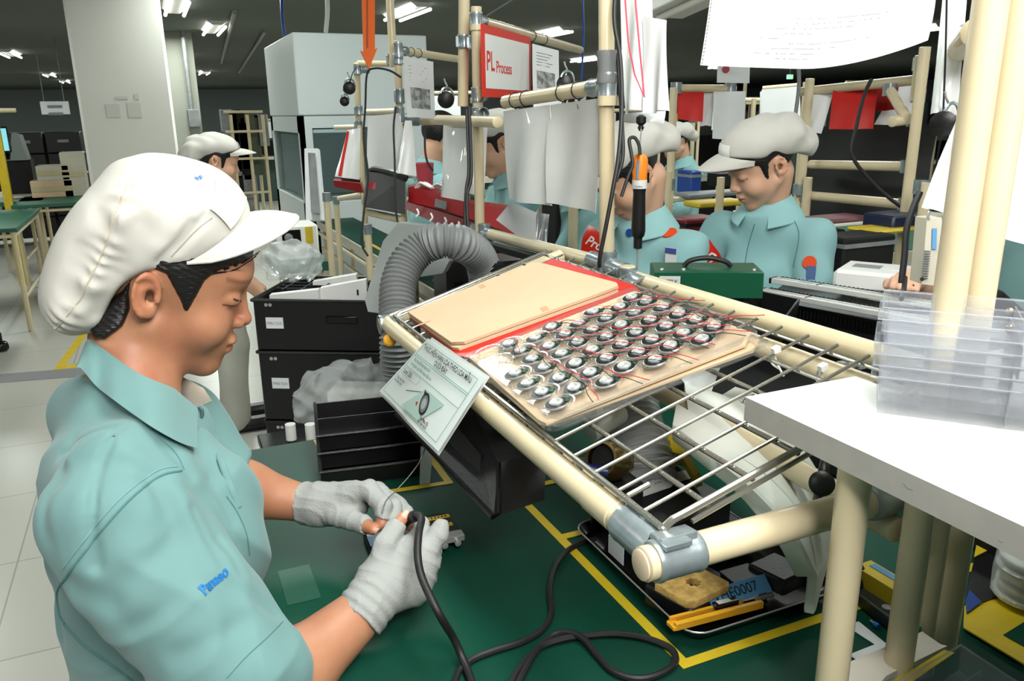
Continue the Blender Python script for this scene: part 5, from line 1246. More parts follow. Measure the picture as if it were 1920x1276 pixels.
# cables of the line
def cab(px,dl,r,label,m='rubber'): return wire('hanging_cable',[D(x,y,d) for (x,y),d in zip(px,dl)],r,M[m],label)
cab([(752,145),(730,132),(702,128),(688,140),(685,200),(682,260),(690,330),(682,400),(678,455),(690,480)],[2.6]*10,.0035,'black cable looping from the arrow sign post down to the toolbox')
cab([(742,200),(738,240),(740,300),(741,380),(745,415)],[2.65]*5,.0035,'black cable hanging in front of the wide grey sleeve')
cab([(875,205),(877,250),(879,320),(874,360),(873,430),(886,500),(893,540)],[2.0]*7,.0045,'black cable hanging left of the sign post, left of the pair')
cab([(880,200),(882,250),(884,330),(876,370),(880,440),(896,505),(898,545)],[1.99]*7,.0040,'black cable hanging left of the sign post, right of the pair')
cab([(797,235),(797,280),(802,305),(812,320)],[2.9]*4,.004,'black cable beside the pink bin')
cab([(1155,-30),(1152,40),(1163,110),(1166,200),(1160,290),(1150,350),(1135,430),(1125,480),(1124,500)],[1.36,1.36,1.36,1.36,1.35,1.35,1.36,1.37,1.38],.0038,'thick black cable running down beside the tall post')
cab([(1158,100),(1164,200),(1168,290),(1155,340)],[1.40]*4,.0035,'second black cable just behind the tall post')
cab([(1165,368),(1178,330),(1186,310),(1184,290),(1180,262),(1190,258),(1198,272),(1200,290)],[1.40]*8,.0032,'black cable looping up to the orange screwdriver')
# hanging sleeves beside tall post
hung([(1163,-40),(1222,-30),(1218,205),(1166,212)],[1.55,1.5,1.5,1.55],M['sleeve'],'grey sleeve hanging right of the tall post, left of the pair','plastic sleeve',None,seed=2,wave=.010)
hung([(1205,30),(1250,38),(1256,208),(1205,212)],[1.5,1.46,1.46,1.5],M['paper'],'white paper sleeve hanging right of the tall post, right of the pair','plastic sleeve',None,seed=7,wave=.008)
hung([(1166,212),(1248,208),(1245,232),(1166,228)],[1.62]*4,M['sleeve'],'bottom of a farther grey sleeve behind the hanging pair','plastic sleeve',None,seed=1)
for a,b in (((1170,-30),(1184,130)),((1184,130),(1210,180)),((1205,-10),(1215,170))):
    pass
mb=MB(); mb.tube([D(1170,-30,1.46),D(1178,80,1.46),D(1190,140,1.46),D(1208,182,1.46),D(1202,120,1.46),D(1192,10,1.46),D(1190,-30,1.46)],.0018,6,1); tag(mb.build('pink_edging',M['pink']),'thin pink edging of a clear folder beside the tall post','edging')
# orange / black screwdriver on its cord
p=D(1203,330,1.42); t=thing('electric_screwdriver','orange and black electric screwdriver hanging point down right of the tall post','screwdriver',tuple(p))
ax=-EZ; top_=D(1201,288,1.42)
def sc(py): return (D(1201,py,1.42))
z=lambda py:(top_-D(1201,py,1.42)).length
MB().lathe(top_,ax,[(0,.004),(.002,.010),(.010,.0135),(z(345),.0130)],20).build('orange_head',M['orange'],t)
MB().lathe(top_+ax*z(336),ax,[(0,.0136),(z(352)-z(336),.0136)],20).build('label_band',M['paper'],t)
MB().lathe(top_+ax*z(350),ax,[(0,.0125),(.01,.0110),(z(400)-z(350),.0120),(z(432)-z(350),.0130),(z(442)-z(350),.0115),(z(446)-z(350),.008),(z(466)-z(350),.0078),(z(468)-z(350),.003)],20).build('grip',M['black'],t)
MB().cyl(top_+ax*z(468),top_+ax*z(508),.0018,8).build('bit',M['steel'],t)
vv=(CC-top_).normalized(); MB().obox(top_+ax*z(318)+vv*.0132+CR*-.004,V(.0022,0,0),EZ*.016,vv*.0006).build('blue_label',M['bluel'],t)
text('Delvo',top_+ax*z(350)+vv*.0140-CR*.009,CR,EZ,.004,M['ink'],t,maxw=.018)
MB().obox(top_+ax*z(332)+CR*.012,V(.004,0,0),EZ*.009,V(0,.004,0),.001).build('switch',M['blackg'],t)
MB().tube([top_,D(1200,268,1.42),D(1202,248,1.42),D(1202,234,1.42)],.0016,6,4).build('cord',M['steel'],t)
MB().lathe(D(1202,226,1.42),ax,[(-.010,.003),(-.006,.009),(.004,.009),(.008,.004),(.012,.006),(.018,.003)],14).build('swivel',M['black'],t)
# ================= boxes, bags and hose behind the table =================
def blackbox(c,hx,hy,hz,label,rot,rim=.012,open_=True,lab=None,filled=None):
    c=Vector(c); a=V(math.cos(rot),math.sin(rot),0); b=V(-a.y,a.x,0)
    t=thing('transit_box',label,'box',tuple(c)); W_=.006
    def wall(cc,h1,h2,h3): MB().obox(cc,h1,h2,h3,.003).build('box_wall',M['black'],t)
    wall(c+EZ*.004,a*hx,b*hy,EZ*.004)
    for s in(-1,1):
        wall(c+b*s*hy+EZ*hz,a*hx,b*W_*.5,EZ*hz); wall(c+a*s*hx+EZ*hz,a*W_*.5,b*hy,EZ*hz)
    MB().tube([c+a*x*hx*1.02+b*y*hy*1.02+EZ*(2*hz) for x,y in((-1,-1),(1,-1),(1,1),(-1,1),(-1,-1))],rim*.5,8,1).build('box_rim',M['black'],t)
    f=c-b*(hy+W_*.5)
    MB().obox(f+EZ*hz*1.25+a*hx*.25,a*.055,b*.004,EZ*.014,.004).build('handle',M['blackg'],t)
    MB().obox(f-a*hx*.72+EZ*hz*1.1,a*.030,b*.0012,EZ*.019).build('box_label',M['paper'],t)
    text('PMRX YD-01',f-a*(hx*.72+.026)+EZ*(hz*1.1-.006)-b*.0016,a,EZ,.010,M['inkg'],t,maxw=.05)
    for s in (-.82,-.76): MB().lathe(f+a*hx*s+EZ*hz*1.82,-b,[(0,.006),(.002,.006)],12).build('rivet',M['steel'],t)
    return t,a,b
fl=D(485,655,2.72); frt=D(742,628,2.66); av=(frt-fl); rot=math.atan2(av.y,av.x); hx=Vector((av.x,av.y,0)).length/2
zt_=D(478,556,2.72).z; zbm=D(490,655,2.72).z; zb2=D(510,822,2.62).z
cxy=(fl+frt)/2; bb=V(-math.sin(rot),math.cos(rot),0); hyb=.19
c0=V(cxy.x,cxy.y,0)+bb*hyb
t1,a_,b_=blackbox(V(c0.x,c0.y,zbm),hx,hyb,(zt_-zbm)/2,'black lidded transit box on top, holding white packs',rot)
t2,_,_=blackbox(V(c0.x,c0.y,zb2),hx,hyb,(zbm-zb2)/2-.004,'second black transit box, holding the large plastic bag',rot)
# front of second box lowered (bag shows): third and fourth boxes below
t3,_,_=blackbox(V(c0.x,c0.y,.26),hx*1.0,hyb,(zb2-.26)/2-.004,'third black transit box under the bag, partly behind the table',rot)
t4,_,_=blackbox(V(c0.x,c0.y,.0),hx*1.0,hyb,.125,'lowest black transit box on the floor behind the table',rot)
# white packs standing in the top box, black grid
def pk(px0,px1,yt,d,label,th=.02,k=0):
    p0,p1=D(px0,yt[0],d),D(px1,yt[1],d); dirv=(p1-p0).normalized(); n=V(-dirv.y,dirv.x,0).normalized()
    t=thing('white_pack',label,'pack',tuple(p0-EZ*.08)); MB().prism([p0-EZ*.09,p1-EZ*.09,p1,p0],n*.035).build('pack_body',M['white'],t)
pk(505,596,(553,543),2.76,'long white pack in the top box, leftmost')
pk(600,686,(540,524),2.80,'long white pack in the top box, front right')
pk(586,668,(528,514),2.92,'long white pack in the top box, back right')
mb=MB()
for i in range(7):
    a=c0+V(0,0,zt_-.01)+a_*(-hx+2*hx*(i+.5)/7); mb.obox(a+b_*.08,a_*.003,b_*.10,EZ*.01)
for j in range(4):
    a=c0+V(0,0,zt_-.01)+b_*(-.0+.05*j); mb.obox(a,a_*hx*.98,b_*.003,EZ*.01)
tag(mb.build('divider_grid',M['black']),'black divider grid inside the top transit box','grid')
mb=MB()
for i in range(6):
    for j in range(3):
        a=c0+V(0,0,zt_-.02)+a_*(-hx+2*hx*(i+1)/7)+b_*(.02+.05*j); mb.obox(a,a_*.016,b_*.009,EZ*.006,.002)
o=mb.build('small_pack',M['greyp']); tag(o,'small grey parts filling the cells of the top box grid','parts',kind='stuff')
# plastic bags
def bag(name,c,r,label,seed,f3=None,res=.009):
    c=Vector(c); rs_=random.Random(seed); ph=[rs_.uniform(0,6) for _ in range(9)]
    def f(P):
        q=P-A3(c); x,y,z=q[:,0],q[:,1],q[:,2]
        d=ell(P,c,r)
        w=np.abs(np.sin(x*38+ph[0]+2.2*np.sin(z*27+ph[1])))*.014+np.abs(np.sin(z*44+y*30+ph[2]+2*np.sin(x*31+ph[3])))*.011+np.abs(np.sin((x-z)*60+y*40+ph[4]))*.006
        return d+w-.012
    v,F=sdf_mesh(f,(c.x-r[0]*1.3,c.y-r[1]*1.3,c.z-r[2]*1.2),(c.x+r[0]*1.3,c.y+r[1]*1.3,c.z+r[2]*1.3),res)
    o=np_mesh(name,v,F,M['bag']); return tag(o,label,'bag')
p=D(545,490,2.95); bag('plastic_bag',(p.x,p.y,p.z),(.12,.10,.085),'crumpled clear plastic bag on the top transit box',1)
p=D(655,735,2.62); bag('plastic_bag',(p.x,p.y,p.z-.02),(.19,.12,.135),'big crumpled clear plastic bag bulging from the second transit box',2)
t=thing('foam_pack','white foam pack inside the big clear plastic bag','pack',tuple(D(670,750,2.68)))
MB().obox(D(675,745,2.68),a_*.10,b_*.05,EZ*.045,.015).build('foam_body',M['white'],t)
# small roll items under the bag
for i,x in enumerate((545,582)):
    p=D(x,806,2.45); t=thing('film_roll','white roll end under the transit boxes, %s one of two'%['left','right'][i],'roll',tuple(p)); MB().cyl(p-EZ*.03,p+EZ*.02,.016,16).build('roll_body',M['white'],t)
q_=D(563,806,2.47); simple_table('pipe_table','low cream pipe stand under the two white rolls',q_.x-.12,q_.y-.10,q_.x+.12,q_.y+.10,q_.z-.03,M['black'])
# grey hood + hose
HT=[D(745,418,2.0),D(800,424,1.95),D(840,470,1.9),D(835,505,1.9),D(790,540,1.85),D(770,560,1.85),D(762,592,1.85),D(690,582,1.95),D(686,560,1.95),D(718,455,2.0)]
t=thing('fume_hood','grey translucent plastic hood hanging behind the ribbed hose','hood',tuple(HT[0])); hoodm=mat('hood_plastic',(136,140,138),.35,bump=.4,bscale=14,var=.12,vscale=9)
q=[HT[0],HT[9],HT[8],HT[7],HT[6]]
MB().prism([D(745,418,2.02),D(718,452,2.02),D(684,562,1.99),D(690,584,1.98),D(764,594,1.90),D(775,500,1.92),D(800,424,1.98)],V(.02,.03,0)).build('hood_panel',hoodm,t)
MB().prism([D(750,418,2.06),D(835,430,2.04),D(842,490,2.02),D(830,512,2.02),D(780,520,2.02),D(745,470,2.03)],V(.02,.02,0)).build('hood_back',hoodm,t)
hose('fume_hose',[D(915,600,1.95),D(912,545,1.93),D(902,488,1.88),D(868,458,1.78),D(830,450,1.76),D(795,462,1.77),D(765,490,1.76),D(748,530,1.74),D(745,575,1.72),D(746,630,1.70),D(748,700,1.72)],.0375,'big grey ribbed hose arching down behind the cardboard sheet',rib=.0105)
# red toolboxes etc.
def toolbox(px,d,th,m,label,name='toolbox'):
    P=[D(x,y,d if not isinstance(d,(list,tuple)) else d[i]) for i,(x,y) in enumerate(px)]; t=thing(name,label,'toolbox',tuple(P[-1]))
    c_=sum(P,V(0,0,0))/len(P); mb=MB(); mb.prism(P,V(.03,th,.0)); mb.build('box_body',m,t,sharp=25); return t,P
t,P=toolbox([(765,352),(790,345),(868,378),(962,392),(965,440),(880,410),(835,395),(766,378)],[2.75,2.75,2.45,2.25,2.2,2.4,2.5,2.7],.10,M['redp'],'red plastic machine case in front of the sign post, upper one')
MB().prism([D(817,372,2.55),D(838,378,2.5),D(836,393,2.5),D(815,387,2.55)],V(0,.003,0)).build('dark_patch',M['greyp'],t)
MB().prism([D(768,357,2.73),D(790,363,2.70),D(789,369,2.70),D(768,364,2.73)],V(0,.003,0)).build('dark_patch',M['greyp'],t)
t,P=toolbox([(762,378),(830,398),(885,415),(960,445),(968,462),(885,440),(820,420),(760,392)],[2.7,2.5,2.4,2.2,2.2,2.38,2.5,2.68],.08,mat('dark_red',(120,18,24),.3),'dark red case below the upper red case, hung with white hooks')
for i in range(6):
    x=782+i*26; y=392+i*8; MB().tube([D(x,y,2.52-.04*i),D(x+3,y+8,2.5-.04*i),D(x-2,y+14,2.5-.04*i)],.003,6,3).build('white_hook',M['white'],t)
t,P=toolbox([(692,322),(760,330),(760,402),(682,388)],[2.8,2.7,2.7,2.8],.14,mat('dark_grey_case',(62,62,60),.45),'dark grey toolbox with a red patch under the wide grey sleeve')
MB().prism([D(692,341,2.79),D(720,346,2.76),D(718,358,2.76),D(690,353,2.79)],V(0,.003,0)).build('red_patch',M['redp'],t)
MB().tube([D(692,322,2.82),D(705,318,2.8),D(740,325,2.72),D(762,335,2.7)],.012,8,4).build('case_rim',M['black'],t)
t,P=toolbox([(624,338),(676,344),(682,362),(628,350)],[3.2,3.05,3.05,3.2],.1,M['redp'],'small red case at the farthest post')
MB().prism([D(640,332,3.18),D(676,334,3.1),D(674,352,3.1),D(645,344,3.18)],V(0,.02,0)).build('case_lid',M['black'],t)
p=D(797,326,3.0); t=thing('pink_bin','pink round bin on the shelf behind the red case','bin',tuple(p-EZ*.05)); MB().lathe(p-EZ*.045,EZ,[(0,.028),(.085,.034),(.087,.030)],22).build('bin_body',M['pink'],t)
mb=MB()
rs_=random.Random(4)
for i in range(9):
    x=770+rs_.uniform(0,55); mb.tube([D(x,352,2.72),D(x+rs_.uniform(8,20),344+rs_.uniform(-3,2),2.7),D(x+30,352,2.66)],.004,6,4)
tag(mb.build('rag_pile',M['white']),'heap of white rags on top of the red case','rags',kind='stuff')
# second line table far part
t=thing('work_table','green topped line table beyond the sign post','table',(1.3,3.2,0))
MB().box((.90,2.25,.855),(1.12,5.0,.88),.003).build('tabletop',M['green'],t); MB().box((.89,2.25,.835),(.90,5.0,.875)).build('edge_rail',M['beigep'],t)
pipe(t,(.90,2.25,.80),(.90,5.0,.80),'rail',.012); pipe(t,(.92,2.25,.70),(.92,5.0,.70),'rail',.012)
for y in (2.3,3.2,4.9):
    for x in (.92,1.08): pipe(t,(x,y,0),(x,y,.855),'leg')
tape('marking_tape',[((.95,2.4),(.95,2.9)),((.95,2.9),(1.1,2.9)),((.95,3.1),(.95,3.9))],.02,'yellow tape outlines on the far line table behind the hose')
for i,(x,y,d,w,h,m,lb) in enumerate([(870,520,2.2,.07,.06,'black','black instrument box on the line table behind the hose'),(945,535,1.95,.06,.07,'black','black box on the line table right of the sign post'),(1005,530,2.0,.04,.03,'paper','white pad on the line table behind the cardboard'),(935,525,2.1,.03,.012,'pink','small pink tray beyond the sign post'),
    (1075,430,2.9,.10,.22,'dark','tall dark cabinet seen behind the grey sleeves'),(905,470,2.3,.06,.01,'black','flat black tray just right of the sign post')]):
    p=D(x,y,d); t=thing('bench_item',lb,'box',tuple(p-EZ*h)); MB().obox(p,V(w,0,0),V(0,.06,0),EZ*h,.006).build('item_body',M[m],t); MB().obox(p-V(0,.061,0)-EZ*h*.3,V(w*.7,0,0),V(0,.001,0),EZ*h*.3).build('front_panel',M['blackg'],t)
# black bar and papers right of sign post
t=thing('black_bar','long black bar slung under the cream pipe right of the sign post','bar',tuple(D(950,470,1.8))); MB().obox((D(912,458,1.95)+D(1010,485,1.75))/2,(D(1010,485,1.75)-D(912,458,1.95))/2,EZ*.008,V(.01,.01,0),.002).build('bar_body',M['black'],t)
hung([(958,378),(1005,398),(1006,468),(930,412)],[1.95,1.95,1.95,1.95],mat('grey_card',(178,180,180),.5),'plain pale grey card tilted behind the lower sleeves','card',seed=0,wave=.001,name='grey_card')
hung([(1005,398),(1030,402),(1024,462),(1006,462)],[2.0]*4,mat('silver_wrap',(168,170,172),.2,.6,bump=.6,bscale=40),'crumpled silvery wrapping right of the pale grey card','wrapping',name='silver_wrap')
# ================= right middle: equipment row in front of the back workers =================
# green metal box
gz=D(1225,512,1.72).z
G0,G1=D(1225,512,1.72),D(1432,520,1.70)
t=thing('green_box','green metal box with a black carry handle and white label','box',tuple(G0-EZ*.06))
gu=(V(G1.x,G1.y,0)-V(G0.x,G0.y,0)); gl_=gu.length; gu=gu.normalized(); gv=V(-gu.y,gu.x,0)
base=V(G0.x,G0.y,gz-.055)
MB().obox(base+gu*gl_/2+gv*.05+EZ*.03,gu*gl_/2,gv*.055,EZ*.030,.003).build('box_body',M['greenbox'],t)
tz=gz+.005
MB().tube([base+gu*gl_*.30+gv*.05+EZ*(.061),base+gu*gl_*.36+gv*.05+EZ*.074,base+gu*gl_*.52+gv*.05+EZ*.080,base+gu*gl_*.68+gv*.05+EZ*.072,base+gu*gl_*.74+gv*.05+EZ*.061],.0055,8,6).build('handle',M['rubber'],t)
for s in (.08,.28,.92): MB().lathe(base+gu*gl_*s+gv*.012+EZ*.0605,EZ,[(0,.005),(.003,.004),(.004,.001)],10).build('screw',M['steel'],t)
MB().obox(base+gu*.035-gv*.0058+EZ*.03,gu*.022,gv*.0005,EZ*.020).build('box_label',M['paper'],t)
text('AZRX',base+gu*.018-gv*.0066+EZ*.034,gu,EZ,.009,M['ink'],t,maxw=.034,font_shear=.2)
# black open trays before it
def opentray(P,h,label,name='black_tray'):
    P=[Vector(p) for p in P]; t=thing(name,label,'tray',tuple(P[0])); c_=sum(P,V(0,0,0))/4
    low=[p.lerp(c_,.04)-EZ*h for p in P]; inn=[p.lerp(c_,.06) for p in P]; lowi=[p.lerp(c_,.09)-EZ*(h-.004) for p in P]
    MB().add(low+P+inn+lowi,[(3,2,1,0)]+[(i,(i+1)%4,4+(i+1)%4,4+i) for i in range(4)]+[(4+i,4+(i+1)%4,8+(i+1)%4,8+i) for i in range(4)]+[(8+i,8+(i+1)%4,12+(i+1)%4,12+i) for i in range(4)]+[(12,13,14,15)]).build('tray_body',M['black'],t,sharp=20); return t
zt2=1.10
opentray([Zp(1255,545,zt2),Zp(1300,518,zt2),Zp(1432,530,zt2),Zp(1400,575,zt2)],.05,'black plastic tray directly before the green metal box')
opentray([Zp(1345,560,zt2-.02),Zp(1400,540,zt2-.02),Zp(1500,560,zt2-.02),Zp(1470,600,zt2-.02)],.05,'second black plastic tray, nearer the pale rails')
# long pale comb rails
def rail(x0,y0,x1,y1,z,w,h,label,name='comb_rail'):
    a=Zp(x0,y0,z); b=Zp(x1,y1,z); d=(b-a); L=d.length; d.normalize(); n=V(-d.y,d.x,0); 
    if n.y<0: n=-n
    if n.x<0: n=-n
    t=thing(name,label,'rail',tuple(a)); MB().obox(a+d*L/2-EZ*h/2,d*L/2,n*w/2,EZ*h/2,.001).build('rail_bar',M['alu'],t)
    mb=MB(); mb.obox(a+d*L/2+EZ*.0004,d*L/2,n*w*.02,EZ*.0004); mb.build('rail_groove',M['inkg'],t)
    MB().obox(a+d*(-.002)-EZ*h/2,d*.003,n*w*.52,EZ*h*.55).build('end_cap',M['blackg'],t)
    mb=MB(); k=0; s=.01
    while s<L: 
        mb.obox(a+d*s+n*(w*.5+.004)-EZ*.002,d*.0022,n*.006,EZ*.003); s+=.0105
    r=mb.build('comb_teeth',M['black'],t); tag(r,kind='stuff')
    MB().obox(a+d*L*.5+n*(w*.5+.002)-EZ*(h/2+.004),d*L*.5,n*.004,EZ*h*.6).build('comb_back',M['black'],t)
    MB().obox(a+d*L*.22+EZ*.0006,d*.0015,n*w*.45,EZ*.0004).build('pen_mark',M['ink'],t)
    return a,d,n,L,t
a,d,n,L,t=rail(1452,520,1905,590,1.10,.030,.012,'pale comb edged rail, farther of the two in front of the workers')
text('W4',a+d*.065-n*.010+EZ*.001,d,n,.014,M['inkblue'],t,font_shear=.4)
rail(1430,541,1900,625,1.08,.030,.012,'pale comb edged rail, nearer of the two with a short black pen mark')
# magazine block under the rails
p0=Zp(1440,575,1.03); t=thing('comb_rack','large black comb slotted rack under the pale rails','rack',tuple(V(p0.x,p0.y,.9)))
q=[Zp(1432,560,1.05),Zp(1905,650,1.05),Zp(1905,612,1.05),Zp(1470,532,1.05)]
MB().prism(q,-EZ*.16).build('rack_body',M['black'],t)
mb=MB()
for k in range(60):
    s=k/60; mb.obox(q[0].lerp(q[1],s)-EZ*.02,V(.003,0,0),V(0,.004,0),EZ*.012)
r=mb.build('comb_teeth',M['blackg'],t); 
opentray([Zp(1560,640,.99),Zp(1600,615,.99),Zp(1745,650,.99),Zp(1700,690,.99)],.07,'black tray with small bright parts seen under the back pipe, right')
mb=MB(); rs_=random.Random(8)
for k in range(26):
    x,y=rs_.uniform(1575,1640),rs_.uniform(640,705); p=D(x,y,1.25); mb.obox(p,V(.006,0,0),V(0,.006,0),EZ*.002)
tag(mb.build('small_parts',M['greyp']),'small bright parts lying behind the back pipe','parts',kind='stuff')
t=thing('machine_bed','dark machine bed between the wire shelf and the pale rails','machine',(1.2,1.1,TZ))
MB().box((1.02,.60,TZ+.002),(1.60,1.95,TZ+.055),.004).build('bed_plate',M['dark'],t)
# white device
p=D(1640,512,1.95); t=thing('white_device','white box device with a small grey display between two workers','device',tuple(p-EZ*.03))
dv=(D(1725,530,1.9)-D(1575,512,2.0)); dv.z=0; L_=dv.length; dv.normalize(); dn=V(-dv.y,dv.x,0)
pb=D(1648,520,1.97); MB().obox(pb-EZ*.0,dv*L_/2,dn*.075,EZ*.024,.008).build('device_body',M['white'],t)
MB().obox(pb+EZ*.0245-dv*.03+dn*.005,dv*.032,dn*.022,EZ*.0006).build('display',M['greyp'],t)
MB().obox(pb+EZ*.0245+dv*.05,dv*.02,dn*.014,EZ*.0006).build('key_pad',M['paper'],t)
# grey heat gun body
p=D(1747,468,1.15); t=thing('handheld_driver','beige handheld tool with a blue label hanging beside the big posts','tool',tuple(p))
MB().prism([D(1738,410,1.15),D(1766,408,1.15),D(1768,470,1.15),D(1752,535,1.15),D(1727,532,1.15),D(1733,470,1.15)],V(.01,.028,0)).build('tool_body',M['beigep'],t,sharp=25)
MB().prism([D(1749,428,1.147),D(1757,428,1.147),D(1756,467,1.147),D(1748,467,1.147)],V(0,.001,0)).build('blue_label',M['bluel'],t)
for k in range(12): y=470+k*4.6; MB().tube([D(1733-k*.5,y,1.147),D(1745-k*.5,y+1,1.147)],.0010,5,1).build('grip_rib',M['greyp'],t)
MB().lathe(D(1729,523,1.146),(CC-p),[(0,.003),(.0006,.003)],10).build('hole',M['ink'],t)
MB().tube([D(1741,412,1.15),D(1740,402,1.15),D(1744,395,1.15)],.002,6,4).build('hook',M['steel'],t)
cab([(1725,360),(1712,390),(1700,430),(1696,480),(1690,530)],[1.35]*5,.0055,'thick black cable hanging left of the beige handheld tool')
cab([(1722,352),(1706,395),(1692,450),(1690,500),(1686,538)],[1.38]*5,.0030,'thin dark cable beside the thick one near the beige tool','copper') if False else None
# ---- right hand hung sheets
M['paperw']=mat('bright_paper',(236,236,234),.5)
def big_sheet(dd,pts,label,m):
    t=thing('hung_document',label,'paper',tuple(D(1530,-60,.8+dd)))
    def fn(u,v):
        xl=1338-25*v**1.2+dd*300; yl=-60+182*v; xr=1758-18*v**2; 
        bot=122+8*math.sin(u*2.4)-52*max(0,(u-.45)/.55)**1.6; y=-60+(bot+60)*v
        x=xl+(xr-xl)*u; return D(x,y,.80+dd-.05*u+.012*math.sin(u*6)*v)
    mb=MB(); mb.grid(fn,40,16,.0008,(CC-D(1530,30,.8)).normalized()); mb.build('paper_sheet',m,t); return t,fn
t,fn=big_sheet(0,None,'big bright document hanging over the top of the view',M['paperw'])
vb=(CC-D(1530,30,.8)).normalized()
mb=MB(); rs_=random.Random(2)
for k in range(9):
    v=.50+.05*k; u0=.22+.18*rs_.random(); u1=u0+.12+.35*rs_.random()
    for j in range(int((u1-u0)/.012)):
        if rs_.random()<.6:
            a=fn(u0+j*.012,v)+vb*.0012; mb.obox(a,CR*.0012,CU*.00035,vb*.0002)
r=mb.build('printed_text',M['inkg'],t); tag(r,kind='stuff')
mb=MB(); 
for k in range(26): a=fn(.008,.02+.038*k)+vb*.0012; mb.obox(a,CR*.0009,CU*.0010,vb*.0002)
r=mb.build('punched_edge',M['inkg'],t)
big_sheet(.012,None,'second sheet just behind the big bright document',M['sleeve'])
hung([(1772,-40),(1815,-40),(1795,216),(1744,214)],[1.0,.98,.98,1.0],M['sleeve'],'long grey sleeve hanging left of the big double post','plastic sleeve',None,seed=3,wave=.004)
o,_,_=hung([(1795,225),(1812,225),(1808,412),(1722,386)],[.92,.90,.90,.92],M['paperw'],'bright paper with a curved edge hanging left of the big double post','paper',None,seed=2,wave=.004)
hung([(1905,-40),(1990,-40),(1990,475),(1882,448)],[.78,.76,.76,.78],M['sleeve'],'pale grey sleeve at the right edge beside the double post','plastic sleeve',None,seed=5,wave=.003)
q=D(1812,120,.95); rt=thing('pipe_stub','short cream pipe stub with grey clamp left of the double post','pipe',tuple(q)); pipe(rt,D(1800,92,.98),D(1830,60,.80)); MB().lathe(D(1806,75,.95),(.3,-1,.1),[(0,.016),(0,.019),(.04,.019),(.04,.016)],18,cap=False).build('pipe_joint',M['zinc'],rt)
# magnetic tools right edge
for i,(y0,lb) in enumerate(((575,'upper'),(605,'lower'))):
    p=D(1890+0*i,y0,1.05); t=thing('black_lever','black lever arm with a brass screw at the right edge, %s one'%lb,'lever',tuple(p))
    dd_=(D(1925,y0+48,1.02)-D(1868,y0-5,1.08)); MB().obox(p+dd_*.2,dd_*.62,dd_.normalized().cross(EX).normalized()*.010,V(.006,.01,0),.002).build('lever_arm',M['black'],t)
    MB().lathe(D(1893,y0+8,1.035),CC-p,[(0,.0045),(.003,.0045),(.004,.002)],12).build('screw',M['brass'],t)
# ================= background racks on the right =================
def rackpost(root,x0,y0,x1,y1,d,r=.014,z0=None):
    a,b=D(x0,y0,d),D(x1,y1,d); return pipe(root,V(b.x,b.y,b.z if z0 is None else z0),V(b.x,b.y,a.z),'post',r)
rk=thing('pipe_rack','cream pipe rack with a black curtain on the right of the workers','rack',tuple(D(1600,560,2.8)))
d0=2.75
for (x0,y0,x1,y1,d,z0) in ((1722,95,1690,460,2.55,.0),(1728,105,1716,190,2.5,None),(1502,150,1496,420,3.1,.0),(1512,330,1508,420,3.05,.6),(1738,340,1728,430,2.3,.5)): rackpost(rk,x0,y0,x1,y1,d,.0165,z0)
for (x0,y0,x1,y1,da,db) in ((1500,172,1716,150,3.1,2.6),(1520,308,1706,312,3.1,2.6),(1515,366,1700,383,3.05,2.6),(1672,228,1718,222,2.5,2.55),(1668,168,1700,222,2.65,2.5)):
    pipe(rk,D(x0,y0,da),D(x1,y1,db),'rail',.0165)
for (x,y,d) in ((1725,120,2.53),(1727,135,2.53),(1722,180,2.55),(1714,225,2.55),(1702,312,2.58),(1697,383,2.6),(1498,355,3.05),(1510,366,3.05),(1728,350,2.3)):
    p=D(x,y,d); MB().lathe(p-EZ*.02,EZ,[(0,.018),(0,.022),(.04,.022),(.04,.018)],16,cap=False).build('pipe_joint',M['zinc'],rk)
p=D(1668,168,2.65); MB().lathe(p-EZ*.02,EZ,[(0,.018),(0,.022),(.04,.022),(.04,.018)],16,cap=False).build('pipe_joint',M['zinc'],rk)
mb=MB(); P=[D(1505,238,3.25),D(1760,232,2.75),D(1735,420,2.75),D(1506,405,3.25)]; 
sheet('black_curtain',P,mat('curtain_black',(20,22,22),.6),'black curtain sheet stretched behind the rack rails','curtain',wave=.02,thick=.003)
hung([(1516,178),(1562,176),(1540,250),(1506,246)],[3.02,2.98,2.98,3.02],M['paper'],'white sheet hanging at the left end of the black curtain rack','paper',seed=2)
hung([(1562,170),(1646,166),(1638,242),(1554,242)],[2.92,2.80,2.80,2.92],M['red'],'large red sheet hung on the black curtain rack','sheet',name='red_sheet',wave=.003)
hung([(1642,166),(1685,163),(1680,206),(1640,208)],[2.9,2.85,2.85,2.9],M['redp'],'dark red sheet behind the large red sheet','sheet',name='red_sheet',wave=.003)
hung([(1680,160),(1722,158),(1720,232),(1640,236)],[2.95,2.9,2.9,2.95],M['paper'],'pale sheet hanging at the right end of the black curtain rack','paper',seed=4)
cab([(1634,148),(1620,180),(1605,240),(1598,290),(1625,330),(1660,365),(1696,392)],[2.55]*7,.006,'black cable draped down the front of the black curtain')
cab([(1497,120),(1498,160),(1492,210),(1485,250)],[2.9]*4,.007,'grey cable hanging beside the standing paper rack','hose')
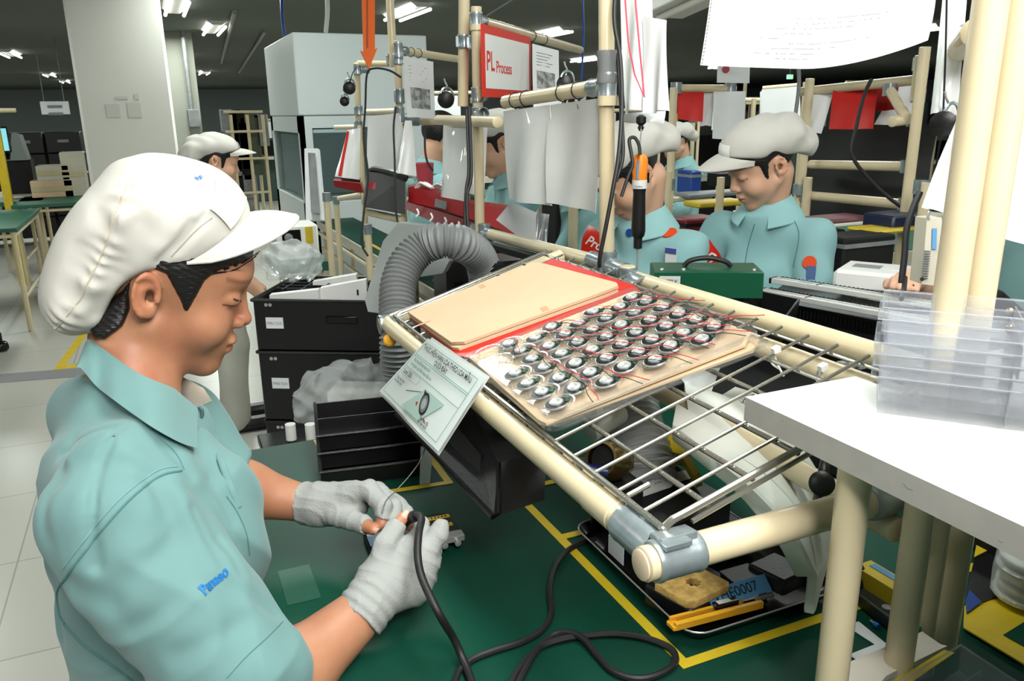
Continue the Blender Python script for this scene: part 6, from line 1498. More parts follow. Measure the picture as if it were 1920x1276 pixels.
# second rack
rk=thing('pipe_rack','cream pipe rack with a red sheet left of the seated person','rack',tuple(D(1265,380,3.6)))
rackpost(rk,1268,165,1256,350,3.6,.017,.0); rackpost(rk,1250,320,1252,380,3.6,.015,.0); pipe(rk,D(1268,165,3.6),D(1380,166,3.6),'rail',.0165)
for (x,y) in ((1268,165),(1255,345),(1370,164)): p=D(x,y,3.6); MB().lathe(p-EZ*.025,EZ,[(0,.02),(0,.026),(.05,.026),(.05,.02)],16,cap=False).build('pipe_joint',M['zinc'],rk)
hung([(1271,170),(1320,172),(1317,229),(1270,223)],[3.6]*4,M['red'],'small red sheet on the rack left of the seated person','sheet',name='red_sheet',wave=.002)
hung([(1320,174),(1340,174),(1335,236),(1312,236)],[3.65]*4,M['paper'],'narrow white sheet beside the small red sheet','paper',seed=2)
hung([(1338,172),(1398,171),(1394,262),(1335,260)],[3.58]*4,M['paper'],'large white sheet right of the small red sheet','paper',seed=5)
o,_,_=hung([(1345,122),(1406,124),(1405,156),(1344,155)],[3.5]*4,M['paper'],'small white notice with a red mark above the rack','notice',wave=0)
p=D(1361,130,3.49); tag(MB().lathe(p,CC-p,[(0,.016),(.001,.016)],16).build('red_mark',M['redp']),'round red mark on the small white notice','mark')
for i,(x0,y0,x1,y1,d) in enumerate([(1428,168,1500,226,4.6),(1455,232,1500,275,4.5),(1425,172,1452,215,4.7)]):
    hung([(x0,y0),(x1,y0-6),(x1,y1-3),(x0,y1)],[d]*4,M['paper'],'pale sheet on the far rack behind the seated person, %s'%['large upper right one','lower one','small upper left one'][i],'paper',seed=i,wave=.003)
rk=thing('pipe_rack','far cream rack behind the seated person','rack',tuple(D(1450,300,4.9)))
pipe(rk,D(1430,166,4.9),D(1500,160,4.8),'rail',.015); rackpost(rk,1410,185,1406,300,5.0,.015,.0); pipe(rk,D(1385,187,5),D(1440,188,5),'rail',.015); rackpost(rk,1500,155,1500,300,4.8,.02,.0)
# mid distance benches
def bench(x0,x1,Y0_,Y1_,z,label,top='greenboard',n=2):
    t=thing('line_bench',label,'table',((x0+x1)/2,(Y0_+Y1_)/2,0)); MB().box((x0,Y0_,z-.025),(x1,Y1_,z),.003).build('tabletop',M[top],t)
    MB().box((x0,Y0_-.02,z-.04),(x1,Y0_,z-.005)).build('edge_rail',M['beigep'],t)
    for x in (x0+.05,x1-.05):
        for y in (Y0_+.03,Y1_-.03): pipe(t,(x,y,0),(x,y,z-.02),'leg',.016)
    pipe(t,(x0+.05,Y0_+.03,.5),(x1-.05,Y0_+.03,.5),'rail',.014); return t
M['dpink']=mat('dull_pink',(128,84,92),.7); M['dred']=mat('deep_red',(112,18,20),.4); M['navy']=mat('navy_bin',(22,30,58),.4)
bench(2.2,3.35,2.35,3.0,.93,'cream edged line bench right of the seated person under the black curtain')
bench(2.2,4.2,3.2,3.75,.90,'cream edged line bench behind the two seated people','beigep')
bench(3.3,5.5,6.2,7.0,.90,'far line bench with small dark equipment')
bench(2.4,3.3,5.9,6.5,.86,'far line bench right of the white cabinet')
for i,(x,y,d,w,h,m,lb) in enumerate([(1560,410,2.75,.12,.008,'dpink','pink folded cloth on the bench under the black curtain'),(1680,412,2.5,.08,.022,'navy','dark blue bin on the bench under the black curtain'),(1660,428,2.45,.10,.006,'yellow','yellow strip along the bench under the black curtain'),
   (1292,340,4.0,.032,.055,'blue','blue bottle on the bench left of the seated person'),(1300,430,3.1,.08,.05,'dred','red toolbox between the two seated people, upper'),(1300,475,3.0,.085,.05,'dred','red toolbox between the two seated people, lower'),
   (1340,380,3.6,.13,.012,'yellow','yellow tray on the bench behind the seated person'),(1375,330,4.8,.15,.05,'dark','row of small dark equipment on the far bench'),(1285,370,3.9,.12,.012,'beigep','pale shelf board beside the blue bottle'),
   (1600,470,2.35,.10,.05,'dark','dark equipment under the bench right of the seated person'),(1530,455,2.9,.08,.05,'dark','dark box below the bench beside the seated person'),(1410,420,3.3,.05,.03,'dark','small dark case behind the seated person'),(1340,362,3.9,.2,.01,'greyp','grey board on the bench behind the seated person')]):
    p=D(x,y,d); t=thing('bench_item' if m!='dred' else 'toolbox',lb,'box' if m!='dred' else 'toolbox',tuple(p-EZ*h)); MB().obox(p,V(w,0,0),V(0,.06,0),EZ*h,.006).build('item_body',M[m],t)
    if m=='dark' and y>400: MB().cyl(V(p.x,p.y,0),p-EZ*h,.02,12).build('stand',M['greyp'],t)
    if m in('dred','dark','blue'): MB().obox(p+EZ*h*.55,V(w*1.02,0,0),V(0,.064,0),EZ*h*.12).build('item_lid',M['blackg'] if m=='dred' else M['greyp'],t)
for i,(x,y0,y1,d) in enumerate(((1352,332,400,3.2),(1382,395,440,3.1),(1160,400,500,2.9),(1075,385,470,2.6),(1430,300,360,4.4),(1400,120,300,7),(1300,230,330,6),(1460,230,330,6.5),(1225,240,300,6.5))):
    a,b=D(x,y0,d),D(x,y1,d); o=MB().cyl(V(a.x,a.y,.0),a,.016,14).build('rack_post',M['pipe']); tag(o,'cream upright pipe, %s'%['left of the seated person','just below the seated chin level in the middle distance','seen between the tall post and the hidden worker','behind the silvery wrapping','thin, far behind the seated cap','farthest one under the small notice','thin, behind the far worker','thin, right of the far white sheets','thin, near the far worker\'s cap'][i],'post')
# distant machines band to close the horizon
rs_=random.Random(21)
bands=[('grey','machine_block')]
k=0
lastx=[-9,-9]
where=['far left of the aisle','behind the white cabinet','behind the sign post','behind the grey sleeves','behind the tall post','behind the far worker','behind the white sheets','behind the seated person','behind the black curtain','at the far right']
for i,x in enumerate((250,480,860,1000,1120,1230,1330,1440,1600,1760)):
    for j,dd in enumerate((9.5,15)):
        p=D(x+rs_.uniform(-20,20)+j*45,300,dd+rs_.uniform(-.6,.6)); w,h=rs_.uniform(.35,.7),rs_.uniform(1.05,1.6)
        if x<500 and j==0: continue
        p.x=max(p.x,lastx[j]+1.75); lastx[j]=p.x; w=min(w,.6)
        t=thing('far_machine','%s production machine %s, %s row'%(['grey','dark','greenish'][(i+j)%3],where[i],['nearer','farther'][j]),'machine',(p.x,p.y,0))
        MB().box((p.x-w,p.y,0),(p.x+w,p.y+.6,h),.02).build('machine_body',[M['greyp'],M['dark'],mat('far_green',(52,72,66),.5)][(i+j)%3],t)
        MB().box((p.x-w*.8,p.y-.3,.75),(p.x+w*.8,p.y,.8)).build('machine_shelf',M['beigep'],t)
        MB().box((p.x-w*.6,p.y-.01,h*.62),(p.x+w*.3,p.y,h*.9)).build('machine_panel',M['blackg'],t)
        for s in(-1,1): MB().cyl((p.x+s*w,p.y-.28,0),(p.x+s*w,p.y-.28,h+.25),.018,10).build('machine_post',M['pipe'],t)
        MB().cyl((p.x-w,p.y-.28,h+.25),(p.x+w,p.y-.28,h+.25),.018,10).build('machine_rail',M['pipe'],t)
        MB().obox((p.x-w*.3,p.y-.29,h+.08),(w*.3,0,0),(0,.003,0),(0,0,.14)).build('machine_sheet',M['paper'],t)
# low power: dark crates in aisle behind standing worker

q_=D(1300,475,3.0); simple_table('pipe_table','cream pipe stand under the two red toolboxes',q_.x-.13,q_.y-.12,q_.x+.13,q_.y+.12,q_.z-.05,M['greenboard'])
# rail above the view that carries the big documents, and cords of the tools
ra_,rb_=D(1290,-95,.90),D(1990,-100,.72); pipe(fr,V(ra_.x,ra_.y,ra_.z),V(rb_.x,rb_.y,ra_.z))
cab([(1768,228),(1771,150),(1774,60),(1776,-60)],[.98,.98,.97,.95],.0012,'thin cord holding the black balancer behind the right hand posts')
cab([(1744,396),(1752,330),(1762,270),(1767,240)],[1.15,1.10,1.04,.99],.0012,'thin cord of the beige handheld tool')
cab([(655,160),(660,140),(668,126)],[3.2,3.1,3.0],.002,'short cord of the balancer at the farthest post')
cab([(1697,520),(1694,548),(1690,560)],[1.35,1.3,1.25],.004,'end of the thick black cable behind the pale rails')
# ================= the nearest worker =================
def worldP(fn): return fn
wk=thing('person','person in white cap and pale teal shirt soldering at the green table, nearest the camera','person',(-.05,.98,.0))
HO=D(309,531,1.003); HR=frame(-3.5,21.7,5); HOa=A3(HO)
def hl(P): return (P-HOa)@HR
def hw(x,y,z): p=HR@np.array([x,y,z],np.float32); return V(HO.x+float(p[0]),HO.y+float(p[1]),HO.z+float(p[2]))
RS=D(225,985,.82); RE=D(455,1345,.86); RW=D(688,1138,.965)
LS=D(330,800,1.14); LE=D(395,905,1.13); LW=D(566,942,1.16)
NB=D(246,750,.985)
# right hand
def r_palm(P,g=0):
    d=cap(P,RW,D(712,1102,.975),.0255+g,.030+g)
    d=smin(d,cap(P,D(722,1088,.985),D(770,1058,1.0),.0335+g,.034+g,CF,1.25),.012)
    d=smin(d,cap(P,D(735,1108,.985),D(772,1100,1.0),.024+g,.024+g),.014)
    return d
RF=dict(thumb=([D(715,1055,.98),D(722,1020,.985),D(741,988,1.0),D(757,968,1.01)],[.016,.0135,.0105,.0085]),
 index=([D(765,1035,1.0),D(790,1000,1.02),D(790,982,1.035),D(768,985,1.04)],[.014,.0115,.0100,.0085]),
 middle=([D(780,1055,1.0),D(806,1022,1.005),D(822,1000,1.01),D(826,988,1.012)],[.015,.0135,.0125,.0105]),
 ring=([D(782,1075,1.0),D(808,1050,1.01),D(812,1032,1.03),D(790,1030,1.045)],[.015,.0120,.0110,.010]),
 pinky=([D(778,1098,1.0),D(802,1080,1.015),D(806,1062,1.03),D(785,1058,1.04)],[.014,.0110,.010,.009]))
LF=dict(thumb=([D(630,965,1.125),D(655,972,1.115),D(682,983,1.10),D(700,992,1.085)],[.016,.0145,.0125,.0095]),
 index=([D(655,925,1.13),D(692,918,1.12),D(718,948,1.10),D(716,982,1.09)],[.015,.0135,.0125,.0095]),
 middle=([D(655,922,1.15),D(708,920,1.15),D(738,950,1.12),D(738,975,1.10)],[.015,.0130,.0115,.010]),
 ring=([D(655,930,1.165),D(715,925,1.17),D(750,948,1.15),D(765,962,1.13)],[.0145,.0120,.0105,.009]),
 pinky=([D(650,940,1.175),D(705,935,1.19),D(738,955,1.18),D(752,968,1.16)],[.013,.0110,.0095,.008]))
def l_palm(P,g=0):
    d=cap(P,LW,D(596,945,1.15),.0245+g,.028+g)
    d=smin(d,cap(P,D(605,945,1.145),D(652,942,1.14),.031+g,.030+g,CF,1.15),.012)
    return d
def hands(P,HF,g=0,trunc=None):
    d=None
    for k,(pts,rs) in HF.items():
        pts_=list(pts); rs_=[r+g for r in rs]
        if trunc and k in trunc:
            t=trunc[k]; pts_=pts_[:-1]+[pts_[-2].lerp(pts_[-1],t)]
        e=chain(P,pts_,rs_,.003); d=e if d is None else smin(d,e,.0035)
    return d
def body_f(P):
    d=head_f(hl(P))
    nk=cap(P,hw(-.030,0,-.040),NB,.046,.052); nk=smin(nk,cap(P,hw(.012,0,-.07),NB+V(.012,0,.0),.022,.035),.03); d=smin(d,nk,.022)
    t=ell(P,(-.06,.975,1.0),(.075,.12,.17)); t=smin(t,cap(P,RS,LS,.045,.045),.03); d=smin(d,t,.03)
    for S_,E_,W_,ru,re,rw in ((RS,RE,RW,.048,.045,.0285),(LS,LE,LW,.045,.040,.0265)):
        M_=E_.lerp(W_,.35); a=cap(P,S_,E_,ru,re); a=smin(a,cap(P,E_,M_,re,re*.98),.01); a=smin(a,cap(P,M_,W_,re*.98,rw),.02); d=smin(d,a,.02)
    d=smin(d,smin(r_palm(P,-.002),hands(P,RF,-.0015),.006),.01)
    d=smin(d,smin(l_palm(P,-.002),hands(P,LF,-.0015),.006),.01)
    return d
def body_tint(P): 
    t=face_tint(hl(P)); far=np.linalg.norm(hl(P),axis=1)>.16; t[far]=1
    for F_ in (RF,LF):
        for k in('thumb','index'):
            tip=A3(F_[k][0][-1]); m=np.exp(-(np.linalg.norm(P-tip,axis=1)/.012)**2)[:,None]*.4; t=t*(1-m)+np.array([1.08,.8,.78],np.float32)*m
    return t.astype(np.float32)
skin_o=sdf_obj('body',body_f,(-.24,.70,.84),(.33,1.30,1.45),.0024,M['skin'],wk,body_tint,wk.location,it=1)
# nails
for F_,f0 in ((RF,.72),(LF,.72)):
    for k in('thumb',):
        a,b=F_[k][0][-2],F_[k][0][-1]; ax=(b-a).normalized(); p=b+(CC-b).normalized()*.0075+ax*.002; n=(CC-b); n=(n-ax*n.dot(ax)).normalized(); s=n.cross(ax)
        mb=MB()
        def fn(u,v): return p+ax*(v-.3)*.010+s*(u-.5)*.0085-n*(abs(u-.5)*2)**2*.002+n*.0006
        mb.grid(fn,6,5); mb.build('nail',mat('nail_pink',(222,170,150),.25),wk)
def glove(palm,HF,W0,ctr,name,lab,trunc,cuff):
    def f(P):
        d=smin(palm(P,.0008),hands(P,HF,.0009,trunc),.007)
        d=smin(d,cuff(P),.004)
        w=np.sin(P[:,0]*105+P[:,2]*70+2.2*np.sin(P[:,1]*60+P[:,2]*45)); return d-.0016*(1-np.abs(w))**3+.0006
    return f
# cut planes for the open fingertips
def rcuff(P):
    a,b=A3(D(676,1152,.955)),A3(D(716,1100,.975)); ab=b-a; L=np.linalg.norm(ab); t=(P-a)@ab/L
    d=cap(P,D(676,1152,.955),D(714,1102,.975),.0325,.0335)+.0012*np.cos(t*2*math.pi/.013)*np.clip(1-t/.06,0,1)
    return smax(d,-(t+.006),.002)
def lcuff(P):
    a=A3(D(570,943,1.158)); b=A3(D(600,945,1.15)); ab=b-a; L=np.linalg.norm(ab); t=(P-a)@ab/L
    d=cap(P,D(560,942,1.16),D(600,945,1.15),.0315,.0300); return smax(d,-(t+.001),.002)
def tipcut(d,HF,names,fr):
    return d
def glove_f(palm,HF,trunc,cuff):
    base=glove(palm,HF,None,None,None,None,None,cuff)
    def f(P):
        d=base(P)
        for k,t in trunc.items():
            a,b=A3(HF[k][0][-2]),A3(HF[k][0][-1]); ab=(b-a)/np.linalg.norm(b-a); o=a+(b-a)*t
            m=np.maximum(.017-np.linalg.norm(P-(o+ab*.016),axis=1),-1)
            d=smax(d,m,.0012)
        return d
    return f
rg=glove_f(r_palm,RF,{'thumb':.35,'index':.15},rcuff); lg=glove_f(l_palm,LF,{'thumb':.30,'index':.75},lcuff)
tg=tag(sdf_obj('glove',rg,(.10,.72,.86),(.36,1.05,1.12),.0021,M['glove'],wk,None,wk.location),'grey knitted glove on the right hand, finger tips open')
tg=tag(sdf_obj('glove',lg,(.08,.92,.86),(.36,1.30,1.12),.0021,M['glove'],wk,None,wk.location),'grey knitted glove on the left hand, finger tips open')
# ---- cap: outline points of the photo turned into the head's middle plane
YH=HO.y
def hp(px,py,r,ry=None,dy=0):
    p=Yp(px,py,YH+dy); return p,r/1480.0
BL=[(300,392,88,.030),(260,408,90,.032),(222,455,80,.032),(182,505,72,.028),(148,566,57,.026),(380,400,76,.022),(335,425,95,.012)]
def hat_f(P):
    d=None
    for px,py,r,ex in BL:
        p,rr_=hp(px,py,r); e=ell(P,p,(rr_,rr_+ex,rr_)); d=e if d is None else smin(d,e,.035)
    # head opening
    c=Yp(336,630,YH-.078); rad=np.sqrt((P[:,0]-c.x)**2+(P[:,2]-c.z)**2+((P[:,1]-c.y)*.22)**2)-137/1625.0
    d=smax(d,-rad,.010)
    sk=ell(hl(P),(-.008,0,.045),(.090,.071,.080)); 
    # folds
    x,y,z=P[:,0],P[:,1],P[:,2]
    s=(x*.75+z*.66); w=(x*-.66+z*.75)
    bag=np.clip((.02-x)/.08,0,1)
    f1=np.sin(w*48+2.6*np.sin(s*21)+y*16); f2=np.sin(s*70+y*34+3*np.sin(w*26)); cr=np.clip(1-np.abs(s-.80-.0*w)/.05,0,1)
    d=d+(.0042*(f1*.5+.5)**2+.0022*(f2*.5+.5)**3)*(bag*.9+.15)-.002+.0016*np.sin(y*48+s*22)
    # stitched seam
    sm=np.abs(P[:,1]-(YH-.060-.02*np.sin((z-1.2)*6))); 
    return d
def seam_pts():
    return [(246,335),(236,352),(222,390),(205,440),(184,490),(160,540),(135,580),(108,612),(90,626)]
hat_f0=hat_f
SPW=smooth([hitray(hat_f0,x,y,.7,1.15) for x,y in seam_pts()],3)
DENT=[((330,352),(300,440),.012,.0065),((300,330),(255,430),.011,.006),((262,430),(215,515),.013,.007),((190,420),(150,500),.012,.007),((150,470),(125,560),.010,.006),((225,500),(180,590),.010,.006),((360,420),(300,492),.006,.005),((385,405),(335,470),.005,.005),((240,370),(190,400),.010,.005)]
DW=[(hitray(hat_f0,*p,.7,1.2),hitray(hat_f0,*q,.7,1.2),w,a) for p,q,w,a in DENT]
def hat_f(P):
    d=hat_f0(P)
    m=None; al=np.zeros(len(P),np.float32); L=0
    for p,q in zip(SPW[:-1],SPW[1:]):
        a_,b_=A3(p),A3(q); ab=b_-a_; ln=np.linalg.norm(ab); t=np.clip((P-a_)@ab/(ln*ln+1e-9),0,1); e=np.linalg.norm(P-a_-t[:,None]*ab,axis=1)
        if m is None: m=e; al=L+t*ln
        else: k=e<m; m=np.where(k,e,m); al=np.where(k,L+t*ln,al)
        L+=ln
    d=d+.0022*np.exp(-(m/.016)**2)*np.sin(al*330+3*np.sin(al*60))*np.clip(m/.004,0,1)+.0022*np.exp(-(m/.0028)**2)
    for p,q,w,a in DW: d=d+a*np.exp(-((cap(P,p,q,0.0))/w)**2)
    return d
hatf=hat_f
ho=sdf_obj('cap',hat_f,(-.22,.86,1.18),(.17,1.20,1.50),.0026,M['hat'],wk,None,wk.location,it=2)
sp=[hitray(hat_f,x,y,.7,1.15) for x,y in seam_pts()]
sp=smooth(sp,6); sd=[]
for p in sp:
    n_=nrm(hat_f,p)
    for _ in range(3): p=p-n_*float(hat_f(np.array([tuple(p)],dtype=np.float32))[0])
    sd.append(p+n_*.0003)
def child_of(o,mb,name,m): 
    r=mb.build(name,m,None); 
    for v in r.data.vertices: v.co=v.co-wk.location
    r.parent=o; return r
child_of(ho,MB().tube(sd,.0010,6,1),'cap_seam_or_shade',mat('seam_thread',(196,186,164),.8))
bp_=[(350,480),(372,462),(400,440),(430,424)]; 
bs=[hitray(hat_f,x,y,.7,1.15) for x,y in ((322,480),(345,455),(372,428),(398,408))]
child_of(ho,MB().tube([p+nrm(hat_f,p)*.0003 for p in bs],.0009,6,8),'cap_seam_or_shade',mat('fold_shadow',(170,165,152),.9))  # darker line on the cap front, paints the shade of a fold into the colour
# visor
def hloc(px,py,dy): 
    p=Yp(px,py,YH+dy); q=(A3(p)-HOa)@HR; return q
n0=hloc(352,486,-.072); n1=hloc(452,402,0); t1=hloc(556,398,0); m1=hloc(462,478,-.055)
def vis(u,v):
    # u -1..1 from right to left ; v 0 inner .. 1 outer
    a=u*math.pi/2; c=math.cos(a); 
    xi=float(n0[0])+(float(n1[0])-float(n0[0]))*c**.8; zi=float(n0[2])+(float(n1[2])-float(n0[2]))*c**.9
    xo=float(n0[0])+(float(t1[0])-float(n0[0]))*c**.62; zo=float(n0[2])+(float(t1[2])-float(n0[2]))*c**.85
    x=xi+(xo-xi)*v; z=zi+(zo-zi)*v+.006*math.sin(v*math.pi)*c; y=.080*math.sin(a)*(1+.0*v)
    y=math.copysign(.078*abs(math.sin(a))**1.0,a) if a else 0
    return hw(x,y,z)
mb=MB(); mb.grid(lambda u,v:vis(2*u-1,v),36,14,.0035,V(*[float(k) for k in HR[:,2]])); o=child_of(wk,mb,'visor',M['hat'])
edge=[vis(-1+2*i/36,1) for i in range(37)]; edge=[p-(hw(0,0,1)-hw(0,0,0))*.0016 for p in edge]
child_of(o,MB().tube(edge,.0021,8,1),'visor_binding',M['hat'])
# tag patch and lettering on the cap
pq=[hitray(hat_f,x,y,.7,1.2) for x,y in ((402,337),(458,372),(428,428),(391,392))]
mb=MB(); mb.grid(lambda u,v:(pq[0]*(1-u)+pq[1]*u)*(1-v)+(pq[3]*(1-u)+pq[2]*u)*v,8,8); pt_=mb.build('cap_tag',mat('tag_white',(240,240,236),.7),wk); press(hat_f,pt_,.0035)
pc=hitray(hat_f,372,340,.7,1.2); nn=nrm(hat_f,pc); u_=(hitray(hat_f,390,326,.7,1.2)-pc).normalized(); v_=nn.cross(u_)
tx=text('Pan',pc,u_,v_,.006,M['inkblue'],wk,name='cap_lettering',bold=.02)
if tx: press(hat_f,tx,.0012)
# ---- hair
HPLY=[(150,620),(225,555),(245,520),(300,470),(400,430),(500,430),(497,478),(476,494),(440,503),(405,512),(385,527),(374,548),(361,572),(353,588),(344,588),(337,565),(325,540),(312,512),(290,503),(262,509),(246,530),(238,560),(240,590),(228,618),(196,640),(170,645)]
HP2=[]
for x,y in HPLY:
    dy=-.070 if y>500 or x<330 else -.055; q=hloc(x,y,dy); HP2.append((float(q[0]),float(q[2])))
def hair_f(P):
    q=hl(P); base=smin(ell(q,(-.008,0,.045),(.093,.074,.083)),ell(q,(.034,0,-.018),(.058,.058,.078)),.025); base=smin(base,ell(q,(.076,0,.044),(.020,.048,.024)),.02)
    base=smin(base,cap(P,hw(-.045,0,-.01),NB+V(-.02,0,0),.037,.042),.03); base=smin(base,cap(P,hw(-.030,0,-.040),NB,.047,.052),.022)
    h=poly2(q[:,0],q[:,2],HP2)
    st=.0007*np.sin(q[:,2]*900+q[:,0]*250)
    return smax(base-.0042-st,h,.008)
sdf_obj('hair',hair_f,(-.16,.86,1.15),(.16,1.20,1.45),.0023,M['hair'],wk,None,wk.location,it=1)
mb=MB()
for (p0,p1,p2) in (((420,505),(455,492),(487,470)),((395,512),(440,505),(480,480)),((440,498),(466,490),(484,474))):
    pts=[hitray(body_f,x,y,.75,1.15)+V(0,-.0015,0) for x,y in (p0,p1,p2)]; mb.tube(pts,.0011,5,6,rf=lambda L,u:.0013*(1-u*.6))
mb.build('hair_strand',M['hair'],wk)
# eyelashes
ep=[(438,560),(446,563),(452,564)]
mb=MB(); pts=[hitray(body_f,x,y,.75,1.15)-ray(x,y).normalized()*.0008 for x,y in ep]; mb.tube(pts,.0009,6,5); mb.build('eyelashes',M['ink'],wk)
# ---- shirt
def cren(P,pts,r,k=.004):
    d=None
    for a,b in zip(pts[:-1],pts[1:]):
        e=cap(P,a,b,r); d=e if d is None else np.minimum(d,e)
    return d
SLa,SLb=D(228,985,.835),D(452,1262,.835)
hemc=A3(SLb); hemn=A3((D(560,1290,.865)-D(300,1030,.83)).normalized())
def fold(P):
    a=np.sin(P[:,0]*17+P[:,2]*25+1.7*np.sin(P[:,0]*29-P[:,2]*14)); b=np.sin(P[:,0]*26-P[:,2]*15+1.9*np.sin(P[:,2]*23+P[:,1]*9)+1.3)
    m=np.clip((1.13-P[:,2])/.04,0,1); return m*(-.0045*(1-np.sqrt(a*a+.01))**3-.0035*(1-np.sqrt(b*b+.01))**3+.002)
def torso_f(P):
    d=ell(P,(-.060,.985,1.015),(.104,.150,.165))
    d=smin(d,ell(P,(-.055,.98,.84),(.108,.150,.22)),.05)
    d=smin(d,cap(P,D(245,905,.86),LS+V(-.02,-.02,-.015),.066,.058),.05)
    d=smin(d,cap(P,V(-.075,.99,1.10),NB+V(-.004,0,-.015),.080,.050),.05)
    d=smin(d,ell(P,D(415,985,.965),(.055,.085,.085)),.05); d=smin(d,cap(P,D(176,775,1.01),D(215,770,.95),.050,.045),.03)
    x,y,z=P[:,0],P[:,1],P[:,2]
    d=d+.0030*np.sin(x*34-z*26+2*np.sin(y*20+z*9))+.0018*np.sin(x*66+y*50+z*20+2*np.sin(z*24))+fold(P)
    return d
def sleeve_r(P):
    d=cap(P,SLa,SLb,.080,.074,V(.5,0,.8),1.10)
    x,y,z=P[:,0],P[:,1],P[:,2]
    d=d+.0026*np.sin(x*30+z*22+2.2*np.sin(z*17-x*12+y*22))+.0014*np.sin(x*64-z*50+y*60+2*np.sin(x*22))+fold(P)*.8
    t=(P-hemc)@hemn
    return smax(d,t-.062,.003)
hlc=A3(D(452,918,1.125)); hln=A3((LW-LE).normalized())
def sleeve_l(P):
    d=cap(P,LS,D(425,905,1.14),.066,.054); d=smin(d,cap(P,D(400,900,1.13),D(470,925,1.14),.052,.048),.02)
    d=d+.003*np.sin(P[:,0]*60+P[:,2]*70); t=(P-hlc)@hln; return smax(d,t,.003)
crease=[D(222,800,.93),D(198,840,.87),D(178,900,.83),D(172,960,.80),D(170,1010,.785),D(178,1075,.77)]
def shirt_f(P):
    t=torso_f(P)
    d=smin(t,sleeve_l(P),.010)
    s=sleeve_r(P)
    d=smin(d,s,.009)
    # open inside of the neck and of the hems
    d=smax(d,-cap(P,NB+V(.0,0,.0),hw(-.02,0,-.04),.053,.060),.004)
    d=smax(d,-cap(P,RE.lerp(RS,.45),RE.lerp(RW,.5),.056,.052),.003)
    d=smax(d,-cap(P,LE.lerp(LW,.25),LE.lerp(LW,.8),.042,.036),.003)
    return d
# the fold down the back: dents where the shirt surface is met
CRP=[hitray(shirt_f,x,y,.6,1.1) for x,y in ((222,802),(204,830),(188,868),(178,910),(172,960),(172,1010),(176,1060))]
CRQ=[hitray(shirt_f,x,y,.6,1.1) for x,y in ((222,802),(180,815),(140,850))]
SC=[((283,900),(395,1078),.011,.0050),((318,905),(420,1040),.012,-.0035),((361,953),(420,1052),.007,.005),((395,900),(440,975),.006,.0045),((113,849),(208,797),.005,.007),((125,862),(205,815),.008,-.004),((307,831),(361,890),.007,.005),((128,1105),(200,1135),.014,.006),((250,1180),(420,1090),.014,.0045),((200,1110),(330,1010),.016,.004),((440,1100),(520,1150),.009,.005),((330,1230),(470,1160),.012,.0045),((100,900),(85,1010),.010,.005),((135,820),(110,900),.008,.004),((240,850),(330,900),.008,-.003),((410,1010),(455,1070),.007,.005),((150,930),(140,1060),.010,-.003),((80,1060),(110,1200),.012,.005),((260,940),(180,1060),.010,.003)]
SW=[(hitray(shirt_f,*p,.6,1.2),hitray(shirt_f,*q,.6,1.2),w,a) for p,q,w,a in SC]
def shirt2(P):
    d=shirt_f(P)
    c=np.minimum(cren(P,CRP,.0045),cren(P,CRQ,.003)); d=smax(d,-c,.006)
    for p,q,w,a in SW: d=d+a*np.exp(-(cap(P,p,q,0.0)/w)**2)
    return d
so=sdf_obj('shirt',shirt2,(-.24,.68,.70),(.20,1.26,1.27),.0030,M['shirt'],wk,None,wk.location,it=2)
# seams: armhole stitching and hem line
def surfline(pts,name,m,r=.0009,n=8,par=None,f=shirt2,ext=.0004,d0=.55,d1=1.2):
    Q=[]
    P=smooth([V(x,y,0) for x,y in pts],n)
    for p in P:
        h_=hitray(f,p.x,p.y,d0,d1); Q.append(h_+nrm(f,h_)*ext)
    mb=MB(); mb.tube(Q,r,6,1); o=mb.build(name,m,wk); return o
sm=mat('seam_dark',(84,128,128),.9)
surfline([(340,882),(300,892),(255,925),(215,965),(165,1025),(125,1080),(108,1110),(112,1150),(122,1168)],'seam',sm,.0014)
surfline([(332,874),(295,882),(248,915),(208,952),(158,1012),(118,1066)],'seam',mat('seam_light',(112,154,154),.9),.0007)
surfline([(530,1165),(500,1195),(460,1232),(425,1270)],'seam',sm,.0006)
surfline([(232,770),(300,822),(330,850),(345,880)],'seam',sm,.0006)
surfline([(120,1168),(160,1210),(215,1250),(260,1285)],'seam',sm,.0013)
surfline([(425,930),(445,960),(462,1000),(468,1040)],'seam',sm,.0007)
# lettering on the sleeve
pc=hitray(shirt2,383,1116,.55,1.1); p2=hitray(shirt2,428,1076,.55,1.1); u_=(p2-pc); nn=nrm(shirt2,pc.lerp(p2,.5)); u_=(u_-nn*u_.dot(nn)).normalized(); v_=nn.cross(u_)
tx=text('Panaso',pc,u_,v_,.0105,M['inkblue'],wk,name='sleeve_lettering',bold=.035,maxw=(p2-pc).length*1.05)
if tx: press(shirt2,tx,.0012)
# collar
top=[(160,640,1.06),(168,636,1.01),(196,655,.955),(225,676,.925),(262,700,.905),(298,716,.905),(325,727,.92),(350,747,.94),(371,764,.955)]
bot=[(136,706,1.05),(148,686,.985),(180,722,.91),(212,747,.88),(246,772,.865),(282,797,.855),(318,818,.855),(345,831,.865),(369,838,.88)]
def onto(f,pts,out,d0=.6,d1=1.2):
    R_=[]
    for x,y,d in pts:
        h_=hitray(f,x,y,d0,d1); dh=(h_-CC).dot(CF); R_.append(D(x,y,min(d,dh-out) if dh<d+.06 else d))
    return R_
tp_=smooth(onto(body_f,top,.006),5); bt_=smooth(onto(shirt2,bot,.006),5)
def colf(u,v):
    i=u*(len(tp_)-1); j=min(int(i),len(tp_)-2); a=tp_[j].lerp(tp_[j+1],i-j); b=bt_[j].lerp(bt_[j+1],i-j)
    p=a.lerp(b,v); return p+(CC-p).normalized()*(.010*math.sin(v*math.pi*.5)*math.sin(max(0,u)*math.pi)*.8)
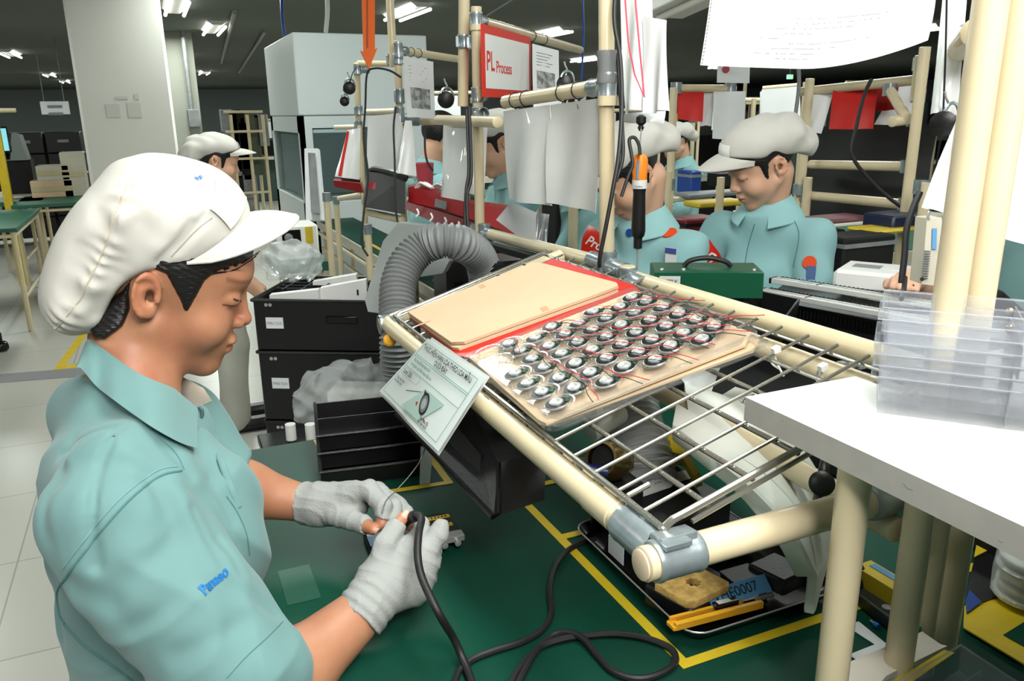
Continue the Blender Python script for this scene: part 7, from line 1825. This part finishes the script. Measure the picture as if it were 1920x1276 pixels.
mb=MB(); mb.grid(colf,42,10,.0032); cl=child_of(wk,mb,'collar',M['shirt'])
# collar stand behind neck and the far side of the collar
fc=[(168,636,1.01),(205,628,1.06),(260,650,1.09),(310,690,1.08),(345,708,1.06),(382,728,1.04)]
fb=[(160,690,1.0),(205,690,1.08),(260,710,1.11),(315,745,1.09),(360,765,1.05),(398,752,1.02)]
f1_=smooth([D(*a) for a in fc],5); f2_=smooth([D(*a) for a in fb],5)
def colf2(u,v):
    i=u*(len(f1_)-1); j=min(int(i),len(f1_)-2); return f1_[j].lerp(f1_[j+1],i-j).lerp(f2_[j].lerp(f2_[j+1],i-j),v)
mb=MB(); mb.grid(colf2,30,8,.003); child_of(wk,mb,'collar_lining',M['linen'])
mb=MB(); mb.prism([D(371,764,.957),D(384,772,.965),D(396,800,.97),D(400,850,.965),D(385,850,.95),D(369,800,.93)],V(.004,.012,0)); mb.build('collar_stand',M['shirt'],wk)
mb=MB(); mb.tube([D(373,762,.953),D(379,770,.953),D(378,780,.952),D(371,786,.950)],.0022,8,5); mb.build('button',mat('button_dark',(60,84,90),.3),wk)
# front placket
mb=MB(); pl_=[hitray(shirt2,x,y,.7,1.2) for x,y in ((392,800),(410,850),(430,905),(448,950))]; mb.tube(pl_,.004,8,5,flat=.5); mb.build('placket',M['shirt'],wk)
# breast pocket flap
mb=MB(); fl=[D(424,985,.93),D(458,1000,.945),D(472,1020,.955),D(473,1040,.955),D(462,1062,.95),D(450,1080,.945)]
# trousers (below the table)
def trous(P):
    d=ell(P,(-.05,.98,.68),(.13,.17,.12))
    for s,y in ((-1,.90),(1,1.06)):
        d=smin(d,cap(P,(-.03,y,.66),(.34,y+.02*s,.64),.085,.062),.03); d=smin(d,cap(P,(.34,y+.02*s,.64),(.30,y+.02*s,.08),.06,.045),.02)
    return d
sdf_obj('trousers',trous,(-.22,.76,.0),(.46,1.22,.86),.010,M['trouser'],wk,None,wk.location)
mb=MB()
for y in (.88,1.08): mb.obox((.33,y,.035),(.11,0,0),(0,.04,0),(0,0,.034),.02)
mb.build('shoes',M['black'],wk)
t=thing('stool','round black stool under the nearest worker','stool',(-.06,.98,0)); MB().lathe((-.06,.98,.53),EZ,[(0,.15),(.01,.17),(.035,.17),(.045,.15)],28).build('seat',M['black'],t)
for k in range(4):
    a=math.pi/4+k*math.pi/2; MB().cyl((-.06+.12*math.cos(a),.98+.12*math.sin(a),.53),(-.06+.19*math.cos(a),.98+.19*math.sin(a),0),.012).build('leg',M['steel'],t)
# ================= the other workers =================
def capf(q):
    d=ell(q,(.002,0,.074),(.096,.086,.064)); d=smin(d,ell(q,(-.074,0,.052),(.072,.084,.056)),.03); d=smin(d,ell(q,(-.112,0,.004),(.048,.066,.046)),.03)
    d=smax(d,-(q[:,2]-(.038+.46*q[:,0])-.25*np.clip(-q[:,0]-.08,0,1)*-1.6),.006)
    d=d+.0045*np.sin(q[:,0]*62+q[:,2]*48+2.4*np.sin(q[:,1]*38+q[:,2]*20))*np.clip(.15-q[:,0]*10,0,1)+.001*np.sin(q[:,0]*90+q[:,1]*30)
    return d
CAPV,CAPF=sdf_mesh(capf,(-.19,-.11,-.04),(.13,.11,.16),.0045); CAPV=relax(CAPV,CAPF,2)
def hairf(q,back=True):
    b=ell(q,(-.008,0,.045),(.097,.079,.086)); b=smin(b,ell(q,(.030,0,-.010),(.058,.063,.075)),.02)
    poly=[(.115,.095),(.112,.052),(.09,.046),(.06,.040),(.035,.030),(.030,-.012),(.020,-.028),(.016,.0),(.008,.028),(-.022,.034),(-.036,.010),(-.034,-.030),(-.050,-.060),(-.09,-.055),(-.12,.02),(-.1,.14),(.06,.15)]
    return smax(b,poly2(q[:,0],q[:,2],poly),.006)+.0008*np.sin(q[:,2]*500+q[:,0]*300)
HAIRV,HAIRF=sdf_mesh(hairf,(-.13,-.10,-.09),(.13,.10,.15),.004); HAIRV=relax(HAIRV,HAIRF,1)
def add_local(name,V0,F0,m,root,O,R,tint=None):
    v=(V0@R.T.astype(float))+np.array([O.x,O.y,O.z]); return np_mesh(name,v,F0,m,root,tint,root.location)
def worker(label,O,hr,byaw,h=.005,nb=(-.055,0,-.112),sh=(-.060,.138,-.200),el=((.05,.20,-.42),(.05,-.20,-.42)),wr=((.27,.10,-.43),(.27,-.10,-.43)),stand=False,cap_=True,fine=True,gl=None,shirtm='shirt2',hem=.35,name='person'):
    R=frame(*hr); B=frame(byaw,0,0)
    t=thing(name,label,'person',(O.x,O.y,0)); Oa=A3(O)
    def bw(p): k=B@np.array(p,np.float32); return V(O.x+float(k[0]),O.y+float(k[1]),O.z+float(k[2]))
    def hw_(p): k=R@np.array(p,np.float32); return V(O.x+float(k[0]),O.y+float(k[1]),O.z+float(k[2]))
    NBp=bw(nb); SL=bw(sh); SR=bw((sh[0],-sh[1],sh[2])); E_=[bw(e) if not isinstance(e,Vector) else e for e in el]; W_=[bw(w) if not isinstance(w,Vector) else w for w in wr]
    def bf(P):
        d=head_f((P-Oa)@R,fine); d=smin(d,cap(P,hw_((-.03,0,-.04)),NBp,.046,.052),.02)
        d=smin(d,cap(P,SL,SR,.045,.045),.03); d=smin(d,ell((P-Oa)@B,(-.055,0,-.36),(.075,.12,.17)),.03)
        for S_,e,w in ((SL,E_[0],W_[0]),(SR,E_[1],W_[1])):
            d=smin(d,cap(P,S_,e,.045,.040),.02); d=smin(d,cap(P,e,w,.040,.026),.015); u=(w-e).normalized()
            sd=u.cross(EZ).normalized(); 
            d=smin(d,cap(P,w,w+u*.05,.027,.034,EZ,1.35),.012)
            for j in range(4):
                b0=w+u*.065+sd*(.027-.018*j)*.9; k_=b0+u*(.034+.006*(j in(1,2)))-EZ*.006; d=smin(d,chain(P,[b0,k_,k_+u*.018-EZ*.020],[.0095,.0085,.0075],.003),.004)
            s_=1 if S_ is SL else -1
            d=smin(d,chain(P,[w+u*.02-sd*s_*.02*1,w+u*.045-sd*s_*.045-EZ*.01,w+u*.07-sd*s_*.042-EZ*.02],[.012,.0105,.0085],.003),.005)
        return d
    pts=[O,NBp,SL,SR]+E_+W_; lo=[min(p[i] for p in pts)-.14 for i in range(3)]; hi=[max(p[i] for p in pts)+.16 for i in range(3)]
    def tn(P):
        q=(P-Oa)@R; tt=face_tint(q); tt[np.linalg.norm(q,axis=1)>.16]=1; return tt
    sdf_obj('body',bf,lo,hi,h,M['skin2'],t,tn,t.location,it=1)
    def sf(P):
        q=(P-Oa)@B; d=ell(q,(-.058,0,-.37),(.106,.146,.175)); d=smin(d,ell(q,(-.055,0,-.55),(.108,.150,.18)),.05)
        d=smin(d,cap(P,SL+V(0,0,-.005),SR+V(0,0,-.005),.062,.062),.05); d=smin(d,cap(P,NBp-EZ*.03,NBp+EZ*.012,.075,.058),.04)
        for S_,e,w in ((SL,E_[0],W_[0]),(SR,E_[1],W_[1])):
            m_=e.lerp(w,max(hem,0)) ; s=cap(P,S_,e,.056,.058); s=smin(s,cap(P,e,m_,.058,.052),.02)
            a,b=A3(e),A3(m_); n=(b-a)/(np.linalg.norm(b-a)+1e-9); s=smax(s,(P-b)@n,.003); d=smin(d,s,.022)
        x,y,z=P[:,0],P[:,1],P[:,2]; d=d+.0038*np.sin(x*30-z*24+2*np.sin(y*20+z*11))+.0022*np.sin(x*58+y*50+z*26)
        d=smax(d,-cap(P,NBp-EZ*.01,hw_((-.02,0,-.04)),.052,.058),.004)
        for e,w in zip(E_,W_): d=smax(d,-cap(P,e.lerp(w,max(hem-.12,0)),w,.042,.036),.003)
        return d
    lo2=[min(p[i] for p in pts)-.12 for i in range(3)]; hi2=[max(p[i] for p in pts)+.12 for i in range(3)]; lo2[2]=O.z-.76; hi2[2]=NBp.z+.06
    sdf_obj('shirt',sf,lo2,hi2,h*1.1,M[shirtm],t,None,t.location,it=2)
    # collar
    def cf(u,v):
        a=(u-.5)*5.4; r0=.056+.036*v+.010*v*abs(math.sin(a*.5)); f=math.cos(a); 
        p=V(0,0,0); c=math.cos(a+math.pi); s=math.sin(a+math.pi); up=.030-.042*v-.022*(1-abs(a)/2.7)*0-.03*max(0,-math.cos(a+math.pi)*-1)*0
        k=B@np.array([c*r0*1.0,s*r0*1.05,0],np.float32); dz=.034-.058*v-.034*(abs(a)/2.7)**2
        return NBp+V(float(k[0]),float(k[1]),dz)
    mb=MB(); mb.grid(cf,30,6,.003,EZ); mb.build('collar',M[shirtm],t)
    mb=MB(); mb.grid(lambda u,v:cf(u,v*.45)*1.0-EZ*.004+(NBp-cf(u,0))*.05,30,3,.002,EZ); mb.build('collar_lining',M['linen'],t)
    hr_=add_local('hair',HAIRV,HAIRF,M['hair'],t,O,R)
    if cap_:
        add_local('cap',CAPV,CAPF,M['hat'],t,O,R)
        def vs(u,v):
            a=(2*u-1)*1.35; c,s=math.cos(a),math.sin(a); xi=.030+.068*c; yi=.080*s; zi=.044+.044*c
            ext=.075*max(0,math.cos(a*1.12)); return hw_((xi+ext*v,yi*(1-.05*v),zi+.008*v*c-.012*v*v))
        mb=MB(); mb.grid(vs,24,8,.003,V(*[float(k) for k in R[:,2]])); mb.build('visor',M['hat'],t)
        mb=MB(); mb.grid(lambda u,v:hw_((.085+.006*math.cos((u-.5)*2)+.012*v*-.6,.034*(u-.5)*2,.084+.030*v)),4,4,.002,V(*[float(k) for k in R[:,0]]))
        pt=mb.build('cap_tag',mat_tag,t)
        def wf(P): return capf((P-Oa)@R)
        press(wf,pt,.003)
    def tf(P):
        q=(P-Oa)@B; g=-O.z
        d=ell(q,(-.05,0,-.70),(.125,.165,.11))
        for s in(-1,1):
            if stand: d=smin(d,cap(q,(-.04,s*.075,-.72),(-.02,s*.085,g+.45),.090,.072),.02); d=smin(d,cap(q,(-.02,s*.085,g+.45),(-.04,s*.095,g+.06),.072,.062),.02)
            else: d=smin(d,cap(q,(-.03,s*.085,-.72),(.34,s*.10,-.72),.082,.062),.02); d=smin(d,cap(q,(.34,s*.10,-.72),(.30,s*.10,g+.06),.058,.045),.02)
        return d+.004*np.sin(q[:,2]*16+q[:,1]*20+2*np.sin(q[:,0]*18))
    rad=.55; sdf_obj('trousers',tf,(O.x-rad,O.y-rad,.0),(O.x+rad,O.y+rad,O.z-.56),.011,M['trouser'],t,None,t.location,it=1)
    mb=MB()
    for s in(-1,1):
        k=B@np.array([(0.03 if stand else .36),s*.095,0],np.float32); f_=B[:,0]; mb.obox((O.x+float(k[0]),O.y+float(k[1]),.032),V(float(f_[0]),float(f_[1]),0)*.12,V(-float(f_[1]),float(f_[0]),0)*.042,EZ*.031,.02)
    mb.build('shoes',M['black'],t)
    if not stand:
        k=B@np.array([-.05,0,0],np.float32); sx_,sy_=O.x+float(k[0]),O.y+float(k[1]); hz=max(.12,O.z-.83)
        s=thing('stool','round black stool under the '+label.split(',')[0].replace('woman','seated woman',1)[:60] if False else stool_lab[0],'stool',(sx_,sy_,0)); stool_lab.pop(0)
        MB().lathe((sx_,sy_,hz-.05),EZ,[(0,.15),(.01,.16),(.04,.16),(.05,.15)],20).build('seat',M['black'],s); MB().cyl((sx_,sy_,.03),(sx_,sy_,hz-.05),.03).build('column',M['steel'],s); MB().lathe((sx_,sy_,0),EZ,[(0,.18),(.02,.18),(.03,.04)],20).build('foot_plate',M['black'],s)
    return t,sf,bw
mat_tag=mat('tag_white2',(236,236,232),.7)
stool_lab=['black stool under the person behind the pale rails','black stool under the person hidden by the tall post','black stool under the person behind the sign post','black stool under the worker left of the pink bin cable','black stool under the far worker near the blue bottle','black stool under the worker behind the grey sleeves','black stool under the worker at the right edge']
def badge(sf,px,py,d0,d1,r,m,name,t,ext=.003):
    p=hitray(sf,px,py,d0,d1); n=nrm(sf,p); MB().lathe(p+n*.001,n,[(0,r),(ext,r*.96)],18).build(name,m,t); return p,n
orb=mat('badge_orange',(226,74,24),.4)
# seated woman at the right of the line
W5,s5,b5=worker('person in white cap and teal shirt looking down behind the pale rails',D(1430.5,309,2.252),(163,29,-7),203,.0042,wr=((.20,.16,-.50),(.22,-.20,-.46)),el=((.02,.20,-.46),(.0,-.27,-.40)))
badge(s5,1518,492,1.6,2.8,.019,orb,'round_badge',W5)
p=hitray(s5,1521,512,1.6,2.8); n=nrm(s5,p); u=n.cross(EZ).normalized(); MB().obox(p+n*.004,u*.012,EZ*.020,n*.001).build('badge_ribbon',mat('ribbon_blue',(84,110,160),.6),W5)
def armband(root,sf,pxs,d0,d1,txt,ntxt):
    mb=MB(); C=[hitray(sf,x,y,d0,d1) for x,y in pxs]; fn=lambda u,v:(C[0]*(1-u)+C[1]*u)*(1-v)+(C[3]*(1-u)+C[2]*u)*v
    mb.grid(fn,12,12,.001); o=mb.build('armband',M['signred'],root)
    for v in o.data.vertices: pass
    press(sf,o,.006)
    a=fn(.12,.62); u=(fn(.9,.62)-a); n=nrm(sf,fn(.5,.5)); 
    if n.dot(CC-a)<0: n=-n
    u.normalize(); w=n.cross(u); tx=text(txt,a+n*.01,u,w,ntxt,mat_tag,root,name='armband_lettering',font_shear=.3,bold=.02)
    if tx: press(sf,tx,.0085)
for ln in ([(1415,420),(1402,465),(1394,515)],[(1480,398),(1498,438),(1488,500)]):
    Q=[]
    for q in smooth([V(x,y,0) for x,y in ln],6): h_=hitray(s5,q.x,q.y,1.5,2.9); Q.append(h_+nrm(s5,h_)*.0008)
    MB().tube(Q,.0014,5,1).build('seam',sm,W5)
armband(W5,s5,[(1332,448),(1358,486),(1350,520),(1300,498)],1.6,2.9,'Process',.030)
# woman behind the tall post
W4,s4,b4=worker('person in white cap bending over her work, half hidden by the tall post',D(1184,326,2.12),(168,44,0),200,.0045,wr=((.22,.14,-.46),(.24,-.16,-.44)),el=((.02,.21,-.44),(.03,-.22,-.42)))
badge(s4,1255,437,1.5,2.8,.021,orb,'round_badge',W4); badge(s4,1181,436,1.5,2.8,.011,M['blue'],'round_badge',W4)
p=hitray(s4,1262,482,1.5,2.8); n=nrm(s4,p); n.z=0; n.normalize(); u=EZ.cross(n); MB().obox(p+n*.010,u*.017,EZ*.026,n*.001).build('name_card',M['paper'],W4); MB().obox(p+n*.012+EZ*.018,u*.017,EZ*.007,n*.0006).build('card_header',mat('card_blue',(70,80,150),.5),W4)
armband(W4,s4,[(1108,425),(1140,450),(1138,492),(1092,470)],1.5,2.9,'Process',.026)
# women further left along the line
W3,s3,_=worker('person in white cap seen between the sign post and the grey sleeves',D(934,272,3.15),(170,25,0),172,.006,fine=True)
W2,s2,_=worker('worker with dark hair in teal shirt, partly hidden left of the sign post',D(826,262,3.7),(20,15,0),10,.007,cap_=False,fine=False)
W6,s6,_=worker('far worker in white cap and teal shirt beyond the small red sheet',D(1268,268,5.4),(172,20,0),175,.008,fine=False)
W8,s8,_=worker('worker in teal shirt mostly hidden by the large grey sleeves',D(1062,300,2.75),(170,25,0),172,.006,fine=False,hem=.5,el=((.0,.20,-.44),(.05,-.20,-.42)))
# standing woman at the back
W1,s1,_=worker('standing person in white cap and white trousers beyond the nearest worker',D(404,305,3.70),(3.6,14,-1),0,.006,stand=True,el=((-.03,.20,-.44),(-.03,-.20,-.44)),wr=((.12,.15,-.60),(.12,-.15,-.60)))
# worker at the right edge
hO=D(1975,300,1.95)
W7,s7,_=worker('worker in dark teal shirt at the right edge behind the big double post',hO,(175,25,0),178,.006,fine=False,el=((.02,.20,-.43),(.05,-.22,-.40)),wr=((.20,.12,-.40),D(1712,530,1.80)),hem=.30,shirtm='shirt')

# ================= small pieces go under the part that carries them =================
NEST={'seam':'shirt','collar':'shirt','collar_lining':'shirt','collar_stand':'shirt','button':'shirt','placket':'shirt','sleeve_lettering':'shirt','round_badge':'shirt','badge_ribbon':'shirt','cap_tag':'cap','cap_lettering':'cap','nail':'body','eyelashes':'body','hair_strand':'hair',
'armband_lettering':'armband','card_header':'name_card','tray_well':'tray_rim','handle':'box_body','box_label':'box_body','screw':'box_body','arrow_line':'arrow_board','printed_photo':'paper_sheet','printed_lines':'paper_sheet','printed_text':'paper_sheet','punched_edge':'paper_sheet',
'paper_label':'casing','side_label':'casing','knob':'casing','lens':'casing','yellow_label':'casing','dark_panel':'casing','display':'device_body','key_pad':'device_body','pen_mark':'rail_bar','rail_groove':'rail_bar','rim_bead':'box_shell','bin_lip':'bin_body','bin_panel':'bin_body','scuff':'board','blue_label':'tool_body','grip_rib':'tool_body','hole':'tool_body',
'item_lid':'item_body','front_panel':'item_body','machine_panel':'machine_body','number':'sticker_base','screen':'casing','writing':'board','curtain':'lower_frame'}
def base(n): return n.split('.')[0]
for root in [o for o in COL.objects if o.parent is None and len(o.children)>1]:
    kids={}
    for c in root.children: kids.setdefault(base(c.name),c)
    for c in list(root.children):
        p=NEST.get(base(c.name))
        if p and p in kids and kids[p] is not c and len(c.children)==0 and kids[p].location.length<1e-6: c.parent=kids[p]
